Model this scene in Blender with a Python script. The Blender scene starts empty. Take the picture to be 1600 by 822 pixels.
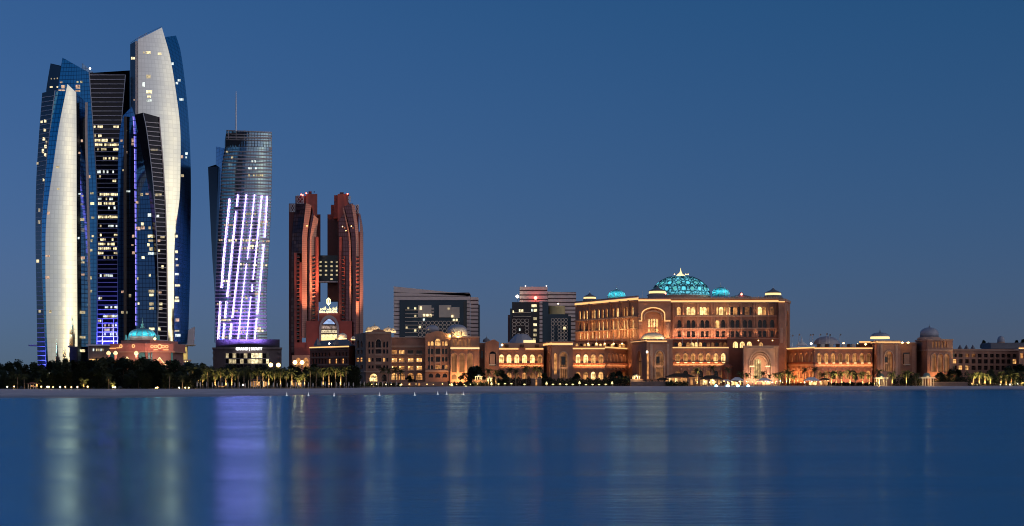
import bpy, math, random
from mathutils import Vector
R = math.radians
random.seed(7)
S = bpy.context.scene
COL = S.collection

# ------------------------------------------------------------------ camera
FOC, HZ, EYE = 2400.0, 590.0, 6.0          # focal length in photo pixels, horizon row, eye height (m)
cd = bpy.data.cameras.new('camera'); cam = bpy.data.objects.new('camera', cd); COL.objects.link(cam)
cd.sensor_width = 36.0; cd.lens = 36.0 * FOC / 1600.0; cd.shift_y = (HZ - 411.0) / 1600.0
cd.clip_start = 1.0; cd.clip_end = 60000.0
cam.location = (0, 0, EYE); cam.rotation_euler = (R(90), 0, 0)
S.camera = cam

# ------------------------------------------------------------------ sky: the last low sun glow, behind the camera on the right
SUN_AZ, SUN_EL = 125.0, 3.5
w = bpy.data.worlds.new('World'); S.world = w; w.use_nodes = True
nt = w.node_tree; bg = nt.nodes['Background']
sky = nt.nodes.new('ShaderNodeTexSky'); sky.sky_type = 'NISHITA'; sky.sun_disc = False
sky.sun_elevation = R(SUN_EL); sky.sun_rotation = R(SUN_AZ)
sky.ozone_density = 5.0; sky.dust_density = 3.0; sky.air_density = 1.0
tc = nt.nodes.new('ShaderNodeTexCoord'); sx = nt.nodes.new('ShaderNodeSeparateXYZ'); cx = nt.nodes.new('ShaderNodeCombineXYZ')
mx = nt.nodes.new('ShaderNodeMath'); mx.operation = 'MAXIMUM'; mx.inputs[1].default_value = 0.0
ma = nt.nodes.new('ShaderNodeMath'); ma.operation = 'MULTIPLY_ADD'; ma.inputs[1].default_value = 1.2; ma.inputs[2].default_value = 0.10
vn = nt.nodes.new('ShaderNodeVectorMath'); vn.operation = 'NORMALIZE'
L = nt.links.new
L(tc.outputs['Generated'], sx.inputs[0]); L(sx.outputs[0], cx.inputs[0]); L(sx.outputs[1], cx.inputs[1])
L(sx.outputs[2], mx.inputs[0]); L(mx.outputs[0], ma.inputs[0]); L(ma.outputs[0], cx.inputs[2])
L(cx.outputs[0], vn.inputs[0]); L(vn.outputs[0], sky.inputs['Vector'])
sr = nt.nodes.new('ShaderNodeSeparateColor'); cr = nt.nodes.new('ShaderNodeCombineColor'); rm = nt.nodes.new('ShaderNodeMath'); rm.operation = 'MULTIPLY_ADD'   # camera white balance: a little less red in the dark blue, more in the glow
rm.inputs[1].default_value = 3.53; rm.inputs[2].default_value = -0.178; r2 = nt.nodes.new('ShaderNodeMath'); r2.operation = 'MULTIPLY_ADD'; r2.inputs[1].default_value = 1.0; r2.inputs[2].default_value = 0.198; rn = nt.nodes.new('ShaderNodeMath'); rn.operation = 'MINIMUM'; rx_ = nt.nodes.new('ShaderNodeMath'); rx_.operation = 'MAXIMUM'; rx_.inputs[1].default_value = 0.03
L(sky.outputs[0], sr.inputs[0]); L(sr.outputs[0], rm.inputs[0]); L(sr.outputs[0], r2.inputs[0]); L(rm.outputs[0], rn.inputs[0]); L(r2.outputs[0], rn.inputs[1]); L(rn.outputs[0], rx_.inputs[0]); L(rx_.outputs[0], cr.inputs[0]); L(sr.outputs[1], cr.inputs[1]); bm_ = nt.nodes.new('ShaderNodeMath'); bm_.operation = 'MULTIPLY'; bm_.inputs[1].default_value = 0.927; L(sr.outputs[2], bm_.inputs[0]); L(bm_.outputs[0], cr.inputs[2])
L(cr.outputs[0], bg.inputs[0]); bg.inputs[1].default_value = 0.0274

# the last of the sunset glow: very weak, very soft, low from behind on the right
sl = bpy.data.lights.new('sun', 'SUN'); so = bpy.data.objects.new('sun', sl); COL.objects.link(so)
sl.energy = 0.10; sl.angle = R(140); sl.color = (1.0, 0.82, 0.66)
so.rotation_euler = Vector((-math.sin(R(SUN_AZ)), -math.cos(R(SUN_AZ)), -0.09)).to_track_quat('-Z', 'Y').to_euler()

S.view_settings.view_transform = 'Standard'; S.view_settings.look = 'None'
S.view_settings.exposure = 3.0; S.view_settings.gamma = 1.0; S.view_settings.use_curve_mapping = False
S.render.engine = 'CYCLES'
S.cycles.use_denoising = True; S.cycles.filter_width = 1.05
S.cycles.max_bounces = 6; S.cycles.diffuse_bounces = 3; S.cycles.glossy_bounces = 4
S.cycles.sample_clamp_indirect = 4.0; S.cycles.sample_clamp_direct = 0.0
S.cycles.caustics_reflective = False; S.cycles.caustics_refractive = False
K = 0.125                                   # exposure 3 stops: display value x needs radiance x*K

# ------------------------------------------------------------------ helpers
def pt(px, py, D):
    """the point of the place that stands D metres out and shows at photo pixel (px, py)"""
    return Vector(((px - 800.0) / FOC * D, D, EYE - (py - HZ) / FOC * D))

def zz(py, D): return EYE - (py - HZ) / FOC * D

def tag(o, label=None, cat=None, group=None, kind=None):
    if label: o['label'] = label
    if cat: o['category'] = cat
    if group: o['group'] = group
    if kind: o['kind'] = kind
    return o

ORG = {}
def empty(name, loc, parent=None):
    o = bpy.data.objects.new(name, None); COL.objects.link(o); o.location = loc
    o.empty_display_size = 1.0
    ORG[o.name] = Vector(loc)
    if parent: o.parent = parent
    return o

def thing(name, label, cat, loc, group=None):
    o = empty(name, loc); tag(o, label, cat, group); return o

class MB:
    def __init__(s): s.v = []; s.f = []; s.m = []; s.uv = None
    def add(s, vs, fs, mi=0):
        b = len(s.v); s.v += [tuple(v) for v in vs]
        for f in fs: s.f.append(tuple(i + b for i in f)); s.m.append(mi)
    def quad(s, a, b, c, d, mi=0): s.add([a, b, c, d], [(0, 1, 2, 3)], mi)
    def ngon(s, pts, mi=0): s.add(pts, [tuple(range(len(pts)))], mi)
    def hexa(s, p, mi=0):
        """8 corners: bottom ring 0-3, top ring 4-7"""
        s.add(p, [(3, 2, 1, 0), (4, 5, 6, 7), (0, 1, 5, 4), (1, 2, 6, 5), (2, 3, 7, 6), (3, 0, 4, 7)], mi)
    def box(s, x0, x1, y0, y1, z0, z1, mi=0):
        s.hexa([(x0, y0, z0), (x1, y0, z0), (x1, y1, z0), (x0, y1, z0), (x0, y0, z1), (x1, y0, z1), (x1, y1, z1), (x0, y1, z1)], mi)
    def prism(s, ring, z0, z1, mi=0, top=True):
        n = len(ring)
        s.add([(p[0], p[1], z0) for p in ring] + [(p[0], p[1], z1) for p in ring],
              [(i, (i + 1) % n, (i + 1) % n + n, i + n) for i in range(n)] + ([tuple(range(n, 2 * n))] if top else []), mi)
    def lathe(s, c, prof, n=24, mi=0, squash=1.0):
        b = len(s.v)
        for r, z in prof:
            for i in range(n):
                a = 2 * math.pi * i / n
                s.v.append((c[0] + r * math.cos(a), c[1] + r * squash * math.sin(a), c[2] + z))
        for k in range(len(prof) - 1):
            for i in range(n):
                j = (i + 1) % n
                s.f.append((b + k * n + i, b + k * n + j, b + (k + 1) * n + j, b + (k + 1) * n + i)); s.m.append(mi)
    def tube(s, a, b, ra, rb, n=6, mi=0):
        a = Vector(a); b = Vector(b); d = (b - a).normalized()
        u = d.orthogonal().normalized(); w_ = d.cross(u)
        vs = []
        for p, r in ((a, ra), (b, rb)):
            for i in range(n):
                t = 2 * math.pi * i / n
                vs.append(p + u * (r * math.cos(t)) + w_ * (r * math.sin(t)))
        s.add(vs, [(i, (i + 1) % n, (i + 1) % n + n, i + n) for i in range(n)] + [tuple(range(n, 2 * n))], mi)
    def mesh(s, name, mats, org=Vector((0, 0, 0)), smooth=False):
        me = bpy.data.meshes.new(name)
        me.from_pydata([(v[0] - org[0], v[1] - org[1], v[2] - org[2]) for v in s.v], [], s.f)
        if not isinstance(mats, (list, tuple)): mats = [mats]
        for m in mats: me.materials.append(m)
        if len(mats) > 1: me.polygons.foreach_set('material_index', s.m)
        if s.uv is not None:
            ul = me.uv_layers.new(name='UVMap')
            for p in me.polygons:
                for li in p.loop_indices: ul.data[li].uv = s.uv[me.loops[li].vertex_index]
        if smooth: me.polygons.foreach_set('use_smooth', [True] * len(me.polygons))
        me.update()
        return me
    def build(s, name, mats, parent=None, smooth=False):
        org = Vector((0, 0, 0)); p = parent
        while p is not None: org += ORG.get(p.name, Vector((0, 0, 0))); p = p.parent
        me = s.mesh(name, mats, org, smooth)
        o = bpy.data.objects.new(name, me); COL.objects.link(o)
        if parent: o.parent = parent
        return o

def place(name, me, parent=None, loc=(0, 0, 0), rz=0.0, sc=(1, 1, 1)):
    o = bpy.data.objects.new(name, me); COL.objects.link(o); o.location = loc; o.rotation_euler = (0, 0, rz); o.scale = sc
    if parent: o.parent = parent
    return o

# ------------------------------------------------------------------ materials
def new_mat(name):
    m = bpy.data.materials.new(name); m.use_nodes = True
    return m, m.node_tree, m.node_tree.nodes['Principled BSDF']

def mat(name, col, rough=0.7, metal=0.0, var=0.18, scale=0.35, emit=None, es=0.0, spec=0.3, bump=0.0):
    m, t, b = new_mat(name)
    b.inputs['Roughness'].default_value = rough; b.inputs['Metallic'].default_value = metal
    b.inputs['Specular IOR Level'].default_value = spec
    if var > 0:
        g = t.nodes.new('ShaderNodeNewGeometry'); n = t.nodes.new('ShaderNodeTexNoise'); n.inputs['Scale'].default_value = scale
        n.inputs['Detail'].default_value = 5.0; n.inputs['Roughness'].default_value = 0.65
        r = t.nodes.new('ShaderNodeValToRGB')
        r.color_ramp.elements[0].position = 0.3; r.color_ramp.elements[1].position = 0.7
        r.color_ramp.elements[0].color = tuple(c * (1 - var) for c in col) + (1,)
        r.color_ramp.elements[1].color = tuple(min(1, c * (1 + var)) for c in col) + (1,)
        t.links.new(g.outputs['Position'], n.inputs['Vector']); t.links.new(n.outputs['Fac'], r.inputs[0]); t.links.new(r.outputs[0], b.inputs['Base Color'])
        if bump > 0:
            bp = t.nodes.new('ShaderNodeBump'); bp.inputs['Strength'].default_value = bump; bp.inputs['Distance'].default_value = 0.2
            t.links.new(n.outputs['Fac'], bp.inputs['Height']); t.links.new(bp.outputs[0], b.inputs['Normal'])
    else: b.inputs['Base Color'].default_value = tuple(col) + (1,)
    if emit:
        b.inputs['Emission Color'].default_value = tuple(emit) + (1,); b.inputs['Emission Strength'].default_value = es * K
    return m

def lit(name, col, es, var=0.7, scale=0.45):
    """a lit interior seen through glass: uneven brightness"""
    m, t, b = new_mat(name)
    b.inputs['Base Color'].default_value = (0.05, 0.04, 0.03, 1); b.inputs['Roughness'].default_value = 0.3
    g = t.nodes.new('ShaderNodeNewGeometry'); n = t.nodes.new('ShaderNodeTexNoise'); n.inputs['Scale'].default_value = scale
    n.inputs['Detail'].default_value = 3.0
    mr = t.nodes.new('ShaderNodeMapRange'); mr.inputs['From Min'].default_value = 0.32; mr.inputs['From Max'].default_value = 0.68
    mr.inputs['To Min'].default_value = es * K * (1 - var); mr.inputs['To Max'].default_value = es * K * (1 + var)
    t.links.new(g.outputs['Position'], n.inputs['Vector']); t.links.new(n.outputs['Fac'], mr.inputs['Value'])
    b.inputs['Emission Color'].default_value = tuple(col) + (1,)
    t.links.new(mr.outputs[0], b.inputs['Emission Strength'])
    return m

def glow(name, col, es):
    m, t, b = new_mat(name)
    b.inputs['Base Color'].default_value = (0.3, 0.3, 0.3, 1)
    b.inputs['Emission Color'].default_value = tuple(col) + (1,); b.inputs['Emission Strength'].default_value = es * K
    return m

def curtain(name, tint, line, fl=3.85, sub=2, mull=1.5, wob=0.005, rough=0.06, lw=0.14, metal=1.0):
    """mirror-coated curtain wall: floors and mullions as fine joints, every pane tilted a hair differently"""
    m, t, b = new_mat(name); N = t.nodes.new; K_ = t.links.new
    g = N('ShaderNodeNewGeometry'); sp = N('ShaderNodeSeparateXYZ'); K_(g.outputs['Position'], sp.inputs[0])
    uv = N('ShaderNodeUVMap'); uv.uv_map = 'UVMap'; su = N('ShaderNodeSeparateXYZ'); K_(uv.outputs[0], su.inputs[0])
    def mth(op, a, bb=None, c=None):
        n = N('ShaderNodeMath'); n.operation = op
        for i, q in enumerate((a, bb, c)):
            if q is None: continue
            if isinstance(q, (int, float)): n.inputs[i].default_value = q
            else: K_(q, n.inputs[i])
        return n.outputs[0]
    zc = mth('DIVIDE', sp.outputs[2], fl / sub); uc = mth('DIVIDE', su.outputs[0], mull)
    fz = mth('FRACT', zc); fu = mth('FRACT', uc)
    ln = mth('MAXIMUM', mth('LESS_THAN', fz, lw), mth('LESS_THAN', fu, lw * 0.9))
    cb = N('ShaderNodeCombineXYZ'); K_(mth('FLOOR', uc), cb.inputs[0]); K_(mth('FLOOR', zc), cb.inputs[1])
    wn = N('ShaderNodeTexWhiteNoise'); wn.noise_dimensions = '2D'; K_(cb.outputs[0], wn.inputs['Vector'])
    ns = N('ShaderNodeTexNoise'); ns.inputs['Scale'].default_value = 0.03; ns.inputs['Detail'].default_value = 3; K_(g.outputs['Position'], ns.inputs['Vector'])
    v1 = N('ShaderNodeVectorMath'); v1.operation = 'SUBTRACT'; K_(wn.outputs['Color'], v1.inputs[0]); v1.inputs[1].default_value = (.5, .5, .5)
    v2 = N('ShaderNodeVectorMath'); v2.operation = 'SCALE'; K_(v1.outputs[0], v2.inputs[0]); v2.inputs['Scale'].default_value = wob
    v3 = N('ShaderNodeVectorMath'); v3.operation = 'SUBTRACT'; K_(ns.outputs['Color'], v3.inputs[0]); v3.inputs[1].default_value = (.5, .5, .5)
    v4 = N('ShaderNodeVectorMath'); v4.operation = 'SCALE'; K_(v3.outputs[0], v4.inputs[0]); v4.inputs['Scale'].default_value = wob * 5
    v5 = N('ShaderNodeVectorMath'); v5.operation = 'ADD'; K_(g.outputs['Normal'], v5.inputs[0]); K_(v2.outputs[0], v5.inputs[1])
    v6 = N('ShaderNodeVectorMath'); v6.operation = 'ADD'; K_(v5.outputs[0], v6.inputs[0]); K_(v4.outputs[0], v6.inputs[1])
    v7 = N('ShaderNodeVectorMath'); v7.operation = 'NORMALIZE'; K_(v6.outputs[0], v7.inputs[0]); K_(v7.outputs[0], b.inputs['Normal'])
    br = N('ShaderNodeMapRange'); br.inputs['To Min'].default_value = 0.93; br.inputs['To Max'].default_value = 1.0; K_(wn.outputs['Value'], br.inputs['Value'])
    tv = N('ShaderNodeVectorMath'); tv.operation = 'SCALE'; tv.inputs[0].default_value = tint; K_(br.outputs[0], tv.inputs['Scale'])
    mxn = N('ShaderNodeMix'); mxn.data_type = 'RGBA'; K_(ln, mxn.inputs[0]); K_(tv.outputs[0], mxn.inputs[6]); mxn.inputs[7].default_value = tuple(line) + (1,)
    K_(mxn.outputs[2], b.inputs['Base Color'])
    b.inputs['Metallic'].default_value = metal; b.inputs['Roughness'].default_value = rough
    return m

M = {}
M['sail'] = curtain('mirror_glass_pale', (0.80, 0.80, 0.68), (0.68, 0.68, 0.58), sub=1, mull=3.0, wob=0.010, lw=0.17)
M['blueglass'] = curtain('mirror_glass_blue', (0.32, 0.74, 0.95), (0.14, 0.26, 0.36), sub=1, mull=3.0, lw=0.15)
M['navyglass'] = curtain('mirror_glass_navy', (0.20, 0.36, 0.52), (0.08, 0.12, 0.18), sub=1, mull=3.0, lw=0.15)
M['deepglass'] = curtain('mirror_glass_deep', (0.20, 0.48, 0.70), (0.08, 0.15, 0.22), lw=0.12, sub=1, mull=3.0, rough=0.22)
M['darkglass'] = mat('dark_glass', (0.014, 0.015, 0.024), 0.15, 0, 0.3, 0.08, spec=0.35)
M['bandmetal'] = mat('band_metal', (0.72, 0.69, 0.74), 0.5, 0.0, 0.05)
M['silver'] = mat('silver_edge', (0.62, 0.64, 0.68), 0.35, 0.6, 0.05)
M['beigefin'] = mat('beige_fin', (0.70, 0.60, 0.56), 0.55, 0, 0.08)
M['rear'] = mat('rear_cladding', (0.03, 0.035, 0.05), 0.5, 0, 0.15)
M['stone'] = mat('pink_sandstone', (0.40, 0.215, 0.15), 0.85, 0, 0.28, 0.13, bump=0.1)
M['stonepale'] = mat('pale_sandstone', (0.48, 0.30, 0.225), 0.85, 0, 0.12, 0.25)
M['stonered'] = mat('red_sandstone', (0.28, 0.10, 0.065), 0.85, 0, 0.18, 0.25)
M['trim'] = mat('trim_stone', (0.52, 0.34, 0.25), 0.8, 0, 0.1, 0.4)
M['rooftile'] = mat('roof_lead', (0.16, 0.17, 0.20), 0.6, 0, 0.15)
M['domelead'] = mat('dome_lead', (0.34, 0.36, 0.42), 0.45, 0.2, 0.12, 0.6)
M['domepale'] = mat('dome_pale', (0.70, 0.64, 0.52), 0.6, 0, 0.1, 0.6)
M['domewhite'] = mat('dome_white', (0.62, 0.66, 0.66), 0.4, 0, 0.1, 0.6)
M['winframe'] = mat('window_frame', (0.10, 0.06, 0.045), 0.6, 0, 0.1)
M['windark'] = mat('window_dark', (0.012, 0.012, 0.016), 0.12, 0, 0.3, 0.5, spec=0.5)
M['w0'] = lit('window_niche_ember', (1.0, 0.38, 0.12), 0.22)
M['w1'] = lit('window_warm', (1.0, 0.42, 0.12), 0.62)
M['w2'] = lit('window_amber', (1.0, 0.50, 0.16), 1.15)
M['w3'] = lit('window_bright', (1.0, 0.62, 0.23), 1.75)
M['o1'] = lit('office_dim', (1.0, 0.80, 0.45), 0.5)
M['o2'] = lit('office_lit', (1.0, 0.82, 0.46), 1.3)
M['o3'] = lit('office_white', (0.85, 0.95, 0.90), 1.0)
M['o4'] = lit('office_blue', (0.35, 0.55, 1.0), 1.2)
M['orose'] = lit('flat_rose', (1.0, 0.62, 0.42), 0.6)
M['cove'] = glow('cove_strip', (1.0, 0.50, 0.15), 1.35)
M['covewhite'] = glow('cove_strip_white', (1.0, 0.68, 0.28), 1.4)
M['led'] = glow('led_violet_white', (0.54, 0.37, 1.0), 12.0)
M['ledblue'] = glow('led_blue_white', (0.30, 0.40, 1.0), 5.0)
M['leddim'] = glow('led_violet', (0.36, 0.26, 1.0), 1.3)
M['signwhite'] = glow('sign_white', (1.0, 0.98, 0.95), 4.0)
M['signgold'] = glow('sign_gold', (1.0, 0.82, 0.36), 3.0)
M['redlamp'] = glow('red_beacon', (1.0, 0.10, 0.06), 14.0)
M['whitelamp'] = glow('white_lamp', (1.0, 0.88, 0.66), 10.0)
M['warmlamp'] = glow('warm_lamp', (1.0, 0.58, 0.18), 8.0)
M['cyanlamp'] = glow('cyan_lamp', (0.25, 0.75, 1.0), 30.0)
M['gardenlamp'] = glow('garden_glow', (1.0, 0.80, 0.28), 2.0)

# ------------------------------------------------------------------ curves read along rows
def curve(poly):
    """smooth px(py) through the given points (Hermite, finite-difference slopes)"""
    P = sorted([(p[1], p[0]) for p in poly])
    ys = [p[0] for p in P]; xs = [p[1] for p in P]; n = len(P); sl_ = []
    for i in range(n):
        a, b = max(0, i - 1), min(n - 1, i + 1)
        sl_.append((xs[b] - xs[a]) / (ys[b] - ys[a]) if ys[b] > ys[a] else 0.0)
    def f(y):
        if n == 1: return xs[0]
        y = min(max(y, ys[0]), ys[-1]); k = 0
        while k < n - 2 and y > ys[k + 1]: k += 1
        h = ys[k + 1] - ys[k]; t = (y - ys[k]) / h
        return ((2*t**3 - 3*t**2 + 1) * xs[k] + (t**3 - 2*t**2 + t) * h * sl_[k] + (-2*t**3 + 3*t**2) * xs[k+1] + (t**3 - t**2) * h * sl_[k+1])
    f.top = ys[0]; f.bot = ys[-1]
    return f

class Facet:
    """a curved sheet between two edge curves; dl/dr are the distances of its edges (numbers, or functions of the row), bulge makes it
    convex; with turn=(x0, a0, x1, a1) it is an upright curved wall facing a0 degrees to the right at column x0 and a1 at column x1"""
    def __init__(s, Lp, Rp, dl, dr, bulge=0.0, turn=None):
        s.l = Lp if callable(Lp) else curve(Lp); s.r = Rp if callable(Rp) else curve(Rp); s.dl = dl; s.dr = dr; s.b = bulge; s.turn = turn
    def col(s, px):
        x0, a0, x1, a1 = s.turn; wm = (x1 - x0) / FOC * s.dl; k0, k1 = math.tan(R(a0)), math.tan(R(a1)); t = (px - x0) / (x1 - x0)
        return s.dl + wm * (k0 * t + .5 * (k1 - k0) * t * t)
    def depth(s, t, py):
        if s.turn: return s.col(s.l(py) + (s.r(py) - s.l(py)) * t)
        dl = s.dl(py) if callable(s.dl) else s.dl
        dr = s.dr(py) if callable(s.dr) else s.dr
        return dl + (dr - dl) * t - s.b * t * (1 - t)
    def right(s, py): return s.depth(1.0, py)
    def at(s, px, py, out=0.0):
        a, b = s.l(py), s.r(py); t = (px - a) / (b - a) if abs(b - a) > 1e-6 else 0.5
        return pt(px, py, s.depth(t, py) - out)
    def row(s, py, t, out=0.0):
        return pt(s.l(py) + (s.r(py) - s.l(py)) * t, py, s.depth(t, py) - out)
    def build(s, name, m, parent, nu=8, nv=40):
        b = MB(); uv = []
        wm = abs(s.r(s.r.bot) - s.l(s.l.bot)) / FOC * 1300.0
        wm = max(wm, 8.0)
        for i in range(nv + 1):
            q = i / nv
            yl = s.l.top + (s.l.bot - s.l.top) * q; yr = s.r.top + (s.r.bot - s.r.top) * q
            xl, xr = s.l(yl), s.r(yr)
            for j in range(nu + 1):
                t = j / nu
                yy = yl + (yr - yl) * t; xx = xl + (xr - xl) * t; b.v.append(tuple(pt(xx, yy, s.col(xx) if s.turn else s.depth(t, yy)))); uv.append((t * wm, 0))
        for i in range(nv):
            for j in range(nu):
                a = i * (nu + 1) + j
                b.f.append((a, a + nu + 1, a + nu + 2, a + 1)); b.m.append(0)
        b.uv = uv
        return b.build(name, m, parent, smooth=(s.b != 0 or True))

def slab_on(f, name, m, parent, py, h, t0=0.0, t1=1.0, out=0.9, n=1, slope=0.0):
    """a floor band: a thin bar across a facet at row py"""
    b = MB()
    for k in range(n):
        ta = t0 + (t1 - t0) * k / n; tb = t0 + (t1 - t0) * (k + 1) / n
        P = []
        for (yy, o_) in ((py + h, 0.0), (py, 0.0)):
            pass
        ya, yb = py + slope * ta, py + slope * tb
        P = [f.row(ya + h, ta, out), f.row(yb + h, tb, out), f.row(yb + h, tb, -0.3), f.row(ya + h, ta, -0.3),
             f.row(ya, ta, out), f.row(yb, tb, out), f.row(yb, tb, -0.3), f.row(ya, ta, -0.3)]
        b.hexa(P)
    return b.build(name, m, parent)

rw0 = random.Random(77)
def pane_on(f, name, m, parent, x0, x1, y0, y1, out=0.35):
    if name == 'lit_window':
        k = rw0.uniform(.78, 1.12); j = rw0.uniform(.75, 1.08); xm, ym = (x0 + x1) / 2, (y0 + y1) / 2; x0, x1, y0, y1 = xm + (x0 - xm) * k, xm + (x1 - xm) * k, ym + (y0 - ym) * j, ym + (y1 - ym) * j
    b = MB()
    P = [f.at(x0, y1, out), f.at(x1, y1, out), f.at(x1, y1, -0.2), f.at(x0, y1, -0.2), f.at(x0, y0, out), f.at(x1, y0, out), f.at(x1, y0, -0.2), f.at(x0, y0, -0.2)]
    b.hexa(P); return b.build(name, m, parent)

def rod(name, m, parent, pts, w_px, out=0.6, depth=1.0):
    """a bar that follows points (px, py, D)"""
    b = MB()
    for (a, c) in zip(pts[:-1], pts[1:]):
        P = []
        for (px, py, D) in (a, c):
            P.append([pt(px - w_px / 2, py, D - out), pt(px + w_px / 2, py, D - out), pt(px + w_px / 2, py, D + depth), pt(px - w_px / 2, py, D + depth)])
        b.hexa(P[1] + P[0])
    return b.build(name, m, parent)

def back_of(parent, lf, rf, DL, DR, DB, top, name='rear_wall'):
    """side and rear walls and roof that close a tower behind its facets"""
    b = MB(); n = 24; rows = []
    for i in range(n + 1):
        q = i / n
        yl = lf.top + (lf.bot - lf.top) * q; yr = rf.top + (rf.bot - rf.top) * q
        a, c = pt(lf(yl), yl, DL + .4), pt(rf(yr), yr, (DR(yr) if callable(DR) else DR) + .4)
        a2 = Vector((a.x * DB / a.y + 1.5, DB, a.z)); c2 = Vector((c.x * DB / c.y - 1.5, DB, c.z)); rows.append((a, c, c2, a2))
    for p, q in zip(rows[:-1], rows[1:]):
        b.quad(p[0], p[3], q[3], q[0]); b.quad(p[1], q[1], q[2], p[2]); b.quad(p[3], p[2], q[2], q[3])
    b.quad(*rows[0])
    return b.build(name, M['rear'], parent)

def lamp(name, kind, loc, target, energy, col, size=1.0, spot=60, size_y=None, blend=0.6):
    l = bpy.data.lights.new(name, kind); o = bpy.data.objects.new(name, l); COL.objects.link(o)
    l.energy = energy * K; l.color = col; o.location = loc
    if kind == 'SPOT': l.spot_size = R(spot); l.spot_blend = blend; l.shadow_soft_size = size
    elif kind == 'AREA':
        l.shape = 'RECTANGLE'; l.size = size; l.size_y = size_y or size
    else: l.shadow_soft_size = size
    if target is not None: o.rotation_euler = (Vector(target) - Vector(loc)).to_track_quat('-Z', 'Y').to_euler()
    return o
# ================================================================== THE SETTING
def water_mat():
    m, t, b = new_mat('sea_water'); N = t.nodes.new; l = t.links.new
    t.nodes.remove(b); out = t.nodes['Material Output']
    b = N('ShaderNodeBsdfGlossy'); b.inputs['Color'].default_value = (0.38, 0.60, 0.74, 1)
    df = N('ShaderNodeBsdfDiffuse'); df.inputs['Color'].default_value = (0.0, 0.10, 0.24, 1)
    mxs = N('ShaderNodeMixShader'); mxs.inputs[0].default_value = 0.76; l(df.outputs[0], mxs.inputs[1]); l(b.outputs[0], mxs.inputs[2]); l(mxs.outputs[0], out.inputs['Surface'])
    g = N('ShaderNodeNewGeometry')
    def noise(sx_, sy_, det, rot=0.0):
        mp = N('ShaderNodeMapping'); mp.inputs['Scale'].default_value = (sx_, sy_, 1); mp.inputs['Rotation'].default_value = (0, 0, rot)
        n = N('ShaderNodeTexNoise'); n.inputs['Scale'].default_value = 1.0; n.inputs['Detail'].default_value = det
        l(g.outputs['Position'], mp.inputs['Vector']); l(mp.outputs[0], n.inputs['Vector']); return n.outputs['Fac']
    big = noise(0.006, 0.05, 4, 0.04)
    mr = N('ShaderNodeMapRange'); mr.inputs['From Min'].default_value = 0.35; mr.inputs['From Max'].default_value = 0.68
    mr.inputs['To Min'].default_value = 0.24; mr.inputs['To Max'].default_value = 0.17
    l(big, mr.inputs['Value']); l(mr.outputs[0], b.inputs['Roughness'])
    b1 = N('ShaderNodeBump'); b1.inputs['Strength'].default_value = 0.25; b1.inputs['Distance'].default_value = 0.1
    l(noise(0.5, 2.2, 3, 0.03), b1.inputs['Height'])
    b2 = N('ShaderNodeBump'); b2.inputs['Strength'].default_value = 0.5; b2.inputs['Distance'].default_value = 0.6
    l(noise(0.0035, 0.05, 5, 0.03), b2.inputs['Height']); l(b1.outputs[0], b2.inputs['Normal'])
    l(b2.outputs[0], b.inputs['Normal'])
    return m
b = MB(); b.quad((-30000, -3000, 0), (30000, -3000, 0), (30000, 40000, 0), (-30000, 40000, 0))
tag(b.build('sea', water_mat()), 'smooth dark blue sea with long coloured reflections', None, None, 'structure')

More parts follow.
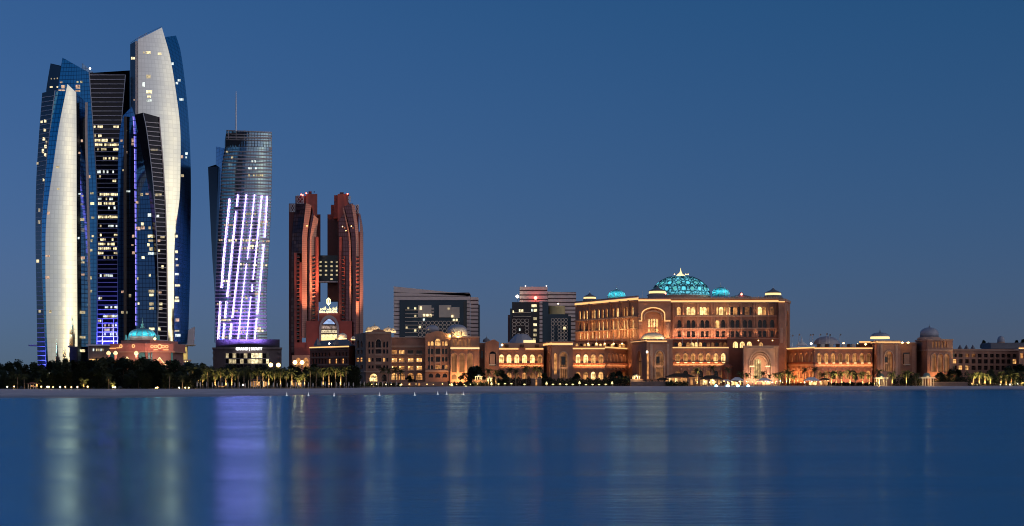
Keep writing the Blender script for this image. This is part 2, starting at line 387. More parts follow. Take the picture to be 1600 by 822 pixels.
SHORE = [(-1400, 380, 640), (-300, 420, 655), (0, 438, 667), (180, 455, 672), (350, 482, 690), (500, 514, 706), (620, 540, 800), (700, 556, 865), (800, 580, 890),
         (950, 600, 905), (1140, 630, 925), (1350, 690, 945), (1600, 762, 960), (2100, 860, 985), (3200, 1000, 1050)]
def shore(px):
    for a, c in zip(SHORE[:-1], SHORE[1:]):
        if a[0] <= px <= c[0]:
            t = (px - a[0]) / (c[0] - a[0]); return a[1] + (c[1] - a[1]) * t, a[2] + (c[2] - a[2]) * t
def shoreline():
    b = MB(); cols = []
    pxs = list(range(-1400, 3201, 20)); rr = random.Random(3)
    for px in pxs:
        dw, dv = shore(px); k = (px - 800) / FOC; col = []; dw += 9 * math.sin(px * .021 + 1) * math.sin(px * .0083) + 4 * math.sin(px * .07)
        for (t, z) in ((-0.06, -0.35), (0.0, 0.0), (0.12, 0.16), (0.3, 0.34), (0.36, 0.52), (0.6, 0.66), (0.7, 0.84), (1.0, 1.0), (1.03, 1.0)):
            D = dw + (dv - dw) * t + (rr.uniform(-1.5, 1.5) if 0 <= t < 0.9 else 0)
            col.append((k * D, D, z + (rr.uniform(-.05, .05) if 0.05 < t < 0.9 else 0)))
        cols.append(col)
    nr = len(cols[0])
    for c in cols: b.v += c
    for i in range(len(cols) - 1):
        for j in range(nr - 1):
            a = i * nr + j; b.f.append((a, a + nr, a + nr + 1, a + 1)); b.m.append(0)
    sand = mat('beach_sand', (0.52, 0.48, 0.50), 0.9, 0, 0.22, 0.12, bump=0.3)
    t = sand.node_tree; bs = t.nodes['Principled BSDF']; src = bs.inputs['Base Color'].links[0].from_socket     # wet sand by the waterline
    g = t.nodes.new('ShaderNodeNewGeometry'); sp = t.nodes.new('ShaderNodeSeparateXYZ'); mr = t.nodes.new('ShaderNodeMapRange'); mr.inputs['From Min'].default_value = .08; mr.inputs['From Max'].default_value = .32
    mxn = t.nodes.new('ShaderNodeMix'); mxn.data_type = 'RGBA'; mxn.inputs[6].default_value = (.17, .155, .16, 1)
    t.links.new(g.outputs['Position'], sp.inputs[0]); t.links.new(sp.outputs[2], mr.inputs['Value']); t.links.new(mr.outputs[0], mxn.inputs[0]); t.links.new(src, mxn.inputs[7]); t.links.new(mxn.outputs[2], bs.inputs['Base Color'])
    rr_ = t.nodes.new('ShaderNodeMapRange'); rr_.inputs['To Min'].default_value = .35; rr_.inputs['To Max'].default_value = .9; t.links.new(mr.outputs[0], rr_.inputs['Value']); t.links.new(rr_.outputs[0], bs.inputs['Roughness'])
    o = b.build('beach', sand, smooth=True)
    tag(o, 'pale strip of sand beach along the far shore', None, None, 'structure')
    g = MB()
    edge = [c[-2] for c in cols]
    for i in range(len(edge) - 1):
        a, c = edge[i], edge[i + 1]
        fa = (a[0] * 14000 / a[1], 14000, 1.0); fc = (c[0] * 14000 / c[1], 14000, 1.0)
        g.quad((a[0], a[1], 1.004), (c[0], c[1], 1.004), (fc[0], fc[1], 1.004), (fa[0], fa[1], 1.004))
    tag(g.build('ground', mat('garden_soil', (0.055, 0.05, 0.035), 0.95, 0, 0.4, 0.1)), 'flat dark ground of the gardens behind the beach', None, None, 'structure')
shoreline()

# ================================================================== THE FIVE GLASS TOWERS
def loc(px, D): p = pt(px, HZ, D); return (p.x, p.y, 1.0)
BOT = 590.0
rw = random.Random(11)

# ---- A: front-left tower with the pale sail
def tower_a():
    D0 = 1282.0
    T = thing('glass_tower', 'shorter curved tower with a pale gold glass sail, outermost of the cluster', 'tower', loc(98, D0), 'curved glass towers')
    le = curve([(66, 145), (61.7, 200), (56.8, 278), (55.4, 360), (57.5, 496), (58.6, 564), (60, BOT)])
    si = curve([(86, 141), (78.5, 200), (70, 285), (65, 360), (66, 430), (69.5, 510), (72, 564), (73, BOT)])
    bl = curve([(105.4, 131.4), (91.8, 200), (82, 268), (75, 317), (71.5, 360), (71, 430), (73, 520), (75, 564), (76, BOT)])
    bl_b = curve([(102, 143), (91.8, 200), (82, 268), (75, 317), (71.5, 360), (71, 430), (73, 520), (75, 564), (76, BOT)])
    br = curve([(119, 144.5), (119.5, 200), (120, 360), (121, 520), (121, BOT)])
    fe = curve([(134, 160), (133.5, 200), (137, 360), (138.5, 520), (138, BOT)])
    f1 = Facet(le, si, D0 + 26, D0 + 9); f1.build('striped_face', M['darkglass'], T)
    f3 = Facet(bl, br, D0, 0, turn=(71, 8, 121, 36.5)); f3.build('pale_glass_sail', M['sail'], T, 14, 60)
    f2 = Facet(si, bl_b, lambda y: f3.col(bl_b(y)) + 3.6, lambda y: f3.col(bl_b(y)) + .3); f2.build('blue_glass_facet', M['blueglass'], T)
    f4 = Facet(br, fe, f3.right, D0 + 30); f4.build('dark_glass_facet', M['navyglass'], T)
    rod('silver_edge', M['silver'], T, [(si(y), y, D0 + 7) for y in range(141, 591, 14)], 1.1, 0.7)
    rod('beige_fin', M['beigefin'], T, [(fe(y) + 1.2, y, D0 + 22) for y in range(160, 591, 14)], 4.0, 3.0)
    y = 152.0
    while y < 585:
        slab_on(f1, 'floor_band', M['bandmetal'], T, y, 1.05, out=0.9, slope=-3.0 if y < 300 else 0.0); y += 7.2
    back_of(T, le, fe, D0 + 26, D0 + 30, D0 + 62, 150)
    for (x, yy, ww, hh, k) in ((65, 190, 3, 5, 'o2'), (70.5, 189, 4, 5, 'o2'), (70, 203, 4, 5, 'o2'), (68.5, 217, 4, 5, 'o2'), (72.5, 222, 3, 4, 'o1'), (71, 229, 3.5, 5, 'o2'), (67, 236, 4, 6, 'o2'),
                               (70.5, 242, 4, 5, 'o2'), (58.5, 255, 3, 4, 'o1'), (68, 281, 3, 5, 'o2'), (61.5, 328, 3.5, 6, 'o1'), (61, 347, 3.5, 6, 'o1'), (59, 408, 4.5, 6, 'o2'), (62, 486, 4, 5, 'o1')):
        pane_on(f1, 'lit_window', M[k], T, x - ww / 2, x + ww / 2, yy - hh / 2, yy + hh / 2)
    for (x, yy, ww, hh, k) in ((90, 261, 6, 3.5, 'o1'), (75.5, 333, 5, 4.5, 'orose'), (74.5, 400, 6, 3, 'orose'), (74, 433.5, 6, 4, 'orose'), (78.5, 487, 5, 5, 'o1'), (91, 295, 5, 3, 'o1')):
        pane_on(f3, 'lit_window', M[k], T, x - ww / 2, x + ww / 2, yy - hh / 2, yy + hh / 2)
    for (x, yy, ww, hh, k) in ((124, 239, 3, 4, 'orose'), (128, 220, 3, 4, 'orose'), (129, 306, 3, 3, 'o1'), (124.5, 303, 3, 3, 'o3'), (128.5, 343, 6, 4, 'o1'), (129.5, 403, 6, 4, 'orose'), (129.5, 410, 6, 3.5, 'o1'),
                               (129.5, 429, 5, 3, 'orose'), (129, 488, 8, 5, 'o1'), (129, 527, 8, 5, 'o1'), (129, 548, 8, 5.5, 'o2'), (123, 372, 3, 3, 'o3')):
        pane_on(f4, 'lit_window', M[k], T, x - ww / 2, x + ww / 2, yy - hh / 2, yy + hh / 2)
    return f1
FA = tower_a()

# ---- B: tall dark tower behind it
def tower_b():
    D0 = 1480.0
    T = thing('glass_tower', 'dark blue glass tower with slanted spiky top, behind the pale gold sail tower', 'tower', loc(110, D0), 'curved glass towers')
    a = curve([(79, 99), (75, 122), (72, 145), (70, 300), (70, BOT)]); c = curve([(95, 104), (92, 125), (90, 145), (88, 300), (88, BOT)])
    c2 = curve([(97.7, 90), (94, 112), (90, 145), (88, 300), (88, BOT)])
    e = curve([(138.5, 113), (145, 200), (151, 297), (151.5, 360), (151.3, 520), (149.6, BOT)])
    f1 = Facet(a, c, D0 + 22, D0 + 4); f1.build('dark_glass_facet', M['darkglass'], T)
    f2 = Facet(c2, e, D0, D0 - 6); f2.build('blue_glass_facet', M['blueglass'], T)
    back_of(T, a, e, D0 + 22, D0 - 6, D0 + 60, 100)
    f3 = Facet([(128, 98.4), (128.5, 118)], [(145.5, 112.5), (146, 122)], D0 + 20, D0 + 22); f3.build('roof_fin', M['navyglass'], T, 2, 4)
    bb = MB(); p = pt(140.7, 107, D0 + 5); bb.lathe(p, [(0.01, -1.0), (1.0, 0), (0.01, 1.0)], 8); bb.build('roof_lamp', M['whitelamp'], T)
    for (x, yy, ww, hh, k) in ((98.5, 135.5, 7, 4.5, 'orose'), (121.5, 135.5, 6, 6, 'orose'), (121.5, 142, 9, 3, 'orose'), (95.5, 128.5, 3.5, 3, 'orose'), (121, 128, 3, 3, 'o1'), (127, 128, 3, 3, 'o1'), (96, 141, 10, 2, 'orose'),
                               (143.5, 302, 5, 4, 'o1'), (144, 318, 6, 4, 'o2'), (145, 340, 4, 4, 'o1'), (140, 276, 3, 6, 'orose'), (145, 369, 3, 4, 'o2'), (143, 376, 3, 5, 'o1'), (142.5, 391, 3, 5, 'o1'), (142, 434, 3, 5, 'o1'), (142.5, 455, 3, 5, 'o1')):
        pane_on(f2, 'lit_window', M[k], T, x - ww / 2, x + ww / 2, yy - hh / 2, yy + hh / 2)
    for (x, yy) in ((80, 123), (85, 123), (89.5, 122.5)): pane_on(f1, 'lit_window', M['o1'], T, x - 1, x + 1, yy - 1, yy + 1)
    for (x, yy) in ((80, 136), (90, 136)): pane_on(f1, 'lit_window', M['o2'], T, x - 2, x + 2, yy - 1.2, yy + 1.2)
tower_b()

# ---- C: middle tower with the banded front
def tower_c():
    D0 = 1440.0
    T = thing('glass_tower', 'dark middle tower with banded flat front, lit office rows and blue glowing foot', 'tower', loc(168, D0), 'curved glass towers')
    a = curve([(139.5, 114), (145.5, 200), (151.5, 297), (152, 360), (151.6, 520), (150, BOT)])
    c = curve([(196, 117), (191, 176), (187, 240), (184.5, 300), (184, 400), (184, BOT)])
    d = curve([(203, 110), (203, 200), (203, BOT)]); c2 = curve([(197, 112), (191.5, 176), (187.5, 240), (185, 300), (184.5, 400), (184.5, BOT)])
    f = Facet(a, c, D0, D0 + 1); f.build('banded_front', M['darkglass'], T)
    g = Facet(c2, d, D0 - 1, D0 + 10); g.build('blue_glass_facet', M['navyglass'], T)
    rod('silver_edge', M['silver'], T, [(a(y), y, D0) for y in range(113, 591, 14)], 1.2, 1.2)
    rod('silver_edge', M['silver'], T, [(c(y), y, D0) for y in range(117, 591, 14)], 1.0, 1.2)
    y = 116.5; rows = []
    while y < 540:
        slab_on(f, 'floor_band', M['bandmetal'], T, y, 1.15, out=1.0); rows.append(y); y += 7.05
    back_of(T, a, d, D0, D0 + 10, D0 + 45, 115)
    def row(y, x0, x1, k, dens=0.85):
        r = min(rows, key=lambda q: abs(q + 4.2 - y)) + 2.0
        x = max(x0, a(y) + 1.2)
        while x < min(x1, c(y) - 1.2):
            if rw.random() < dens: pane_on(f, 'lit_window', M[k if rw.random() < .8 else 'o1'], T, x, x + 2.5, r, r + 4.0)
            x += 2.95
    for spec in ((197, 145, 159, 'o2'), (197, 177, 184, 'o2'), (210, 146, 158, 'o2'), (218, 147, 177, 'o2'), (225, 147, 184, 'o2'), (232, 177, 184, 'o2'), (232, 152, 172, 'o1', .5), (246, 161, 176, 'o2'), (246, 178, 184, 'o1'),
                 (268, 152, 184, 'o3', .5), (275, 155, 158, 'o3'), (281, 176, 181, 'o2'), (304, 152, 184, 'o2', .95), (311, 153, 157, 'o3'), (311, 165, 176, 'o3', .8), (318, 152, 177, 'o2', .95), (325, 163, 181, 'o3', .7), (340, 152, 184, 'o2', .95),
                 (354, 156, 160, 'o1'), (354, 169, 184, 'o3', .8), (368, 152, 159, 'o2'), (368, 178, 184, 'o2'), (376, 154, 176, 'o2', .7), (383, 152, 179, 'o2', .9), (390, 152, 182, 'o2', .95), (397, 153, 160, 'o2'), (397, 178, 184, 'o1'),
                 (405, 162, 178, 'o1', .6), (433, 153, 177, 'o3', .85), (455, 155, 160, 'o3'), (469, 154, 158, 'o3'), (483, 161, 184, 'o3', .6), (491, 161, 184, 'o3', .9), (498, 152, 157, 'o3'), (505, 163, 175, 'o2', .8), (505, 180, 184, 'o3'), (512, 163, 176, 'o1', .6), (519, 163, 176, 'o1', .6), (526, 163, 184, 'o3', .6)):
        row(*spec)
    for x in (160.0, 177.5): rod('base_fin', M['bandmetal'], T, [(x, 499, D0), (x, 545, D0)], 1.1, 1.6)
    # blue floodlights along the foot of the front
    p = pt(168, 548, D0 - 9)
    bb = MB(); bb.box(p.x - 9, p.x + 9, p.y - 1, p.y + .5, p.z - 1.2, p.z - 0.3); bb.build('floodlight_trough', M['rear'], T)
    lamp('blue_floodlight', 'AREA', (p.x, p.y, p.z), (p.x, p.y + 9, p.z + 22), 90000, (0.10, 0.10, 1.0), 17, size_y=1.5)
tower_c()

# ---- D: front middle tower with raked banded side
def tower_d():
    D0 = 1345.0
    T = thing('glass_tower', 'navy low front tower with raked banded side and thin violet light line', 'tower', loc(223, D0), 'curved glass towers')
    l0 = curve([(192, 181), (187, 205), (184.5, 240), (184, 300), (184.5, BOT)])
    led = curve([(206, 166.5), (209, 200), (210.5, 290), (211.5, 400), (212, BOT)])
    sl_ = curve([(210, 178.5), (214, 200), (224, 250), (232, 297), (238, 360), (243, 440), (244.5, 500), (245, BOT)])
    sl2 = curve([(211, 179), (214, 200), (224, 250), (232, 297), (238, 360), (243, 440), (244.5, 500), (245, BOT)])
    si = curve([(223.5, 176), (228.7, 200), (238.4, 278), (244, 360), (247, 438), (246.5, 520), (246, BOT)])
    re = curve([(249, 183), (250, 200), (255, 258), (259.8, 360), (261.7, 500), (262.5, BOT)])
    f0 = Facet(l0, led, D0 + 15, D0 + 4); f0.build('navy_glass_facet', M['navyglass'], T)
    f1 = Facet(led, sl_, D0 + 4, D0 + 1.5); f1.build('blue_glass_facet', M['navyglass'], T)
    f2 = Facet(sl2, si, D0 + 1.5, D0 - 4); f2.build('dark_glass_sail', M['darkglass'], T)
    f3 = Facet(si, re, D0 - 4, D0 + 4); f3.build('banded_side', M['darkglass'], T)
    rod('silver_edge', M['silver'], T, [(si(y), y, D0 - 4) for y in range(177, 591, 12)], 1.1, 0.8)
    rod('silver_edge', M['beigefin'], T, [(re(y), y, D0 + 4) for y in range(183, 591, 12)], 1.8, 1.2)
    rod('bronze_pier', mat('bronze_pier', (0.10, 0.085, 0.07), 0.4, 0.3), T, [(196, 182, D0 + 9), (195.3, 300, D0 + 9), (195.5, 590, D0 + 9)], 4.6, 2.0)
    y = 190.0
    while y < 540:
        slab_on(f3, 'floor_band', M['bandmetal'], T, y, 1.05, out=0.8, slope=2.0 if y < 330 else 0.6); y += 7.1
    rl = random.Random(4); y = 182.0
    while y < 508:
        h = rl.uniform(4, 11)
        rod('light_line', M['leddim'], T, [(led(y) + .2, y, D0 + 3), (led(y + h) + .2, y + h, D0 + 3)], 1.1, 0.6); y += h + rl.choice((1.0, 1.6, 3.0))
    back_of(T, l0, re, D0 + 15, D0 + 4, D0 + 50, 180)
    for (f, L_) in ((f0, ((196, 204, 6, 2, 'o1'), (190, 220, 4, 4, 'orose'), (196, 221, 4, 4, 'orose'), (207, 219, 3, 5, 'orose'), (207, 225, 3, 4, 'orose'), (195.5, 229, 5, 3, 'orose'), (196, 238, 5, 4, 'orose'), (194, 266, 6, 3, 'o1'), (200, 299, 8, 3, 'o3'), (193.5, 456, 8, 4, 'orose'), (194, 488, 10, 5, 'o1'), (208, 369, 4, 4, 'orose'), (208.5, 395, 4, 5, 'orose'), (203, 462, 3, 5, 'o1'), (207, 383, 3, 3, 'orose'))),
                    (f1, ((221, 304, 4, 5, 'o1'), (230, 303, 6, 4, 'orose'), (214, 316, 5, 5, 'orose'), (234, 336, 6, 5, 'o3'), (222.5, 350, 5, 5, 'o2'), (211.5, 356, 5, 4, 'orose'), (217, 357, 4, 5, 'orose'), (223, 356, 6, 5, 'orose'), (233.5, 356, 4, 5, 'o1'), (235, 369, 8, 4.5, 'o2'), (235.5, 376, 6, 4, 'o1'), (232, 382.5, 4, 5, 'o2'), (236, 389, 5, 5, 'o1'), (235.5, 396, 8, 5, 'o3'), (223.5, 402.5, 4, 5, 'o2'), (234, 430, 3, 5, 'o2'), (215, 435.5, 2.5, 5, 'o1'), (236.5, 455, 8, 5, 'o1'), (236.5, 461, 8, 4, 'o2'), (216.5, 474.5, 3, 4.5, 'o2'), (236.5, 475, 8, 4.5, 'o1'), (236.5, 482, 7, 4, 'o1'), (237, 514, 9, 4, 'o2'))),
                    (f3, ((241, 234, 12, 3, 'o1'), (247.5, 304.5, 10, 4, 'o1'), (246.5, 338, 4, 5, 'o3'), (254, 370, 6, 4, 'o1'), (248.5, 376, 5, 4, 'orose'), (248.5, 391, 3, 5, 'o2'), (254, 417, 4, 5, 'o2'), (251, 475, 5, 5, 'o2'), (251, 482, 5, 4, 'o1'), (249, 514, 4, 5, 'o2'), (250, 457, 5, 4, 'orose')))):
        for (x, yy, ww, hh, k) in L_:
            x0, x1 = max(x - ww / 2, f.l(yy) + .3), min(x + ww / 2, f.r(yy) - .3)
            if x1 - x0 > 0.8: pane_on(f, 'lit_window', M[k], T, x0, x1, yy - hh / 2, yy + hh / 2)
tower_d()

# ---- E: the tallest tower
def tower_e():
    D0 = 1400.0
    T = thing('glass_tower', 'tallest tower with bright white glass sail tapering to a point', 'tower', loc(250, D0), 'curved glass towers')
    l0 = curve([(203.4, 69), (203.5, 200), (204, BOT)]); l1 = curve([(212, 64), (212, 200), (213, BOT)])
    bl = curve([(215.5, 62), (216, 200), (218, BOT)])
    br = curve([(253, 43), (265.6, 88.7), (275.4, 147), (281.5, 200), (282, 260), (280.5, 310), (276, 345), (272.6, 385), (272, 450), (272, BOT)])
    br2 = curve([(257.5, 58), (265.6, 88.7), (275.4, 147), (281.5, 200), (282, 260), (280.5, 310), (276, 345), (272.6, 385), (272, 450), (272, BOT)])
    re = curve([(275, 55.6), (282, 79), (290, 137), (295.5, 200), (298, 260), (298.3, 317), (297.7, 360), (296.8, 438), (294, 530), (293, BOT)])
    f0 = Facet(l0, l1, D0 + 12, D0 + 1); f0.build('dark_glass_facet', M['darkglass'], T)
    f1 = Facet(bl, br, D0, 0, turn=(216, 8, 282, 35)); f1.build('pale_glass_sail', M['sail'], T, 16, 80)
    f2 = Facet(br2, re, f1.right, lambda y: f1.right(y) + 40); f2.build('blue_glass_facet', M['deepglass'], T, 8, 60)
    rod('beige_fin', M['beigefin'], T, [(213.3, y, D0 + 0.5) for y in range(64, 591, 30)], 3.6, 2.0)
    back_of(T, l0, re, D0 + 12, lambda y: f1.right(y) + 40, D0 + 75, 70)
    rod('roof_rail', M['rear'], T, [(203.6, 67.5, D0 + 11), (214, 60.5, D0 + 1), (228.7, 52.5, D0 + 4), (253, 41.5, D0 + 15)], 1.0, 0.4)
    for i in range(9):
        x = 214 + i * 1.9; y = 61.5 - (x - 214) * 0.52; rod('roof_post', M['silver'], T, [(x, y - 2.6, D0 + 8), (x, y + 2, D0 + 8)], 0.7, 0.3)
    for (f, L_) in ((f0, ((206, 91, 3, 4, 'o2'), (209.5, 91, 2.5, 4, 'o2'), (209.5, 156, 2, 3, 'orose'))),
                    (f1, ((224.5, 82, 3, 3, 'o1'), (231.5, 82, 7, 4, 'o2'), (249.5, 84, 5, 4, 'o2'), (232, 119.5, 6, 6, 'o1'), (224.5, 132, 5, 6, 'o3'), (233, 143.5, 9, 5, 'o2'), (233, 151, 6, 4, 'o2'), (233, 157, 8, 4, 'o3'))),
                    (f2, ((269.5, 99.5, 4, 4, 'o3'), (280, 125.5, 5, 4, 'o3'), (276.5, 130, 4, 4, 'o3'), (283.5, 155.5, 6, 4, 'o3'), (284, 245, 5, 5, 'orose'), (291.5, 240, 4, 4, 'o3'), (291, 246, 3, 3, 'o3'), (285, 274.5, 5, 4, 'o1'), (276, 369, 4, 4, 'o2'), (276, 393.5, 4, 4, 'o2'), (276, 405, 3, 3, 'o2'), (277, 414.5, 4, 4, 'o1'), (276.5, 428.5, 6, 4, 'o3'), (277.5, 446, 8, 4, 'o2'), (276.5, 465, 5, 3, 'o2'), (276.5, 470, 7, 4, 'o2'), (277, 500, 6, 6, 'orose'), (276.5, 517, 7, 3, 'o1'), (278, 524, 8, 4, 'o3')))):
        for (x, yy, ww, hh, k) in L_:
            x0, x1 = max(x - ww / 2, f.l(yy) + .3), min(x + ww / 2, f.r(yy) - .3)
            if x1 - x0 > 0.8: pane_on(f, 'lit_window', M[k], T, x0, x1, yy - hh / 2, yy + hh / 2)
tower_e()

# ---- podium of the towers
def podium():
    D0 = 1245.0
    T = thing('tower_podium', 'low podium with thin cantilevered roof discs at the foot of the glass towers', 'building', loc(200, D0))
    def disc(x0, x1, y, th, m, name, dz=None, D=D0 + 20):
        c = pt((x0 + x1) / 2, y, D); r = (x1 - x0) / 2 / FOC * D; h = th / FOC * D
        bb = MB(); bb.lathe(c, [(0.01, 0), (r * .8, 0), (r, h * .55), (r, h), (0.01, h * 1.15)], 32, squash=.6); return bb.build(name, m, T)
    # block between the towers
    bb = MB(); a = pt(138, 540, D0 + 30); c = pt(274, 540, D0 + 60); bb.box(a.x, c.x, D0 + 30, D0 + 90, 1, a.z); bb.build('podium_block', mat('podium_wall', (0.20, 0.16, 0.16), 0.7), T)
    bb = MB(); bb.box(a.x - 1, a.x + 26, D0 + 27, D0 + 31, a.z - .4, a.z + 1.0); bb.build('roof_edge', M['bandmetal'], T)
    for x, k in ((146, 'o3'), (151, 'o1'), (154.5, 'o1'), (158, 'o3'), (160.5, 'o1')):
        p = pt(x, 546, D0 + 29.5); q = MB(); q.box(p.x - .5, p.x + .5, p.y - .2, p.y + .3, p.z - 1.4, p.z + .6); q.build('lit_window', M[k], T)
    bb = MB(); p = pt(140, 562, D0 + 28); bb.box(p.x, p.x + 16, p.y - 1, p.y + 1, p.z - .5, p.z + .6); bb.build('canopy_light', M['w2'], T)
    disc(44, 75, 541, 2.2, mat('disc_soffit', (0.6, 0.5, 0.4), 0.5, 0, 0.05), 'roof_disc', D=1330)
    disc(262, 306, 541, 2.6, mat('disc_pale', (0.62, 0.56, 0.52), 0.5, 0, 0.05), 'roof_disc')
    c = pt(284, 562, D0 + 20); r = 9.0 / FOC * D0
    bb = MB(); bb.lathe(c, [(r * 1.0, 0), (r * .92, (562 - 542) / FOC * D0)], 28); o = bb.build('glass_rotunda', lit('rotunda_light', (1.0, 0.68, 0.16), 0.75, .5, .3), T, True)
    q = MB()
    for i in range(28):
        t = 2 * math.pi * i / 28; p0 = (c[0] + r * 1.02 * math.cos(t), c[1] + r * 1.02 * math.sin(t), c[2]); p1 = (c[0] + r * .94 * math.cos(t), c[1] + r * .94 * math.sin(t), c[2] + 10.3); q.tube(p0, p1, .12, .12, 4)
    q.build('rotunda_mullions', M['beigefin'], o)
    disc(274, 299, 566.5, 4.5, mat('ring_terrace', (0.6, 0.45, 0.34), 0.6, 0, 0.05), 'ring_terrace')
    for x in (276, 279.5, 283, 286, 289.5, 293):
        p = pt(x, 565, D0 + 12); q = MB(); q.lathe(p, [(.01, -.5), (.45, 0), (.01, .5)], 6); q.build('terrace_lamp', M['warmlamp'], T)
    # leaning white blade
    bb = MB(); P = [pt(292.5, 541, D0 + 60), pt(301, 541, D0 + 60), pt(302.5, 511, D0 + 60), pt(294, 516, D0 + 60)]
    Q = [p + Vector((0, 6, 0)) for p in P]; bb.add(P + Q, [(0, 1, 2, 3), (7, 6, 5, 4), (0, 4, 5, 1), (1, 5, 6, 2), (2, 6, 7, 3), (3, 7, 4, 0)]); bb.build('leaning_blade', mat('blade_white', (0.66, 0.6, 0.62), 0.6, 0, .05), T)
    # blue floodlight on the outer striped face
    p = pt(52, 572, 1282); lamp('blue_floodlight', 'AREA', (p.x, p.y, p.z), (p.x + 4, p.y + 12, p.z + 14), 16000, (0.08, 0.10, 1.0), 6)
podium()
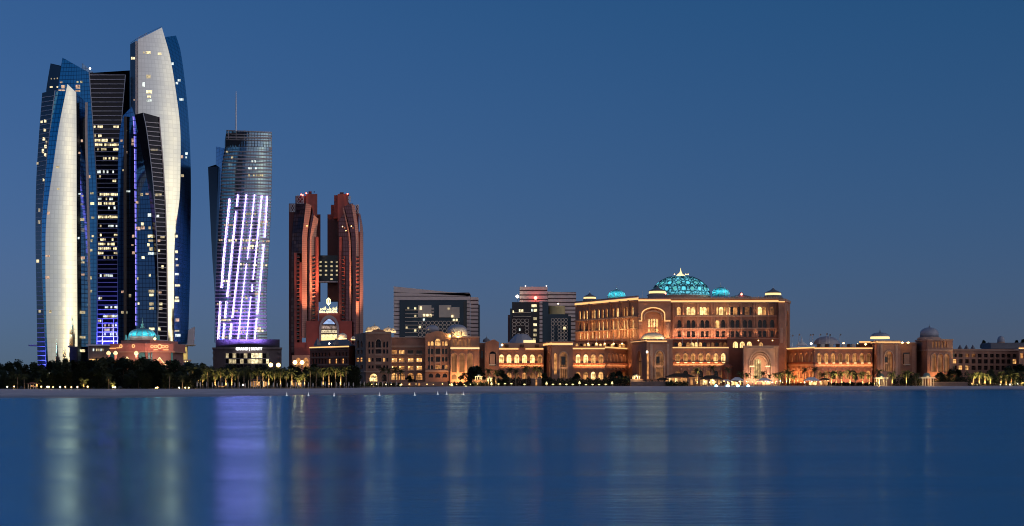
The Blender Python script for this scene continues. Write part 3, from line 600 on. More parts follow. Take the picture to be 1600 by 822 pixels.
# ================================================================== TWISTED HOTEL TOWER
def hotel_tower():
    D0 = 1450.0
    T = thing('hotel_tower', 'twisting round-fronted hotel tower striped with violet light lines, roof mast', 'tower', loc(382, D0))
    le = curve([(351.5, 230), (347, 256), (344, 308), (340.5, 367), (338.3, 415), (336.3, 465), (337, 531), (337, 535)])
    re = curve([(425, 230), (425, 256), (423.5, 328), (421, 377), (419, 415), (416.2, 465), (417.4, 531), (417.4, 535)])
    f = Facet(le, re, D0 + 10, D0 + 10, 46.0)
    hm = curtain('hotel_glass', (0.30, 0.46, 0.56), (0.10, 0.12, 0.14), fl=2.7, sub=1, mull=2.4, wob=0.03, rough=0.15, lw=0.2, metal=0.75)
    f.build('curved_front', hm, T, 24, 50)
    bm_ = mat('hotel_spandrel', (0.46, 0.42, 0.43), 0.6, 0.1, 0.06)
    y = 236.0
    while y < 531:
        slab_on(f, 'floor_band', bm_, T, y, 2.0, out=0.6, n=16); y += 5.7
    # dark side wing without light strips
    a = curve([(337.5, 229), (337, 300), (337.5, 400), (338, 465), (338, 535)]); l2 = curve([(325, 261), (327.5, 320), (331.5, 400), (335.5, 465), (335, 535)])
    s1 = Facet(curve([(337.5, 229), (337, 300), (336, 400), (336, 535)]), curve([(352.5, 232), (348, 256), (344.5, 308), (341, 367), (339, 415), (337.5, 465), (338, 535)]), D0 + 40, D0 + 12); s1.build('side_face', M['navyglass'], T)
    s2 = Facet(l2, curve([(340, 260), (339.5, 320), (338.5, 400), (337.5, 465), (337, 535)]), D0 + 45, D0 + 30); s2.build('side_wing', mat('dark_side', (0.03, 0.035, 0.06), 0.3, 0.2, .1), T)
    back_of(T, l2, re, D0 + 45, D0 + 10, D0 + 60, 230)
    # crown: stacked open rings
    c0 = Facet([(353.6, 203), (353, 231)], [(424.8, 208), (424.8, 231)], D0 + 10, D0 + 10, 34.0)
    c0.build('crown_glass', hm, T, 20, 6)
    for (y, h) in ((203, 1.6), (208.5, 1.2), (213, 2.6), (217.5, 1.2), (229.5, 4.6)):
        slab_on(c0, 'crown_ring', bm_, T, y, h, out=0.8, n=14, slope=3.0 if y < 210 else (1.5 if y < 220 else 0))
    cr = MB()
    n = 16; lo = [c0.row(233, i / n) for i in range(n + 1)]; ring = [(p.x, p.y) for p in lo] + [(lo[-1].x * 1.035, D0 + 55), (lo[0].x * 1.035, D0 + 55)]
    cr.prism(ring, zz(233, D0) - 1, zz(206, D0)); cr.build('crown_core', M['rear'], T)
    for x in (357, 369, 382): rod('crown_post', bm_, T, [(x, 203, D0 + 4), (x, 217, D0 + 4)], 1.0, 1.0)
    m_ = MB(); p0, p1 = pt(368.8, 205, D0), pt(368.8, 160, D0); p2 = pt(368.8, 143, D0); m_.tube(p0, p1, .75, .6, 8); m_.tube(p1, p2, .6, .3, 8); m_.build('mast', M['silver'], T)
    # violet light strips
    strips = [((358, 310.4), (348.3, 405), (345.2, 450)), ((343.4, 471), (340.1, 531)), ((371.3, 303.6), (369.1, 322.5)), ((368.1, 330), (360.3, 405), (354, 463.5)), ((352.8, 471), (350.6, 497)), ((349.5, 505), (348, 531)),
              ((384.7, 303.6), (373, 405), (362.2, 497)), ((361, 505), (358.7, 531)), ((398, 303.6), (386.6, 405)), ((385, 412), (378, 470), (371.4, 531)), ((409.7, 305.5), (399.3, 405), (395.5, 437)), ((394.8, 444), (394, 456)), ((392.2, 463.5), (385, 531)),
              ((418, 306.5), (414, 371)), ((412.6, 381.5), (410.8, 405), (402.7, 491)), ((401.6, 497), (398.3, 531))]
    for st in strips:
        pts = []
        for (u, v) in zip(st[:-1], st[1:]):
            k = max(2, int(abs(v[1] - u[1]) / 9))
            for i in range(k + 1):
                if i == 0 and pts: continue
                x = u[0] + (v[0] - u[0]) * i / k; yy = u[1] + (v[1] - u[1]) * i / k
                xa, xb = f.l(yy), f.r(yy); pts.append((x, yy, f.depth((x - xa) / (xb - xa), yy) - 1.3))
        rod('light_strip', M['led'], T, pts, 0.68, 0.5, 0.4)
    rr = random.Random(9)
    def row(y, x0, x1, k='o2', d=.8):
        x = x0
        while x < x1 - 1:
            if rr.random() < d: pane_on(f, 'lit_window', M[k if rr.random() < .7 else 'o1'], T, x, x + 2.4, y - 1.5, y + 1.7, .7)
            x += rr.choice((3.0, 3.0, 4.5))
    for spec in ((334, 384, 400, 'o1', .6), (334, 407, 418, 'orose'), (347, 384, 400, 'o1', .5), (347, 407, 420, 'orose'), (351.5, 344, 366, 'orose', .7), (351.5, 381, 420, 'o1', .7), (375, 342, 351, 'orose'), (375.5, 357, 369, 'o2', 1), (375.5, 379, 402, 'o2', 1), (377, 410, 421, 'orose', .6), (384, 391, 405, 'o2', .6), (388, 377, 396, 'o2', .9), (391, 398, 419, 'o1', .4),
                 (413, 375, 382, 'o2'), (414.5, 388, 418, 'o2', .7), (420, 376, 380, 'o3', 1), (439, 349, 355, 'o2'), (459, 395, 416, 'orose', .7), (461, 358, 362, 'o1'), (464, 369, 389, 'o1', .8), (466, 384, 389, 'o2'), (475, 339, 349, 'orose'), (478, 339, 363, 'orose', .6), (486, 366, 388, 'o1', .5), (500, 345, 361, 'o2', .7), (513, 339, 350, 'o1', .6), (514, 358, 366, 'o2'), (513, 375, 384, 'o1'), (519, 376, 382, 'o2'), (517, 400, 411, 'o2', .8), (513, 402, 410, 'o2', .8), (527, 345, 355, 'orose', .6),
                 (237, 353.5, 355.5, 'o3', 1), (274, 388, 414, 'o1', .6), (246, 361, 364, 'o3', 1), (241, 388, 396, 'o3', .4), (252, 390, 400, 'o3', .4), (263, 388, 404, 'o3', .4)):
        row(*spec)
    # podium
    pm = mat('hotel_podium', (0.20, 0.16, 0.17), 0.75, 0, .1)
    P = MB(); n = 18; DP = D0 - 20
    def ringp(x0, x1, D, bul): return [(pt(x0 + (x1 - x0) * i / n, HZ, D - bul * 4 * (i / n) * (1 - i / n)).x, D - bul * 4 * (i / n) * (1 - i / n)) for i in range(n + 1)] + [(pt(x1 - 1, HZ, D + 50).x, D + 50), (pt(x0 + 1, HZ, D + 50).x, D + 50)]
    P.prism(ringp(333, 440, DP, 12), 1, zz(543, DP)); P.build('podium', pm, T)
    P = MB(); P.prism(ringp(337, 437, DP + 8, 8), zz(543.5, DP), zz(530, DP)); P.build('podium_attic', mat('attic_dark', (0.05, 0.05, 0.06), 0.5), T)
    P = MB(); P.prism(ringp(331.5, 441, DP - 2, 12), zz(545.5, DP), zz(543, DP)); P.build('podium_cornice', mat('podium_trim', (0.30, 0.25, 0.25), .7), T)
    g = Facet([(345, 551), (345, 577)], [(428, 551), (428, 577)], DP - 3, DP - 3, 46.0)
    for r_, (y0, y1) in enumerate(((552, 559.5), (561, 568), (569, 575))):
        for i in range(14):
            x0 = 346 + i * 5.85
            k = 'windark'
            if i in (8, 9, 10) and r_ < 2: k = 'o2' if i != 10 or r_ == 0 else 'o1'
            if i == 12 and r_ == 1: k = 'o2'
            if (i, r_) in ((1, 0), (2, 1), (3, 1), (3, 0), (13, 0), (7, 1), (6, 0), (5, 1)): k = 'o1'
            pane_on(g, 'window', M[k], T, x0, x0 + 5.2, y0, y1, .3)
    for y in (559.7, 568.2): slab_on(g, 'glazing_band', bm_, T, y, 1.0, out=.8, n=10)
    for i in range(4):
        for sx_ in (333.5, 338): pass
    for y in (551, 560): 
        for x in (334.5, 437.5):
            p = pt(x, y, DP - 2); q = MB(); q.box(p.x - 1.1, p.x + 1.1, p.y - 1.5, p.y + 1, p.z - 1.2, p.z + 1); q.build('balcony', pm, T)
    # added area lamps fill in the violet wash of the light strips
    for x in (352, 378, 402): p = pt(x, 533, D0 - 26); lamp('violet_fill', 'AREA', (p.x, p.y, p.z), (p.x, p.y + 26, p.z + 60), 20000, (0.36, 0.20, 1.0), 12, size_y=1.5)
    # sign over the entrance
    txt('sign', 'GRAND | HYATT', pt(389, 547.2, DP - 15.2), 4.4 / FOC * DP * 1.36, M['signwhite'], T, width=40.5 / FOC * DP, bold=.05)

def txt(name, s, p, size, m, parent, width=None, bold=0.0, ext=0.12):
    c = bpy.data.curves.new(name, 'FONT'); c.body = s; c.align_x = 'CENTER'; c.size = size; c.extrude = ext; c.offset = bold
    o = bpy.data.objects.new(name, c); COL.objects.link(o); o.data.materials.append(m)
    o.location = Vector(p) - ORG[parent.name]; o.rotation_euler = (R(90), 0, 0); o.parent = parent
    if width:
        bpy.context.view_layer.update(); sx_ = width / max(o.dimensions.x, .01)
    me = bpy.data.meshes.new_from_object(o.evaluated_get(bpy.context.evaluated_depsgraph_get()))
    q = bpy.data.objects.new('sign_lettering', me); q.location = o.location; q.rotation_euler = o.rotation_euler; q.scale = (sx_ if width else 1, 1, 1)
    bpy.data.objects.remove(o); COL.objects.link(q); q.name = name; q.parent = parent
    return q
hotel_tower()

# ================================================================== RED TWIN-TOWER HOTEL
def red_hotel():
    D0 = 1330.0
    T = thing('twin_tower_hotel', 'red twin-tower hotel joined by a sky bridge over a pointed arch', 'hotel', loc(510, D0))
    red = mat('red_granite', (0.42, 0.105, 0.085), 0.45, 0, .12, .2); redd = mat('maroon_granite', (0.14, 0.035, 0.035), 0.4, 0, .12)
    mg = curtain('maroon_glass', (0.14, 0.07, 0.08), (0.05, 0.02, 0.02), fl=3.3, sub=1, mull=2.0, wob=.03, rough=.12)
    cg = curtain('copper_glass', (0.60, 0.30, 0.23), (0.26, 0.11, 0.08), fl=3.3, sub=2, mull=1.3, wob=.01, rough=.35, metal=.15)
    B = 600.5
    def sheet(name, Lp, Rp, dl, dr, m, bul=0.0, nu=4, nv=24):
        f = Facet(Lp, Rp, D0 + dl, D0 + dr, bul); f.build(name, m, T, nu, nv); return f
    def blk(name, x0, x1, y0, y1, d, m, dep=25):
        a, c = pt(x0, y1, D0 + d), pt(x1, y0, D0 + d); q = MB(); k = (D0 + d + dep) / (D0 + d); e = .0; q.hexa([(a.x, D0 + d, a.z), (c.x, D0 + d, a.z), (c.x * k - e, D0 + d + dep, a.z), (a.x * k + e, D0 + d + dep, a.z), (a.x, D0 + d, c.z), (c.x, D0 + d, c.z), (c.x * k - e, D0 + d + dep, c.z), (a.x * k + e, D0 + d + dep, c.z)]); return q.build(name, m, T)
    # left tower
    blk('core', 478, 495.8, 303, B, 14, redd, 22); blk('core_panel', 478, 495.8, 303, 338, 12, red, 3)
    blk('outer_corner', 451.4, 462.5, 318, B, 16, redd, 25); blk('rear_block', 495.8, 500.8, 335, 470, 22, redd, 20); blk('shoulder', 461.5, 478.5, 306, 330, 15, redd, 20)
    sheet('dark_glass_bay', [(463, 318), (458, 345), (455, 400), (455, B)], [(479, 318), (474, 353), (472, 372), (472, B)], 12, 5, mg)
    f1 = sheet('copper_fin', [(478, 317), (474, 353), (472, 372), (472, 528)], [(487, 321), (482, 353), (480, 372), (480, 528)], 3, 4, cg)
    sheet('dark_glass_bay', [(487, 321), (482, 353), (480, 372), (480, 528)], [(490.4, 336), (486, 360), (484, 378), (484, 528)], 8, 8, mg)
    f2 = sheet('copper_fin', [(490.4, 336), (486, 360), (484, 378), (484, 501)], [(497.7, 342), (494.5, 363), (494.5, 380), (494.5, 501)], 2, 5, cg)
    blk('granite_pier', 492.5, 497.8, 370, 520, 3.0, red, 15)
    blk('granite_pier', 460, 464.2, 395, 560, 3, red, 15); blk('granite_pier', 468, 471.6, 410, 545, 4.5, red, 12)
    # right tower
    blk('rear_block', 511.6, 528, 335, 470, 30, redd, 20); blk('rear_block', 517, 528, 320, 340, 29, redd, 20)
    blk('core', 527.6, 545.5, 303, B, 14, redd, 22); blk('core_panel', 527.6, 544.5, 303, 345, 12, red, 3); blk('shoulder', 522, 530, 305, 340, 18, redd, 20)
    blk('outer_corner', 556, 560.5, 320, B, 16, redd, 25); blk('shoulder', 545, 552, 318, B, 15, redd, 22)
    sheet('dark_glass_bay', [(529, 345), (529, 400), (529, B)], [(537, 335), (543, 365), (546, 400), (546, B)], 8, 8, mg)
    sheet('dark_glass_bay', [(538, 322), (544, 360), (547.5, 400), (548, B)], [(549.5, 318), (554, 345), (556.5, 372), (556.5, B)], 8, 8, mg)
    f3 = sheet('copper_fin', [(535.2, 325), (540, 345), (544.5, 370), (545.9, 410), (545.9, 501)], [(537, 324), (542, 345), (547, 370), (548.6, 410), (548.6, 501)], 3, 3, cg)
    f4 = sheet('copper_fin', [(548.8, 318.5), (553, 345), (556, 372), (556, 410), (556, 535)], [(554.6, 321), (558, 345), (560, 363), (560.5, 410), (560.5, 535)], 3, 4, cg)
    f5 = sheet('copper_fin', [(560, 333), (562, 350), (562, 410), (562, 545)], [(563, 334), (567, 357), (567.6, 410), (567.6, 545)], 5, 10, cg)
    blk('outer_corner', 560, 567.6, 362, B, 14, redd, 22)
    blk('granite_pier', 530.2, 533.8, 370, 505, 4, red, 14); blk('granite_pier', 535.5, 538.5, 400, 505, 5, red, 14)
    # sky bridge
    blk('sky_bridge', 497.5, 530, 399, 440, 16, mat('bridge_glass', (0.03, 0.045, 0.06), .2, 0, .1), 20); blk('bridge_sill', 497.5, 530, 439.5, 441.3, 15.6, M['bandmetal'], 1)
    for r_ in range(5):
        for c_ in range(4):
            if r_ == 4 and c_ != 2: continue
            x, y = 500.8 + c_ * 8.6, 409 + r_ * 6.7; p = pt(x, y, D0 + 15.7)
            q = MB(); q.box(p.x - .95, p.x + .95, p.y - .2, p.y + .2, p.z - .9, p.z + .5); q.build('lit_window', M['o1'], T)
    # balcony niches: two columns in each tower
    for (xc, y0, y1, ww, dd) in ((466, 400, 532, 3.6, 2.6), (490.2, 400, 500, 4.2, 1.2), (536.2, 404, 502, 3.6, 3.6), (558.8, 402, 470, 4.0, 2.2)):
        y = y0
        while y < y1:
            p = pt(xc, y, D0 + dd); hw = ww / 2 / FOC * D0
            q = MB(); q.box(p.x - hw, p.x + hw, p.y - .4, p.y + 1.2, p.z - .75, p.z + .75); w_ = q.build('balcony_niche', M['windark'], T)
            q = MB(); q.box(p.x - hw - .3, p.x + hw + .3, p.y - 1.2, p.y + .3, p.z - 1.5, p.z - .85); q.build('balcony_slab', red, w_)
            y += 6.1
    # base with pointed arch
    blk('base_wall', 478.5, 550, 501.5, B, 0.5, red, 22); blk('base_step', 460, 478.5, 535, B, 1.5, red, 22); blk('base_step', 550, 568, 540, B, 3, red, 22)
    blk('gate_wall', 498.2, 531, 489.5, B, 0, red, 12)
    def arch_pts(xc, hw, yb, ys, ya, n=10):
        L_ = [(xc - hw, yb), (xc - hw, ys)]
        for i in range(1, n): t = i / n; L_.append((xc - hw * (1 - t ** 1.7), ys + (ya - ys) * math.sin(t * math.pi / 2) ** .95))
        L_.append((xc, ya)); return L_ + [(2 * xc - x, y) for (x, y) in reversed(L_[:-1])]
    xo = 514.2; O = arch_pts(xo, 15.5, 532, 514, 492.5); I = arch_pts(xo, 12.4, 532, 514.5, 497.5)
    q = MB()
    for i in range(len(O) - 1):
        for dz in (0,):
            a, b_, c, d = pt(*O[i], D0 - 2), pt(*O[i + 1], D0 - 2), pt(*I[i + 1], D0 - 2), pt(*I[i], D0 - 2); s = Vector((0, 3, 0))
            q.hexa([a + s, b_ + s, c + s, d + s, a, b_, c, d])
    q.build('arch_surround', mat('arch_grey', (0.45, 0.42, 0.45), .5, 0, .06), T)
    def glaze(y0, y1, m, name):
        ys = [p for p in I if y0 <= p[1] <= y1]
        xl = lambda y: xo - 12.4 * (1.0 if y >= 514.5 else max(0.02, 1 - min(1, (514.5 - y) / 17.0) ** 2.0))
        n = 5; L1 = [(xl(y0 + (y1 - y0) * i / n), y0 + (y1 - y0) * i / n) for i in range(n + 1)]
        poly = L1 + [(2 * xo - x, y) for (x, y) in reversed(L1)]
        q = MB(); q.ngon([pt(x, y, D0 - .6) for (x, y) in poly]); return q.build(name, m, T)
    glaze(498.5, 506.5, lit('arch_blue', (0.42, 0.60, 1.0), .75, .3), 'arch_glazing'); glaze(506.5, 509, M['winframe'], 'arch_transom'); glaze(509, 513.5, lit('arch_rose', (.9, .65, .55), .35, .8, .9), 'arch_glazing'); glaze(513.5, 515.5, M['winframe'], 'arch_transom')
    glaze(515.5, 520.5, lit('arch_cream', (1, .8, .5), .7, .7, .9), 'arch_glazing'); glaze(520.5, 522.5, M['winframe'], 'arch_transom'); glaze(522.5, 527.5, lit('arch_gold', (1, .82, .4), 1.3, .5, .9), 'arch_glazing'); glaze(527.5, 532, M['covewhite'], 'arch_threshold')
    # emblem and name above the arch
    q = MB(); H8 = [(513.3, 465), (516.5, 468), (516.5, 474), (513.3, 477.5), (510.2, 474), (510.2, 468)]; J8 = [(513.3 + (x - 513.3) * .62, 471.2 + (y - 471.2) * .72) for x, y in H8]
    for i in range(6):
        j = (i + 1) % 6; s = Vector((0, .5, 0)); a, b_, c, d = pt(*H8[i], D0 - 1), pt(*H8[j], D0 - 1), pt(*J8[j], D0 - 1), pt(*J8[i], D0 - 1); q.hexa([a + s, b_ + s, c + s, d + s, a, b_, c, d])
    a, c = pt(512.6, 475, D0 - 1), pt(514, 468, D0 - 1); q.box(a.x, c.x, a.y, a.y + .4, a.z, c.z); q.build('emblem', M['signgold'], T)
    ar = ''.join(chr(k) for k in (0xFEAE, 0xFEBC, 0xFED8, 0xFEDF, 0xFE8D, 0x20, 0xFE8F, 0xFE8E, 0xFE91, 0x20, 0xFED5, 0xFEAA, 0xFEE8, 0xFED3))
    txt('sign', ar, pt(513.3, 484, D0 - 1), 5.2 / FOC * D0 * 1.3, M['signgold'], T, width=27 / FOC * D0, bold=.03)
    txt('sign', 'BAB AL QASR HOTEL', pt(513.2, 488.8, D0 - 1), 3.4 / FOC * D0 * 1.4, M['signgold'], T, width=28 / FOC * D0, bold=.05)
    # roof beacons and steelwork
    for (x, y) in ((470.5, 304), (473, 305), (478.5, 302), (543, 303), (491, 300)):
        p = pt(x, y, D0 + 12); q = MB(); q.lathe(p, [(.01, -.7), (.7, 0), (.01, .7)], 8); q.build('red_beacon', M['redlamp'] if x != 491 else M['rear'], T)
    def lattice(x0, x1, y0, y1):
        q = MB(); c = lambda u, v: pt(x0 + (x1 - x0) * u, y0 + (y1 - y0) * v, D0 + 12)
        for (a, b_) in (((0, 0), (1, 0)), ((0, 1), (1, 1)), ((0, 0), (0, 1)), ((1, 0), (1, 1)), ((0, 0), (1, 1)), ((1, 0), (0, 1)), ((.5, 0), (0, .5)), ((.5, 0), (1, .5)), ((0, .5), (.5, 1)), ((1, .5), (.5, 1))): q.tube(c(*a), c(*b_), .22, .22, 4)
        q.build('roof_steelwork', M['silver'], T)
    lattice(464, 474.5, 305, 318); lattice(453, 461, 319, 331); lattice(554.5, 560.5, 320, 333); lattice(544, 548, 307, 316)
    blk('roof_plant', 482, 487, 299, 304, 18, redd, 6); blk('roof_plant', 531, 537, 300.5, 304, 18, redd, 6)
    for (x, y) in ((479.7, 353), (535.2, 354), (549, 353.5), (540.5, 360.5)):
        p = pt(x, y, D0 + 1); q = MB(); q.lathe(p, [(.01, -.5), (.5, 0), (.01, .5)], 8); q.build('facade_lamp', M['warmlamp'], T)
    # porch
    q = MB(); a, c = pt(456, 578, D0 - 8), pt(484, 555, D0 - 8); q.box(a.x, c.x, D0 - 8, D0, 1, c.z); q.build('porch', M['stonepale'], T)
    for x in (466, 478):
        q = MB(); A_ = arch_pts(x, 4.2, 576, 566, 559, 6); q.ngon([pt(px, py, D0 - 8.2) for px, py in A_]); q.build('porch_arch', M['w1'], T)
    # copper floodlights on the fins
    for (x, y, e) in ((475.5, 531, 1.0), (486.5, 503, .9), (492, 503, .9), (547.3, 504, .8), (558.5, 538, 1.0), (565, 548, .8)):
        p = pt(x, y, D0 - 9); lamp('fin_floodlight', 'SPOT', (p.x, p.y, p.z), (p.x, p.y + 12, p.z + 50), e * 380000, (1.0, 0.46, 0.24), .3, 26, blend=.8)
    p = pt(514, 585, D0 - 30); lamp('plaza_light', 'AREA', (p.x, p.y, p.z), (p.x, p.y + 30, p.z + 14), 5000, (1.0, .5, .32), 30, size_y=2)
red_hotel()

# ================================================================== TWO OFFICE BLOCKS BEHIND THE PALACE
def office_blocks():
    D0 = 1260.0
    st = mat('striped_cladding', (0.84, 0.68, 0.62), .7, 0, .06); sd = mat('striped_joint', (0.13, 0.075, 0.075), .6, 0, .1)
    hexm = mat('lattice_cladding', (0.72, 0.60, 0.48), .7, 0, .06); teal = mat('teal_glass', (0.03, 0.055, 0.08), .15, .2, .2, .05)
    def stripe_stack(T, x0, x1, ytop, ybot, D, step, dep, slope=0.0, name='cladding_band'):
        a, c = pt(x0, 600, D), pt(x1, 600, D)
        q = MB(); q.box(a.x + .3, c.x - .3, D + .5, D + dep - .5, 1, zz(ytop, D) - .4); q.build('joint_core', sd, T)
        y = ytop; k = 0
        while y < ybot:
            h = step * (.70)
            za, zb = zz(y + h, D), zz(y, D)
            zr = zz(y + (slope if k == 0 else 0), D)
            q = MB(); q.hexa([(a.x, D, za), (c.x, D, za), (c.x, D + dep, za), (a.x, D + dep, za), (a.x, D, zb), (c.x, D, zr), (c.x, D + dep, zr), (a.x, D + dep, zb)])
            q.build(name, st, T); y += step; k += 1
    # --- left block
    T = thing('office_block', 'striped beige office block with sloping roofline and recessed dark glass front', 'building', loc(680, D0), 'striped office blocks')
    a, c = pt(615, 600, D0), pt(734, 600, D0)
    q = MB(); za, zl, zr = zz(457.5, D0), zz(447.5, D0), zz(459.5, D0)
    q.add([(a.x, D0, zz(456.5, D0)), (c.x, D0, zz(462.5, D0)), (c.x, D0, zz(458.6, D0)), (pt(700, 0, D0).x, D0, zz(456.2, D0)), (a.x, D0, zl),
           (a.x, D0 + 30, zz(456.5, D0)), (c.x, D0 + 30, zz(462.5, D0)), (c.x, D0 + 30, zz(458.6, D0)), (pt(700, 0, D0).x, D0 + 30, zz(456.2, D0)), (a.x, D0 + 30, zl)],
          [(0, 1, 2, 3, 4), (9, 8, 7, 6, 5), (0, 5, 6, 1), (1, 6, 7, 2), (2, 7, 8, 3), (3, 8, 9, 4), (4, 9, 5, 0)]); q.build('roof_parapet', st, T)
    for (y, h) in ((457.9, 4.4), (463.4, 4.4)):
        q = MB(); q.box(a.x, c.x, D0, D0 + 30, zz(y + h + (1.0 if y > 460 else 0), D0), zz(y, D0)); q.build('cladding_band', st, T)
    q = MB(); q.box(a.x + .4, c.x - .4, D0 + .8, D0 + 30, 1, zz(457, D0)); q.build('joint_core', sd, T)
    y = 469.6
    while y < 545:
        for (x0, x1) in ((615, 624.2), (729.5, 734.5)):
            p, r_ = pt(x0, 0, D0), pt(x1, 0, D0); q = MB(); q.box(p.x, r_.x, D0, D0 + 6, zz(y + 4.6, D0), zz(y, D0)); q.build('cladding_band', st, T)
        y += 6.0
    stripe_stack(T, 735, 747, 464.5, 545, D0 + 4, 6.0, 24); q = MB(); p, r_ = pt(746.5, 0, D0 + 12), pt(749.5, 0, D0 + 12); q.box(p.x, r_.x, D0 + 12, D0 + 30, 1, zz(475, D0)); q.build('rear_glass', teal, T)
    g0, g1 = pt(624.3, 0, D0 - .6), pt(729.4, 0, D0 - .6)
    q = MB(); q.box(g0.x, g1.x, D0 - .8, D0 + 2, 1, zz(469.3, D0)); q.build('glass_front', teal, T)
    q = MB(); p, r_ = pt(724.5, 0, D0), pt(729, 0, D0); q.box(p.x, r_.x, D0 - 1.2, D0, 1, zz(471, D0)); q.build('dark_slot', M['windark'], T)
    fp = lambda x0, x1, y0, y1, o, n, m: pane_box(T, x0, x1, y0, y1, D0 - .8, o, n, m)
    fp(653.5, 674, 477, 496, 1.6, 'beige_panel', hexm); fp(686, 705, 477, 496, 1.6, 'beige_panel', hexm); fp(705.2, 718, 480, 496, 1.2, 'beige_panel', hexm)
    fp(656, 659, 479, 484, 1.9, 'lit_window', M['o2'])
    for i in range(3): fp(674.2, 678, 481 + i * 5, 484 + i * 5, 1.3, 'balcony', hexm)
    for x in (661, 666.5, 671): fp(x, x + 3.6, 491, 494.5, 1.9, 'lit_window', M['o2'])
    for (x, y, k) in ((649, 482, 'o2'), (649, 494, 'o1'), (649, 516.5, 'o2'), (638, 481.5, 'o1'), (701, 482.5, 'o1'), (707, 494.5, 'o2'), (709, 500, 'o2'), (713.5, 500, 'o2'), (656, 511, 'o2'), (635.5, 512, 'o1'), (662.5, 499.5, 'o3')): fp(x - 1.4, x + 1.4, y - 1.6, y + 1.6, 1.95, 'lit_window', M[k])
    y = 484.0
    while y < 535:
        fp(633, 653, y, y + 1.0, 1.4, 'balcony_edge', hexm); 
        if 490 < y or True: fp(706, 718.5, y + .2, y + .9, 1.5, 'balcony_edge', hexm)
        y += 5.9
    for r_ in range(5):
        for c_ in range(10):
            x = 653.6 + c_ * 6.35 + (0); yy = 501.5 + r_ * 6.2
            p = pt(x + 3, yy + 3, D0 - 2.0); s_ = 1.0 / FOC * D0
            hexframe(T, p, 3.1 * s_, 3.0 * s_, .8 * s_, hexm)
    # --- right block
    D1 = 1230.0
    T = thing('office_block', 'striped beige block with red roof lamp and honeycomb bays, beside the palace', 'building', loc(850, D1), 'striped office blocks')
    stripe_stack(T, 856, 900.5, 455.5, 545, D1 + 6, 6.0, 30, 1.8)
    stripe_stack(T, 812, 855.5, 448, 476, D1 + 2, 7.0, 30)
    stripe_stack(T, 843, 847.5, 470, 545, D1 - 3, 6.0, 8)
    fq = lambda x0, x1, y0, y1, o, n, m, dep=10: pane_box(T, x0, x1, y0, y1, D1 - 1, o, n, m, dep)
    fq(800, 843, 472, 560, .0, 'dark_glass_bay', M['darkglass'], 30); fq(847.5, 857, 471, 560, .0, 'dark_glass_bay', teal, 30); fq(797, 802, 482, 560, -1, 'dark_glass_bay', teal, 20); fq(793.5, 800, 492, 560, -1.5, 'edge_bay', sd, 20)
    fq(799, 829, 496.5, 560, 1.5, 'honeycomb_bay', mat('honeycomb_dark', (.05, .035, .035), .5), 6); fq(857, 888, 491, 560, .5, 'honeycomb_bay', teal, 20)
    cg = mat('gold_drum', (0.50, 0.40, 0.20), .4, .2, .1)
    c = pt(870, 0, D1 + 4); q = MB(); q.lathe((c.x, D1 + 4, zz(496, D1)), [(13 / FOC * D1, 0), (13 / FOC * D1, 18 / FOC * D1), (.01, 18 / FOC * D1)], 28, squash=.5); q.build('gold_drum', cg, T, False)
    fq(888, 892, 494, 560, .6, 'side_glass', teal, 16)
    for (T_x, n, x0, y0) in ((0, 4, 800.5, 498), (0, 5, 860.5, 497)):
        for r_ in range(7):
            for c_ in range(n):
                if x0 > 850 and r_ > 1 and c_ in (1,): continue
                if x0 < 850 and 2 <= r_ <= 3 and c_ in (1, 2): continue
                p = pt(x0 + c_ * (6.6 if n == 4 else 5.2) + 3, y0 + r_ * 5.7 + 3, D1 - 3.2); s_ = 1 / FOC * D1
                hexframe(T, p, (3.2 if n == 4 else 2.5) * s_, 2.8 * s_, .75 * s_, hexm)
    for (x, y, ww, k) in ((834.5, 478, 8, 'o2'), (836.5, 485, 5, 'o2'), (802, 487, 2, 'o2'), (812, 485.5, 2.4, 'o2'), (816, 485.5, 3, 'o2'), (831.5, 485, 3, 'o3'), (836, 498, 5, 'o1'), (836, 507.5, 5, 'o2'), (836, 516, 5, 'o1'), (836, 523.5, 5, 'o1'), (812, 515, 2, 'o3'), (834.5, 531, 4, 'o1'), (882, 513, 4, 'o2')):
        fq(x - ww / 2, x + ww / 2, y - 2, y + 2, 2.2 if x < 880 else 3.5, 'lit_window', M[k], .5)
    for y in (488, 494): fq(802, 830, y, y + .8, 1.2, 'balcony_edge', hexm, 1)
    for (x, y, k, r_) in ((808.3, 463.3, 'whitelamp', 1.3), (836.8, 465.5, 'redlamp', 1.4), (821, 446.8, 'whitelamp', .35), (853.8, 446.8, 'whitelamp', .35), (872, 474.5, 'whitelamp', .5)):
        p = pt(x, y, D1 - 3); q = MB(); q.lathe(p, [(.01, -r_), (r_ * .7, -r_ * .7), (r_, 0), (r_ * .7, r_ * .7), (.01, r_)], 10); q.build('roof_lamp', M[k], T, True)
        if r_ > .4: q = MB(); q.tube((p.x, p.y + 2, p.z - 4), (p.x, p.y, p.z - r_), .15, .15, 5); q.build('lamp_post', M['rear'], T)

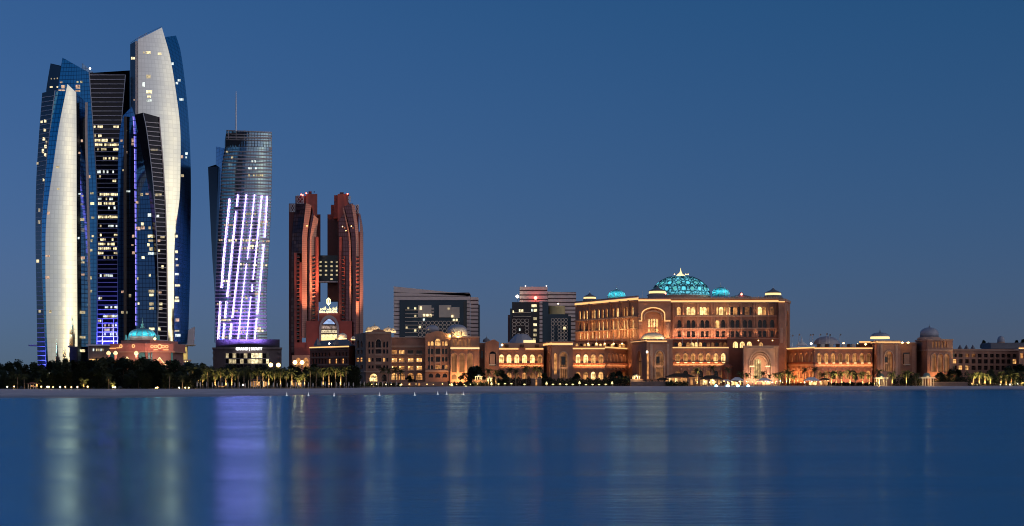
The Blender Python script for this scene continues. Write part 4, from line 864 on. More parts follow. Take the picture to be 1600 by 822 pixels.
def pane_box(T, x0, x1, y0, y1, D, out, name, m, dep=1.5):
    a, c = pt(x0, y1, D), pt(x1, y0, D); q = MB(); q.box(a.x, c.x, D - out, D - out + dep, a.z, c.z); return q.build(name, m, T)
HEXME = {}
def hexframe(T, p, rx, rz, th, m):
    key = (round(rx, 2), round(rz, 2), m.name)
    if key not in HEXME:
        q = MB(); O = [(rx, rz * .45), (rx * .55, rz), (-rx * .55, rz), (-rx, rz * .45), (-rx, -rz * .45), (-rx * .55, -rz), (rx * .55, -rz), (rx, -rz * .45)]
        I = [(x * (1 - th / rx), z * (1 - th / rz)) for x, z in O]
        for i in range(8):
            j = (i + 1) % 8
            q.hexa([(O[i][0], .4, O[i][1]), (O[j][0], .4, O[j][1]), (I[j][0], .4, I[j][1]), (I[i][0], .4, I[i][1]), (O[i][0], 0, O[i][1]), (O[j][0], 0, O[j][1]), (I[j][0], 0, I[j][1]), (I[i][0], 0, I[i][1])])
        HEXME[key] = q.mesh('lattice_frame', m)
    o = bpy.data.objects.new('lattice_frame', HEXME[key]); COL.objects.link(o); o.location = p - ORG[T.name]; o.parent = T; return o
office_blocks()
# ================================================================== THE PALACE
class Fac:
    """one flat face of a building between two corners (px, D)"""
    def __init__(s, a, b):
        s.A = Vector(((a[0] - 800) / FOC * a[1], a[1])); s.B = Vector(((b[0] - 800) / FOC * b[1], b[1]))
        s.u = (s.B - s.A); s.len = s.u.length; s.u.normalize(); s.n = Vector((s.u.y, -s.u.x)); s.mid = (a[0] + b[0]) / 2
    def U(s, px):
        k = (px - 800) / FOC; return (k * s.A.y - s.A.x) / (s.u.x - k * s.u.y)
    def D(s, u): return s.A.y + u * s.u.y
    def Z(s, py, px=None):
        return zz(py, s.D(s.U(s.mid if px is None else px)))
    def W(s, u, z, o=0.0):
        p = s.A + s.u * u + s.n * o; return Vector((p.x, p.y, z))
    def mpp(s, px): return abs(s.U(px + .5) - s.U(px - .5))

def outline(uc, w, zb, zt, kind, n=5):
    h = w / 2
    if kind == 'rect': return [(uc - h, zb), (uc - h, zt), (uc + h, zt), (uc + h, zb)]
    rise = min((zt - zb) * .55, w * (.62 if kind == 'arch' else .5)); zs = zt - rise
    L_ = [(uc - h, zb), (uc - h, zs)]
    for i in range(1, n):
        t = i / n
        if kind == 'arch': L_.append((uc - h * (1 - t ** 1.8), zs + rise * math.sin(t * math.pi / 2)))
        else: L_.append((uc - h * math.cos(t * math.pi / 2), zs + rise * math.sin(t * math.pi / 2)))
    L_.append((uc, zt)); return L_ + [(2 * uc - x, z) for x, z in reversed(L_[:-1])]

def band(mb, f, u0, u1, z0, z1, ops, dep):
    """wall strip with real openings: ops = (uc, w, zb, zt, kind)"""
    ops = sorted(ops); cuts = [u0] + [(a[0] + a[1] / 2 + b_[0] - b_[1] / 2) / 2 for a, b_ in zip(ops[:-1], ops[1:])] + [u1]
    if not ops: mb.quad(f.W(u0, z0), f.W(u1, z0), f.W(u1, z1), f.W(u0, z1)); return
    for i, (uc, w_, zb, zt, kind) in enumerate(ops):
        a, c = cuts[i], cuts[i + 1]; O = outline(uc, w_, zb, zt, kind); k = len(O) // 2
        lf = O[:k + 1] if kind != 'rect' else O[:2] + [(uc, zt)]; rt = O[k:] if kind != 'rect' else [(uc, zt)] + O[2:]
        if zb > z0 + .01: mb.quad(f.W(a, z0), f.W(c, z0), f.W(c, zb), f.W(a, zb))
        mb.ngon([f.W(u, z) for u, z in [(a, zb)] + lf + [(uc, z1), (a, z1)]])
        mb.ngon([f.W(u, z) for u, z in rt + [(c, zb), (c, z1), (uc, z1)]])
        for p, q in zip(O[:-1], O[1:]): mb.quad(f.W(*p), f.W(*p, -dep), f.W(*q, -dep), f.W(*q))
        mb.quad(f.W(*O[-1]), f.W(*O[-1], -dep), f.W(*O[0], -dep), f.W(*O[0]))

class Part:
    def __init__(s, palace, name, corners, ytop, m, back=40.0, zb=0.6, yref=None):
        """corners (px, D) of the visible faces, from left to right"""
        s.P = palace; s.name = name; s.m = m; s.faces = [Fac(a, b_) for a, b_ in zip(corners[:-1], corners[1:])]
        s.zt = zz(ytop, corners[yref if yref is not None else -1][1]); s.zb = zb; s.mb = MB(); s.after = []; s.back = back
        s.c = [s.faces[0].A] + [f.B for f in s.faces]; s.used = set()
    def face(s, i, rows=(), dep=1.0):
        """rows from the top: each a list of (px, wpx, ytop, ybot, kind, material)"""
        f = s.faces[i]; s.used.add(i); zhi = s.zt; R_ = []
        for row in rows:
            ops = []
            for (px, wp, y0, y1, kind, mk) in row:
                mp = f.mpp(px); ops.append((f.U(px), wp * mp, f.Z(y1), f.Z(y0), kind, mk))
            R_.append(ops)
        for k, ops in enumerate(R_):
            lo = min(o[2] for o in ops)
            if k + 1 < len(R_): zlo = (lo + max(o[3] for o in R_[k + 1])) / 2
            else: zlo = s.zb
            zlo = max(zlo, s.zb)
            band(s.mb, f, 0, f.len, zlo, zhi, [o[:5] for o in ops], dep)
            for o in ops: s.after.append((f, o, dep))
            zhi = zlo
        if zhi > s.zb: band(s.mb, f, 0, f.len, s.zb, zhi, [], dep)
    def finish(s):
        for i in range(len(s.faces)):
            if i not in s.used: s.face(i)
        a, c = s.c[0], s.c[-1]
        a2, c2 = Vector((a.x * (1 + s.back / a.y), a.y + s.back)), Vector((c.x * (1 + s.back / c.y), c.y + s.back))
        v = lambda p, z: Vector((p.x, p.y, z)); mb = s.mb
        mb.quad(v(a2, s.zb), v(a, s.zb), v(a, s.zt), v(a2, s.zt)); mb.quad(v(c, s.zb), v(c2, s.zb), v(c2, s.zt), v(c, s.zt)); mb.quad(v(c2, s.zb), v(a2, s.zb), v(a2, s.zt), v(c2, s.zt))
        mb.ngon([v(p, s.zt) for p in s.c] + [v(c2, s.zt), v(a2, s.zt)])
        s.o = mb.build(s.name, s.m, s.P)
        for (f, (uc, w_, zb, zt, kind, mk), dep) in s.after: window(s.o, f, uc, w_, zb, zt, kind, mk, dep)
        return s.o
    def bar(s, i, y0, y1, out, m, name, x0=None, x1=None, inn=-.2, ref=None):
        f = s.faces[i]; u0 = 0.0 if x0 is None else f.U(x0); u1 = f.len if x1 is None else f.U(x1)
        z1, z0 = f.Z(y0, ref), f.Z(y1, ref); q = MB()
        q.hexa([f.W(u0, z0, out), f.W(u1, z0, out), f.W(u1, z0, inn), f.W(u0, z0, inn), f.W(u0, z1, out), f.W(u1, z1, out), f.W(u1, z1, inn), f.W(u0, z1, inn)])
        return q.build(name, m, s.o)
    def cove(s, i, y0, y1, x0=None, x1=None, k='cove', out=.55, corn=True):
        """glowing strip under a coping, standing on a ledge"""
        s.bar(i, y0, y1, out, M[k], 'cove_light', x0, x1)
        if corn: s.bar(i, y1 + .05, y1 + 1.5, out + .5, M['trim'], 'cornice', x0, x1)

def window(parent, f, uc, w_, zb, zt, kind, mk, dep):  # in loggias and blind niches this pane is an added glow, no window
    if mk is None: return
    q = MB(); O = outline(uc, w_ * 1.04, zb - .02, zt + .02, kind); o_ = -dep + .03
    q.ngon([f.W(u, z, o_) for u, z in O], 0)
    bw = max(.10, w_ * .06)
    def bar(ua, ub, za, zb_): q.hexa([f.W(ua, za, o_ + .14), f.W(ub, za, o_ + .14), f.W(ub, za, o_), f.W(ua, za, o_), f.W(ua, zb_, o_ + .14), f.W(ub, zb_, o_ + .14), f.W(ub, zb_, o_), f.W(ua, zb_, o_)], 1)
    if w_ > 1.6:
        for uu in (uc - w_ / 6, uc + w_ / 6) if w_ < 3.2 else (uc - w_ / 4, uc, uc + w_ / 4): bar(uu - bw / 2, uu + bw / 2, zb, zb + (zt - zb) * .8)
        zm = zb + (zt - zb) * .62; bar(uc - w_ / 2, uc + w_ / 2, zm - bw / 2, zm + bw / 2)
    o = q.build('window', [M[mk], M['winframe']], parent)
    q = MB(); zz0 = zb
    q.hexa([f.W(uc - w_ * .58, zz0 - .25, .35), f.W(uc + w_ * .58, zz0 - .25, .35), f.W(uc + w_ * .58, zz0 - .25, -.1), f.W(uc - w_ * .58, zz0 - .25, -.1), f.W(uc - w_ * .58, zz0 + .02, .35), f.W(uc + w_ * .58, zz0 + .02, .35), f.W(uc + w_ * .58, zz0 + .02, -.1), f.W(uc - w_ * .58, zz0 + .02, -.1)])
    return o

def hood(part, i, px, wp, y0, y1, kind='arch', t=.35, out=.3, m=None, name='arch_surround', lit_=False):
    """raised band round an arched opening"""
    f = part.faces[i]; mp = f.mpp(px); w_ = wp * mp
    O = outline(f.U(px), w_ + 2 * t, f.Z(y1), f.Z(y0) + t, kind, 8); I = outline(f.U(px), w_, f.Z(y1), f.Z(y0), kind, 8); q = MB()
    for a, b_, c, d in zip(O[:-1], O[1:], I[1:], I[:-1]):
        q.hexa([f.W(*a, -.05), f.W(*b_, -.05), f.W(*c, -.05), f.W(*d, -.05), f.W(*a, out), f.W(*b_, out), f.W(*c, out), f.W(*d, out)])
    return q.build(name, m or M['trim'], part.o)

def dome(parent, px, ybase, ytop, rpx, D, m, name='dome', n=28, onion=.12, fin=3.0, drum=0.0, drum_m=None, fin_m=None, ribs=0):
    c = pt(px, ybase, D); r = rpx / FOC * D; h = (ybase - ytop) / FOC * D; prof = []
    for i in range(13):
        t = i / 12 * math.pi / 2; prof.append((max(.02, r * math.cos(t) ** .9 * (1 + onion * math.sin(2 * t))), h * math.sin(t)))
    q = MB(); q.lathe(c, prof, n); o = q.build(name, m, parent, True)
    if ribs:
        q = MB()
        for k in range(ribs):
            a = 2 * math.pi * k / ribs
            for (r0, z0), (r1, z1) in zip(prof[:-1], prof[1:]):
                q.tube((c.x + r0 * 1.01 * math.cos(a), c.y + r0 * 1.01 * math.sin(a), c.z + z0), (c.x + r1 * 1.01 * math.cos(a), c.y + r1 * 1.01 * math.sin(a), c.z + z1), r * .03, r * .03, 4)
        q.build('dome_ribs', M['domelead'], o)
    if drum:
        q = MB(); hd = drum / FOC * D; q.lathe((c.x, c.y, c.z - hd), [(r * 1.04, 0), (r * 1.04, hd), (r * .9, hd)], n); q.build('drum', drum_m or M['stonepale'], o)
    if fin:
        hf = fin / FOC * D; q = MB(); q.lathe((c.x, c.y, c.z + h - .1), [(hf * .14, 0), (hf * .2, hf * .14), (hf * .08, hf * .24), (hf * .14, hf * .36), (hf * .04, hf * .5), (.02, hf)], 8); q.build('finial', fin_m or M['rooftile'], o)
    return o

def glow_ring(parent, px, y0, y1, rpx, D, k='covewhite', n=28):  # glowing ring put in for the dome foot that hidden lamps light
    c = pt(px, y1, D); r = rpx / FOC * D; h = (y1 - y0) / FOC * D
    q = MB(); q.lathe(c, [(r, 0), (r * 1.02, h * .5), (r * .97, h)], n); return q.build('glow_ring', M[k], parent, True)

def lantern_roof(parent, px, D, yb, yr0, yr1, yt, rpx, fin=3):
    """low hipped pavilion roof with a glowing clerestory"""
    c = pt(px, yb, D); s_ = 1 / FOC * D
    q = MB(); q.lathe(c, [(rpx * 1.25 * s_, 0), (rpx * .98 * s_, (yb - yr1) * s_)], 12); o = q.build('lantern_base', M['rooftile'], parent)
    glow_ring(o, px, yr0, yr1, rpx * .96, D, n=12)
    q = MB(); h = (yr0 - yt) * s_; c2 = pt(px, yr0, D); q.lathe(c2, [(rpx * 1.08 * s_, 0), (rpx * .7 * s_, h * .3), (rpx * .3 * s_, h * .55), (.05, h)], 12); q.build('lantern_roof', M['rooftile'], o)
    q = MB(); q.tube(c2 + Vector((0, 0, h - .3)), c2 + Vector((0, 0, h + fin * s_)), .15, .05, 5); q.build('finial', M['silver'], o)
    return o

def wash(f, x0, x1, y, out, tgt_y, e, col=(1.0, 0.47, 0.17), h=.8):
    """a row of floodlights standing in front of a wall"""
    u0, u1 = f.U(x0), f.U(x1); z = f.Z(y); p = f.W((u0 + u1) / 2, z, out); t = f.W((u0 + u1) / 2, f.Z(tgt_y), 0)
    return lamp('wall_floodlight', 'AREA', p, t, e * 1.25, col, abs(u1 - u0), size_y=h)

def pools(f, xs, y, tgt, e, col=(1.0, 0.50, 0.17), out=1.8, ang=58):
    """single uplights, one pool of light each"""
    for x in xs:
        u = f.U(x); lamp('uplight', 'SPOT', f.W(u, f.Z(y), out), f.W(u, f.Z(tgt), .2), e, col, .25, ang, blend=.9)

rp = random.Random(21)
PAL = thing('palace', 'long sandstone palace with turquoise central dome, arcades and glowing cornices', 'palace', loc(1050, 960))
WARM = ('w1', 'w2', 'w2', 'w3')
def pick(*a): return rp.choice(a)

# ---- left residential pavilion and wing
p = Part(PAL, 'residential_pavilion', [(555, 985), (571.5, 950), (611.5, 948)], 519.5, M['stone'])
p.face(0, [[(559.5, 4, 531, 543, 'arch', 'windark'), (565, 3, 533, 543, 'arch', 'windark')], [(559.5, 4, 547, 553, 'rect', 'windark'), (565, 3, 547, 553, 'rect', 'windark')], [(558.5, 4, 559, 565, 'rect', 'w2'), (564, 4, 559, 565, 'rect', 'w2')], [(565, 4, 571, 576, 'rect', 'windark')]])
cols = ((577, 3.2, 0), (582.2, 3.2, 0), (591.3, 8.2, 1), (600, 3.4, 0), (605, 3.2, 0))
rows = [[(x, w_, 530 if b_ else 533.5, 543, 'arch', 'windark') for x, w_, b_ in cols]]
for (y0, y1, mk) in ((546, 552.5, 'windark'), (559.5, 565, None), (571, 575.8, 'windark')):
    rows.append([(x, w_, y0, y1, 'rect', mk or pick('w1', 'w2', 'w2', 'windark')) for x, w_, b_ in cols])
rows.append([(583.5, 12, 584, 596, 'arch', 'w3'), (600, 8, 585, 596, 'arch', 'windark')])
p.face(1, rows); o = p.finish()
for y in (543.6, 553.5, 566.5): p.bar(1, y, y + 2.0, .5, M['trim'], 'balcony', 586, 597)
p.bar(1, 580, 582, .8, M['trim'], 'string_course'); p.bar(0, 580, 582, .8, M['trim'], 'string_course'); p.bar(1, 519, 521.5, .5, M['trim'], 'cornice')
hood(p, 1, 591.3, 8.2, 530, 543)
q = MB(); f = p.faces[1]; G = [(573, 519.6), (573, 518), (580, 518), (585, 515.4), (591, 514), (597, 515.4), (602, 518), (610.5, 518), (610.5, 519.6)]
q.ngon([f.W(f.U(x), f.Z(y), .05) for x, y in G]); q.ngon([f.W(f.U(x), f.Z(y), -1.2) for x, y in reversed(G)])
for a, b_ in zip(G[:-1], G[1:]): q.quad(f.W(f.U(a[0]), f.Z(a[1]), .05), f.W(f.U(a[0]), f.Z(a[1]), -1.2), f.W(f.U(b_[0]), f.Z(b_[1]), -1.2), f.W(f.U(b_[0]), f.Z(b_[1]), .05))
q.build('gable', M['stone'], o)
for (x, yb, yt, r_) in ((585.5, 518, 508.5, 8), (576.5, 518.5, 510.5, 4.8), (606.5, 518.5, 511.5, 7.4), (614, 519, 512.5, 4.5)):
    d = dome(o, x, yb, yt, r_, 968, M['domepale'], fin=5 if r_ > 6 else 0, onion=.18); glow_ring(d, x, yb - 1.2, yb + .6, r_ * 1.08, 968)
    c = pt(x - 3, yb - 3, 956); lamp('dome_floodlight', 'POINT', c, None, 1100, (1, .66, .26), .6)

p = Part(PAL, 'residential_wing', [(611.6, 956), (664.5, 956)], 527, M['stone'])
cx_ = (616, 627.5, 641.5, 655); rows = []
for (y0, y1) in ((547.5, 554), (560, 566.5), (572, 579)):
    rows.append([(x, 8.4, y0, y1, 'rect', ('windark' if (x > 640 and y0 < 550) else pick('w1', 'w2', 'w2'))) for x in cx_])
rows.append([(x, 9.5, 582.8, 593.5, 'round', pick('w1', 'w2')) for x in cx_]); p.face(0, rows, 2.0); o = p.finish()
p.bar(0, 540, 543, .9, M['trim'], 'cornice'); p.bar(0, 527, 528.6, .5, M['trim'], 'cornice')
for (y0, y1) in ((547.5, 554), (560, 566.5), (572, 579)):
    for x in cx_: p.bar(0, y1 - 1.4, y1 + .8, .6, M['trim'], 'balcony', x - 5, x + 5)
for x in cx_:
    for y in (561.5, 573.5): c = pt(x - 2.5, y, 954.3); q = MB(); q.lathe(c, [(.01, -.35), (.35, 0), (.01, .35)], 6); q.build('wall_lamp', M['warmlamp'], o)

p = Part(PAL, 'gabled_pavilion', [(664.6, 948), (704, 948)], 523, M['stone'])
cols = ((670, 3.4), (675, 4.2), (684, 8.2), (692.2, 3.2), (697, 4.2))
rows = [[(x, w_, 529.5 if w_ > 6 else 533.5, 540, 'arch', 'w2' if w_ > 4 else 'w1') for x, w_ in cols]]
for (y0, y1) in ((545, 553), (558, 565), (571, 576.5)): rows.append([(x, w_, y0, y1, 'rect', 'w1' if rp.random() < .2 else 'windark') for x, w_ in cols])
rows.append([(673, 7, 583.5, 590, 'round', 'windark'), (684, 8, 583.5, 590, 'round', 'windark'), (695, 7, 583.5, 590, 'round', 'windark')]); p.face(0, rows, 1.6); o = p.finish()
q = MB(); f = p.faces[0]; G = [(665, 523.1), (665, 521.5), (671, 521), (677, 518.5), (684, 517), (691, 518.5), (697, 521), (703.5, 521.5), (703.5, 523.1)]
q.ngon([f.W(f.U(x), f.Z(y), .05) for x, y in G]); q.ngon([f.W(f.U(x), f.Z(y), -1.2) for x, y in reversed(G)])
for a, b_ in zip(G[:-1], G[1:]): q.quad(f.W(f.U(a[0]), f.Z(a[1]), .05), f.W(f.U(a[0]), f.Z(a[1]), -1.2), f.W(f.U(b_[0]), f.Z(b_[1]), -1.2), f.W(f.U(b_[0]), f.Z(b_[1]), .05))
q.build('gable', M['stone'], o)
p.bar(0, 578.5, 581.5, .9, M['trim'], 'string_course')
for y in (541, 554, 566): p.bar(0, y, y + 2.2, .5, M['trim'], 'balcony', 679, 689)
for x in (680, 688.5, 672.5, 695): p.bar(0, 541, 578, .35, M['trim'], 'pilaster', x - .6, x + .6)
dome(o, 676, 516.5, 508, 9.5, 972, M['domelead'], fin=3, drum=3, drum_m=M['rooftile']); hood(p, 0, 684, 8.2, 529.5, 540)

def three_arch(p, i, xs, w_, y0, y1): 
    for x in xs: hood(p, i, x, w_, y0, y1, 'round', .45, .35, M['stonepale'])
p = Part(PAL, 'domed_hall', [(703.8, 945), (749, 947)], 526.4, M['stone'])
p.face(0, [[(x, 3.4, 529.5, 541, 'round', 'w0') for x in (709, 715.3, 721.3, 727.4, 733.4)], [(x, 8.6, 552, 582, 'round', 'w0') for x in (709.6, 721.8, 734)], [(x, 8, 585, 593, 'round', 'w0') for x in (709.6, 721.8)]], .9); o = p.finish()
p.bar(0, 525.6, 527.6, .7, M['trim'], 'cornice'); p.cove(0, 543, 545, k='covewhite'); three_arch(p, 0, (709.6, 721.8, 734), 8.6, 552, 582)
dome(o, 714.5, 518.5, 507, 15.5, 958, M['domelead'], fin=4, onion=.06)
q = MB(); c = pt(714.5, 526, 958); s_ = 958 / FOC; q.lathe(c, [(19.5 * s_, 0), (19 * s_, 1.2 * s_), (16.5 * s_, 2 * s_), (15.4 * s_, 7.5 * s_)], 32); q.build('lit_drum', M['domepale'], o)
for x in (703, 709, 716, 723, 730):
    lamp('dome_floodlight', 'POINT', pt(x, 525, 944 + abs(x - 715) * .3), None, 900, (1, .68, .26), .5)
for x in (705, 710, 715.5, 721): c = pt(x, 521, 958 - 15 * s_ * .95); q = MB(); q.box(c.x - .35, c.x + .35, c.y - .5, c.y + 1, c.z - 1, c.z + 1); q.build('drum_window', M['winframe'], o)
wash(p.faces[0], 705, 738, 597, 5, 566, 5200)

p = Part(PAL, 'link_block', [(749, 960), (757, 960), (757.2, 950), (779.5, 948)], 535, M['stone']); p.face(0, [[(753, 3, 548, 560, 'rect', 'windark')]])
p.face(2, [[(769.5, 10.5, 549, 572, 'round', 'windark')]], 1.2); o = p.finish()
p.bar(2, 553, 569, .5, M['trim'], 'oriel', 765.5, 773.5); p.bar(2, 569, 571, 1.0, M['domepale'], 'oriel_sill', 764.5, 774.5)
q = MB(); f = p.faces[2]; G = [(758, 535), (763, 533.5), (769, 531), (772, 530.5), (776, 533), (779, 535)]; q.ngon([f.W(f.U(x), f.Z(y), .05) for x, y in G]); q.ngon([f.W(f.U(x), f.Z(y), -1.5) for x, y in reversed(G)])
for a, b_ in zip(G[:-1], G[1:]): q.quad(f.W(f.U(a[0]), f.Z(a[1]), .05), f.W(f.U(a[0]), f.Z(a[1]), -1.5), f.W(f.U(b_[0]), f.Z(b_[1]), -1.5), f.W(f.U(b_[0]), f.Z(b_[1]), .05))
q.build('gable', M['stone'], o); dome(o, 760, 534.5, 528.5, 5.5, 975, M['rooftile'], fin=5)
c = pt(771.5, 533, 951); q = MB(); q.lathe(c, [(.01, -.5), (.5, 0), (.01, .5)], 8); q.build('roof_lamp', M['whitelamp'], o)

# ---- arcades: upper loggia with glowing sheets behind its arches, balcony, lower wall
def arcade(name, corners, ytop, faces, attic=None, m=None, back=40, ledge=(567.5, 569.5, 572)):
    p = Part(PAL, name, corners, ytop, m or M['stone'], back)
    for i, (xs, w_, y0, y1, mks, low) in enumerate(faces):
        rows = [[(x, w_, y0, y1, 'arch', mks[k % len(mks)]) for k, x in enumerate(xs)]]
        if low: rows.append([(x, w_ * 1.05, low[0], low[1], 'arch', low[2][k % len(low[2])]) for k, x in enumerate(xs)])
        p.face(i, rows, 1.6)
    o = p.finish()
    for i, (xs, w_, y0, y1, mks, low) in enumerate(faces):
        p.bar(i, ledge[0], ledge[1], 1.0, M['stonered'], 'balcony'); p.bar(i, ledge[1] + .4, ledge[2], .6, M['trim'], 'string_course')
        for x in xs:
            hood(p, i, x, w_, y0, y1, 'arch', .3, .3)
        step = (xs[1] - xs[0]) / 2
        pools(p.faces[i], [x + step for x in xs[:-1]], ledge[0] - .3, y0 - 6, 260 * (w_ / 7.0), out=.9, ang=64)
        if low: pools(p.faces[i], [x + step for x in xs[:-1]], 597, 578, 520 * (w_ / 7.0), (1, .44, .15), 1.2, 50)
        for x in xs:
            if low:
                mp = p.faces[i].mpp(x); d_ = w_ * .75
                p.bar(i, 575.5, 578.5, .9, M['trim'], 'bracket', x + d_ - 1.1, x + d_ + 1.1)
    return p
B6 = ('w3', 'w3', 'w3', 'w3', 'w3', 'w1')
p = arcade('lit_arcade', [(779.6, 955), (849.5, 955)], 543.5, [((783.6, 795.3, 807.5, 819.6, 831.7, 843.6), 7.0, 554, 567, B6, (582, 592, ('w0', 'w1')))])
p.cove(0, 544, 546.2, 780, 810); p.cove(0, 544, 546.2, 821, 849); wash(p.faces[0], 781, 848, 574, 2.6, 553, 1500)
a_ = Part(PAL, 'attic', [(784, 970), (847, 970)], 536, M['stonepale'], 20, zz(546, 970)); a_.face(0, []); o = a_.finish()
for x in (791.5, 815.5, 839): c = pt(x, 540.5, 969); q = MB(); q.lathe(c, [(1.2, -.9), (1.4, 0), (1.2, .9), (.01, 1)], 8); q.build('roof_vent', M['winframe'], o)
c = pt(784.5, 539, 965); q = MB(); q.lathe(c, [(.01, -.8), (.8, 0), (.01, .8)], 8); q.build('roof_lamp', M['warmlamp'], o)
q = MB(); c = pt(815, 534.5, 985); s_ = 985 / FOC; q.lathe(c, [(20.5 * s_, -1), (20 * s_, 0), (15 * s_, 6 * s_), (10.5 * s_, 10.5 * s_), (8 * s_, 12 * s_), (.02, 12.6 * s_)], 12); q.build('faceted_roof', M['domelead'], o)
p2_ = MB(); a = pt(818, 535.5, 962); c = pt(837, 531.5, 962); p2_.box(a.x, c.x, 962, 964, a.z, c.z); p2_.build('clerestory_light', M['covewhite'], o)

# ---- portal towers
def portal(name, corners, ytop, niches, m=None, cove_y=None, back=30, ref=-1):
    """niches: (face, px, w, y0, y1, kind, material)"""
    p = Part(PAL, name, corners, ytop, m or M['stone'], back, yref=ref)
    for i in range(len(p.faces)):
        L_ = [(px, w_, y0, y1, kd, mk) for (fi, px, w_, y0, y1, kd, mk) in niches if fi == i]
        p.face(i, [L_] if L_ else [], 1.8)
    o = p.finish()
    for i in range(len(p.faces)): p.bar(i, ytop - .6, ytop + 1.2, .9, M['trim'], 'cornice', ref=corners[ref][0])
    return p
p = portal('portal_tower', [(849.6, 972), (862.5, 938), (895, 938)], 534, [(0, 857, 5.5, 549.5, 590, 'arch', 'w0'), (1, 867.8, 4.2, 552, 585, 'arch', 'w1'), (1, 880.6, 12, 550, 591, 'arch', 'w0')], M['stone'], ref=1)
p.cove(1, 536, 539, 862.5, 895); p.cove(0, 536.5, 539.5); hood(p, 1, 880.6, 12, 550, 591, 'arch', .6, .5); p.bar(1, 574, 576, -.2, M['trim'], 'transom', 875, 886.5, -1.8)
p.bar(1, 557, 570, -.6, M['windark'], 'inner_window', 877, 883.5, -1.8)
for (x, e) in ((867.8, 500), (880.6, 900), (857, 400)): c = pt(x, 588, 934); lamp('niche_light', 'SPOT', c, c + Vector((0, 3.4, 12)), e * 3, (1, .56, .24), .3, 70)

p = arcade('lit_arcade', [(895, 955), (945, 955), (988, 1010)], 543.5, [((903.3, 915.3, 927, 939), 7.0, 554, 567, ('w3', 'w3', 'w2', 'w1'), (581, 593, ('w1', 'w1', 'w3', 'w2'))), ((951, 957, 962.6, 968.7, 975, 981.5), 3.9, 553, 566, ('w0', 'w0', 'w1', 'w0', 'w1'), (581, 592, ('w1', 'w2', 'w1')))])
p.cove(0, 543.6, 545.6); p.cove(1, 543, 545, ); wash(p.faces[0], 896, 945, 574, 2.6, 553, 1500); wash(p.faces[1], 947, 986, 574, 2.6, 553, 1300, (1, .45, .18))
t_ = Part(PAL, 'terrace_arcade', [(896, 985), (988, 1000)], 533.5, M['stone'], 10, zz(546, 985)); t_.face(0, [[(902 + i * 6.1, 4.6, 537, 544, 'round', ('w2', 'windark', 'w2', 'w3', 'windark', 'w3', 'w3', 'w2', 'windark', 'w3', 'windark', 'w2', 'w1', 'windark')[i]) for i in range(14)]], .8); o = t_.finish()
t_.bar(0, 532.8, 534.5, .6, M['stonered'], 'parapet')
for x in (919, 932, 945, 959, 972):
    c = pt(x, 537, 975); q = MB(); q.tube(c + Vector((0, 0, -3)), c + Vector((0, 0, 6)), .12, .1, 5); q.lathe(c, [(.01, -.6), (.6, 0), (.01, .6)], 8, mi=1); q.build('terrace_lamp', [M['silver'], M['warmlamp']], o)

p = portal('central_portico', [(987, 965), (1010.5, 925), (1051, 926)], 530.8, [(0, 998.5, 7.5, 548, 592, 'arch', 'w0'), (1, 1030.5, 12.5, 548.5, 592, 'arch', 'w0')], M['stone'], ref=1); o = p.o
p.cove(0, 532.2, 534, k='cove'); p.cove(1, 532.5, 534, 1010.5, 1042); hood(p, 1, 1030.5, 12.5, 548.5, 592, 'arch', .7, .5)
p.bar(1, 557, 568, -.6, M['windark'], 'inner_window', 1026, 1031, -1.8); p.bar(1, 571, 574, -.3, M['trim'], 'transom', 1024.5, 1036.5, -1.8)
for x in (1018, 1043.5): p.bar(1, 537, 592, .6, M['stonepale'], 'pilaster', x - 2, x + 2)
p.bar(1, 552, 592, .5, M['w1'], 'light_column', 1010.8, 1013.4); c = pt(1011, 550, 921); q = MB(); q.lathe(c, [(.01, -.8), (.7, 0), (.01, .8)], 8); q.build('wall_lamp', M['whitelamp'], o)
dome(o, 1020.5, 530, 520, 19.5, 942, M['domepale'], fin=0, onion=-.05)
for x in (1003, 1012, 1021, 1030, 1038): lamp('dome_floodlight', 'POINT', pt(x, 530.5, 926 + abs(x - 1020) * .5) + Vector((0, 0, .8)), None, 900, (1, .68, .26), .5)
for (x, e) in ((1030.5, 1000),): c = pt(x, 589, 920); lamp('niche_light', 'SPOT', c, c + Vector((0, 4, 12)), e * 3, (1, .56, .24), .3, 70)

# ---- main block
rwm = lambda pr: pick('w2', 'w3', 'w3', 'w2') if rp.random() < pr else 'windark'
p = Part(PAL, 'main_block_west_wing', [(899, 1062), (997.5, 985)], 468, M['stone'], 40)
xs = (906, 911.8, 916.8, 925.2, 928.6, 935.4, 941.5, 947.8, 958, 964.6, 974.3, 978.9, 988)
p.face(0, [[(x, 3.3 if x < 964 or x > 966 else 4.4, 482, 496, 'arch', rwm(.92)) for x in xs], [(x, 3.2, 501, 515, 'arch', rwm(.75)) for x in xs], [(x, 3.0, 518, 528, 'rect', rwm(.8)) for x in xs]], 1.2); o = p.finish()
p.cove(0, 469.5, 472.8); p.bar(0, 466.5, 468.8, .6, M['trim'], 'parapet'); p.bar(0, 497, 499.2, 1.2, M['trim'], 'balcony'); p.bar(0, 515.6, 517, .8, M['trim'], 'balcony')
for x in (921.5, 954, 969.5, 983): p.bar(0, 472, 530, .8, M['stone'], 'pier', x - 1.1, x + 1.1)
for x in (958, 964.6, 974.3, 978.9): c = pt(x, 516, 1003 - (x - 958) * .8); lamp('balcony_light', 'POINT', c, None, 700, (1, .6, .22), .4)
wash(p.faces[0], 902, 992, 530, 4, 490, 4200, (1, .5, .18)); pools(p.faces[0], (909, 921.5, 931.5, 944.5, 954, 961, 969.5, 983), 529, 500, 1500, (1, .5, .16))
lantern_roof(o, 921.5, 1065, 474, 464.3, 467, 457, 10, 3); dm = M['turq'] = mat('turquoise_dome', (0.10, 0.55, 0.62), 0.35, 0, .08, .4)
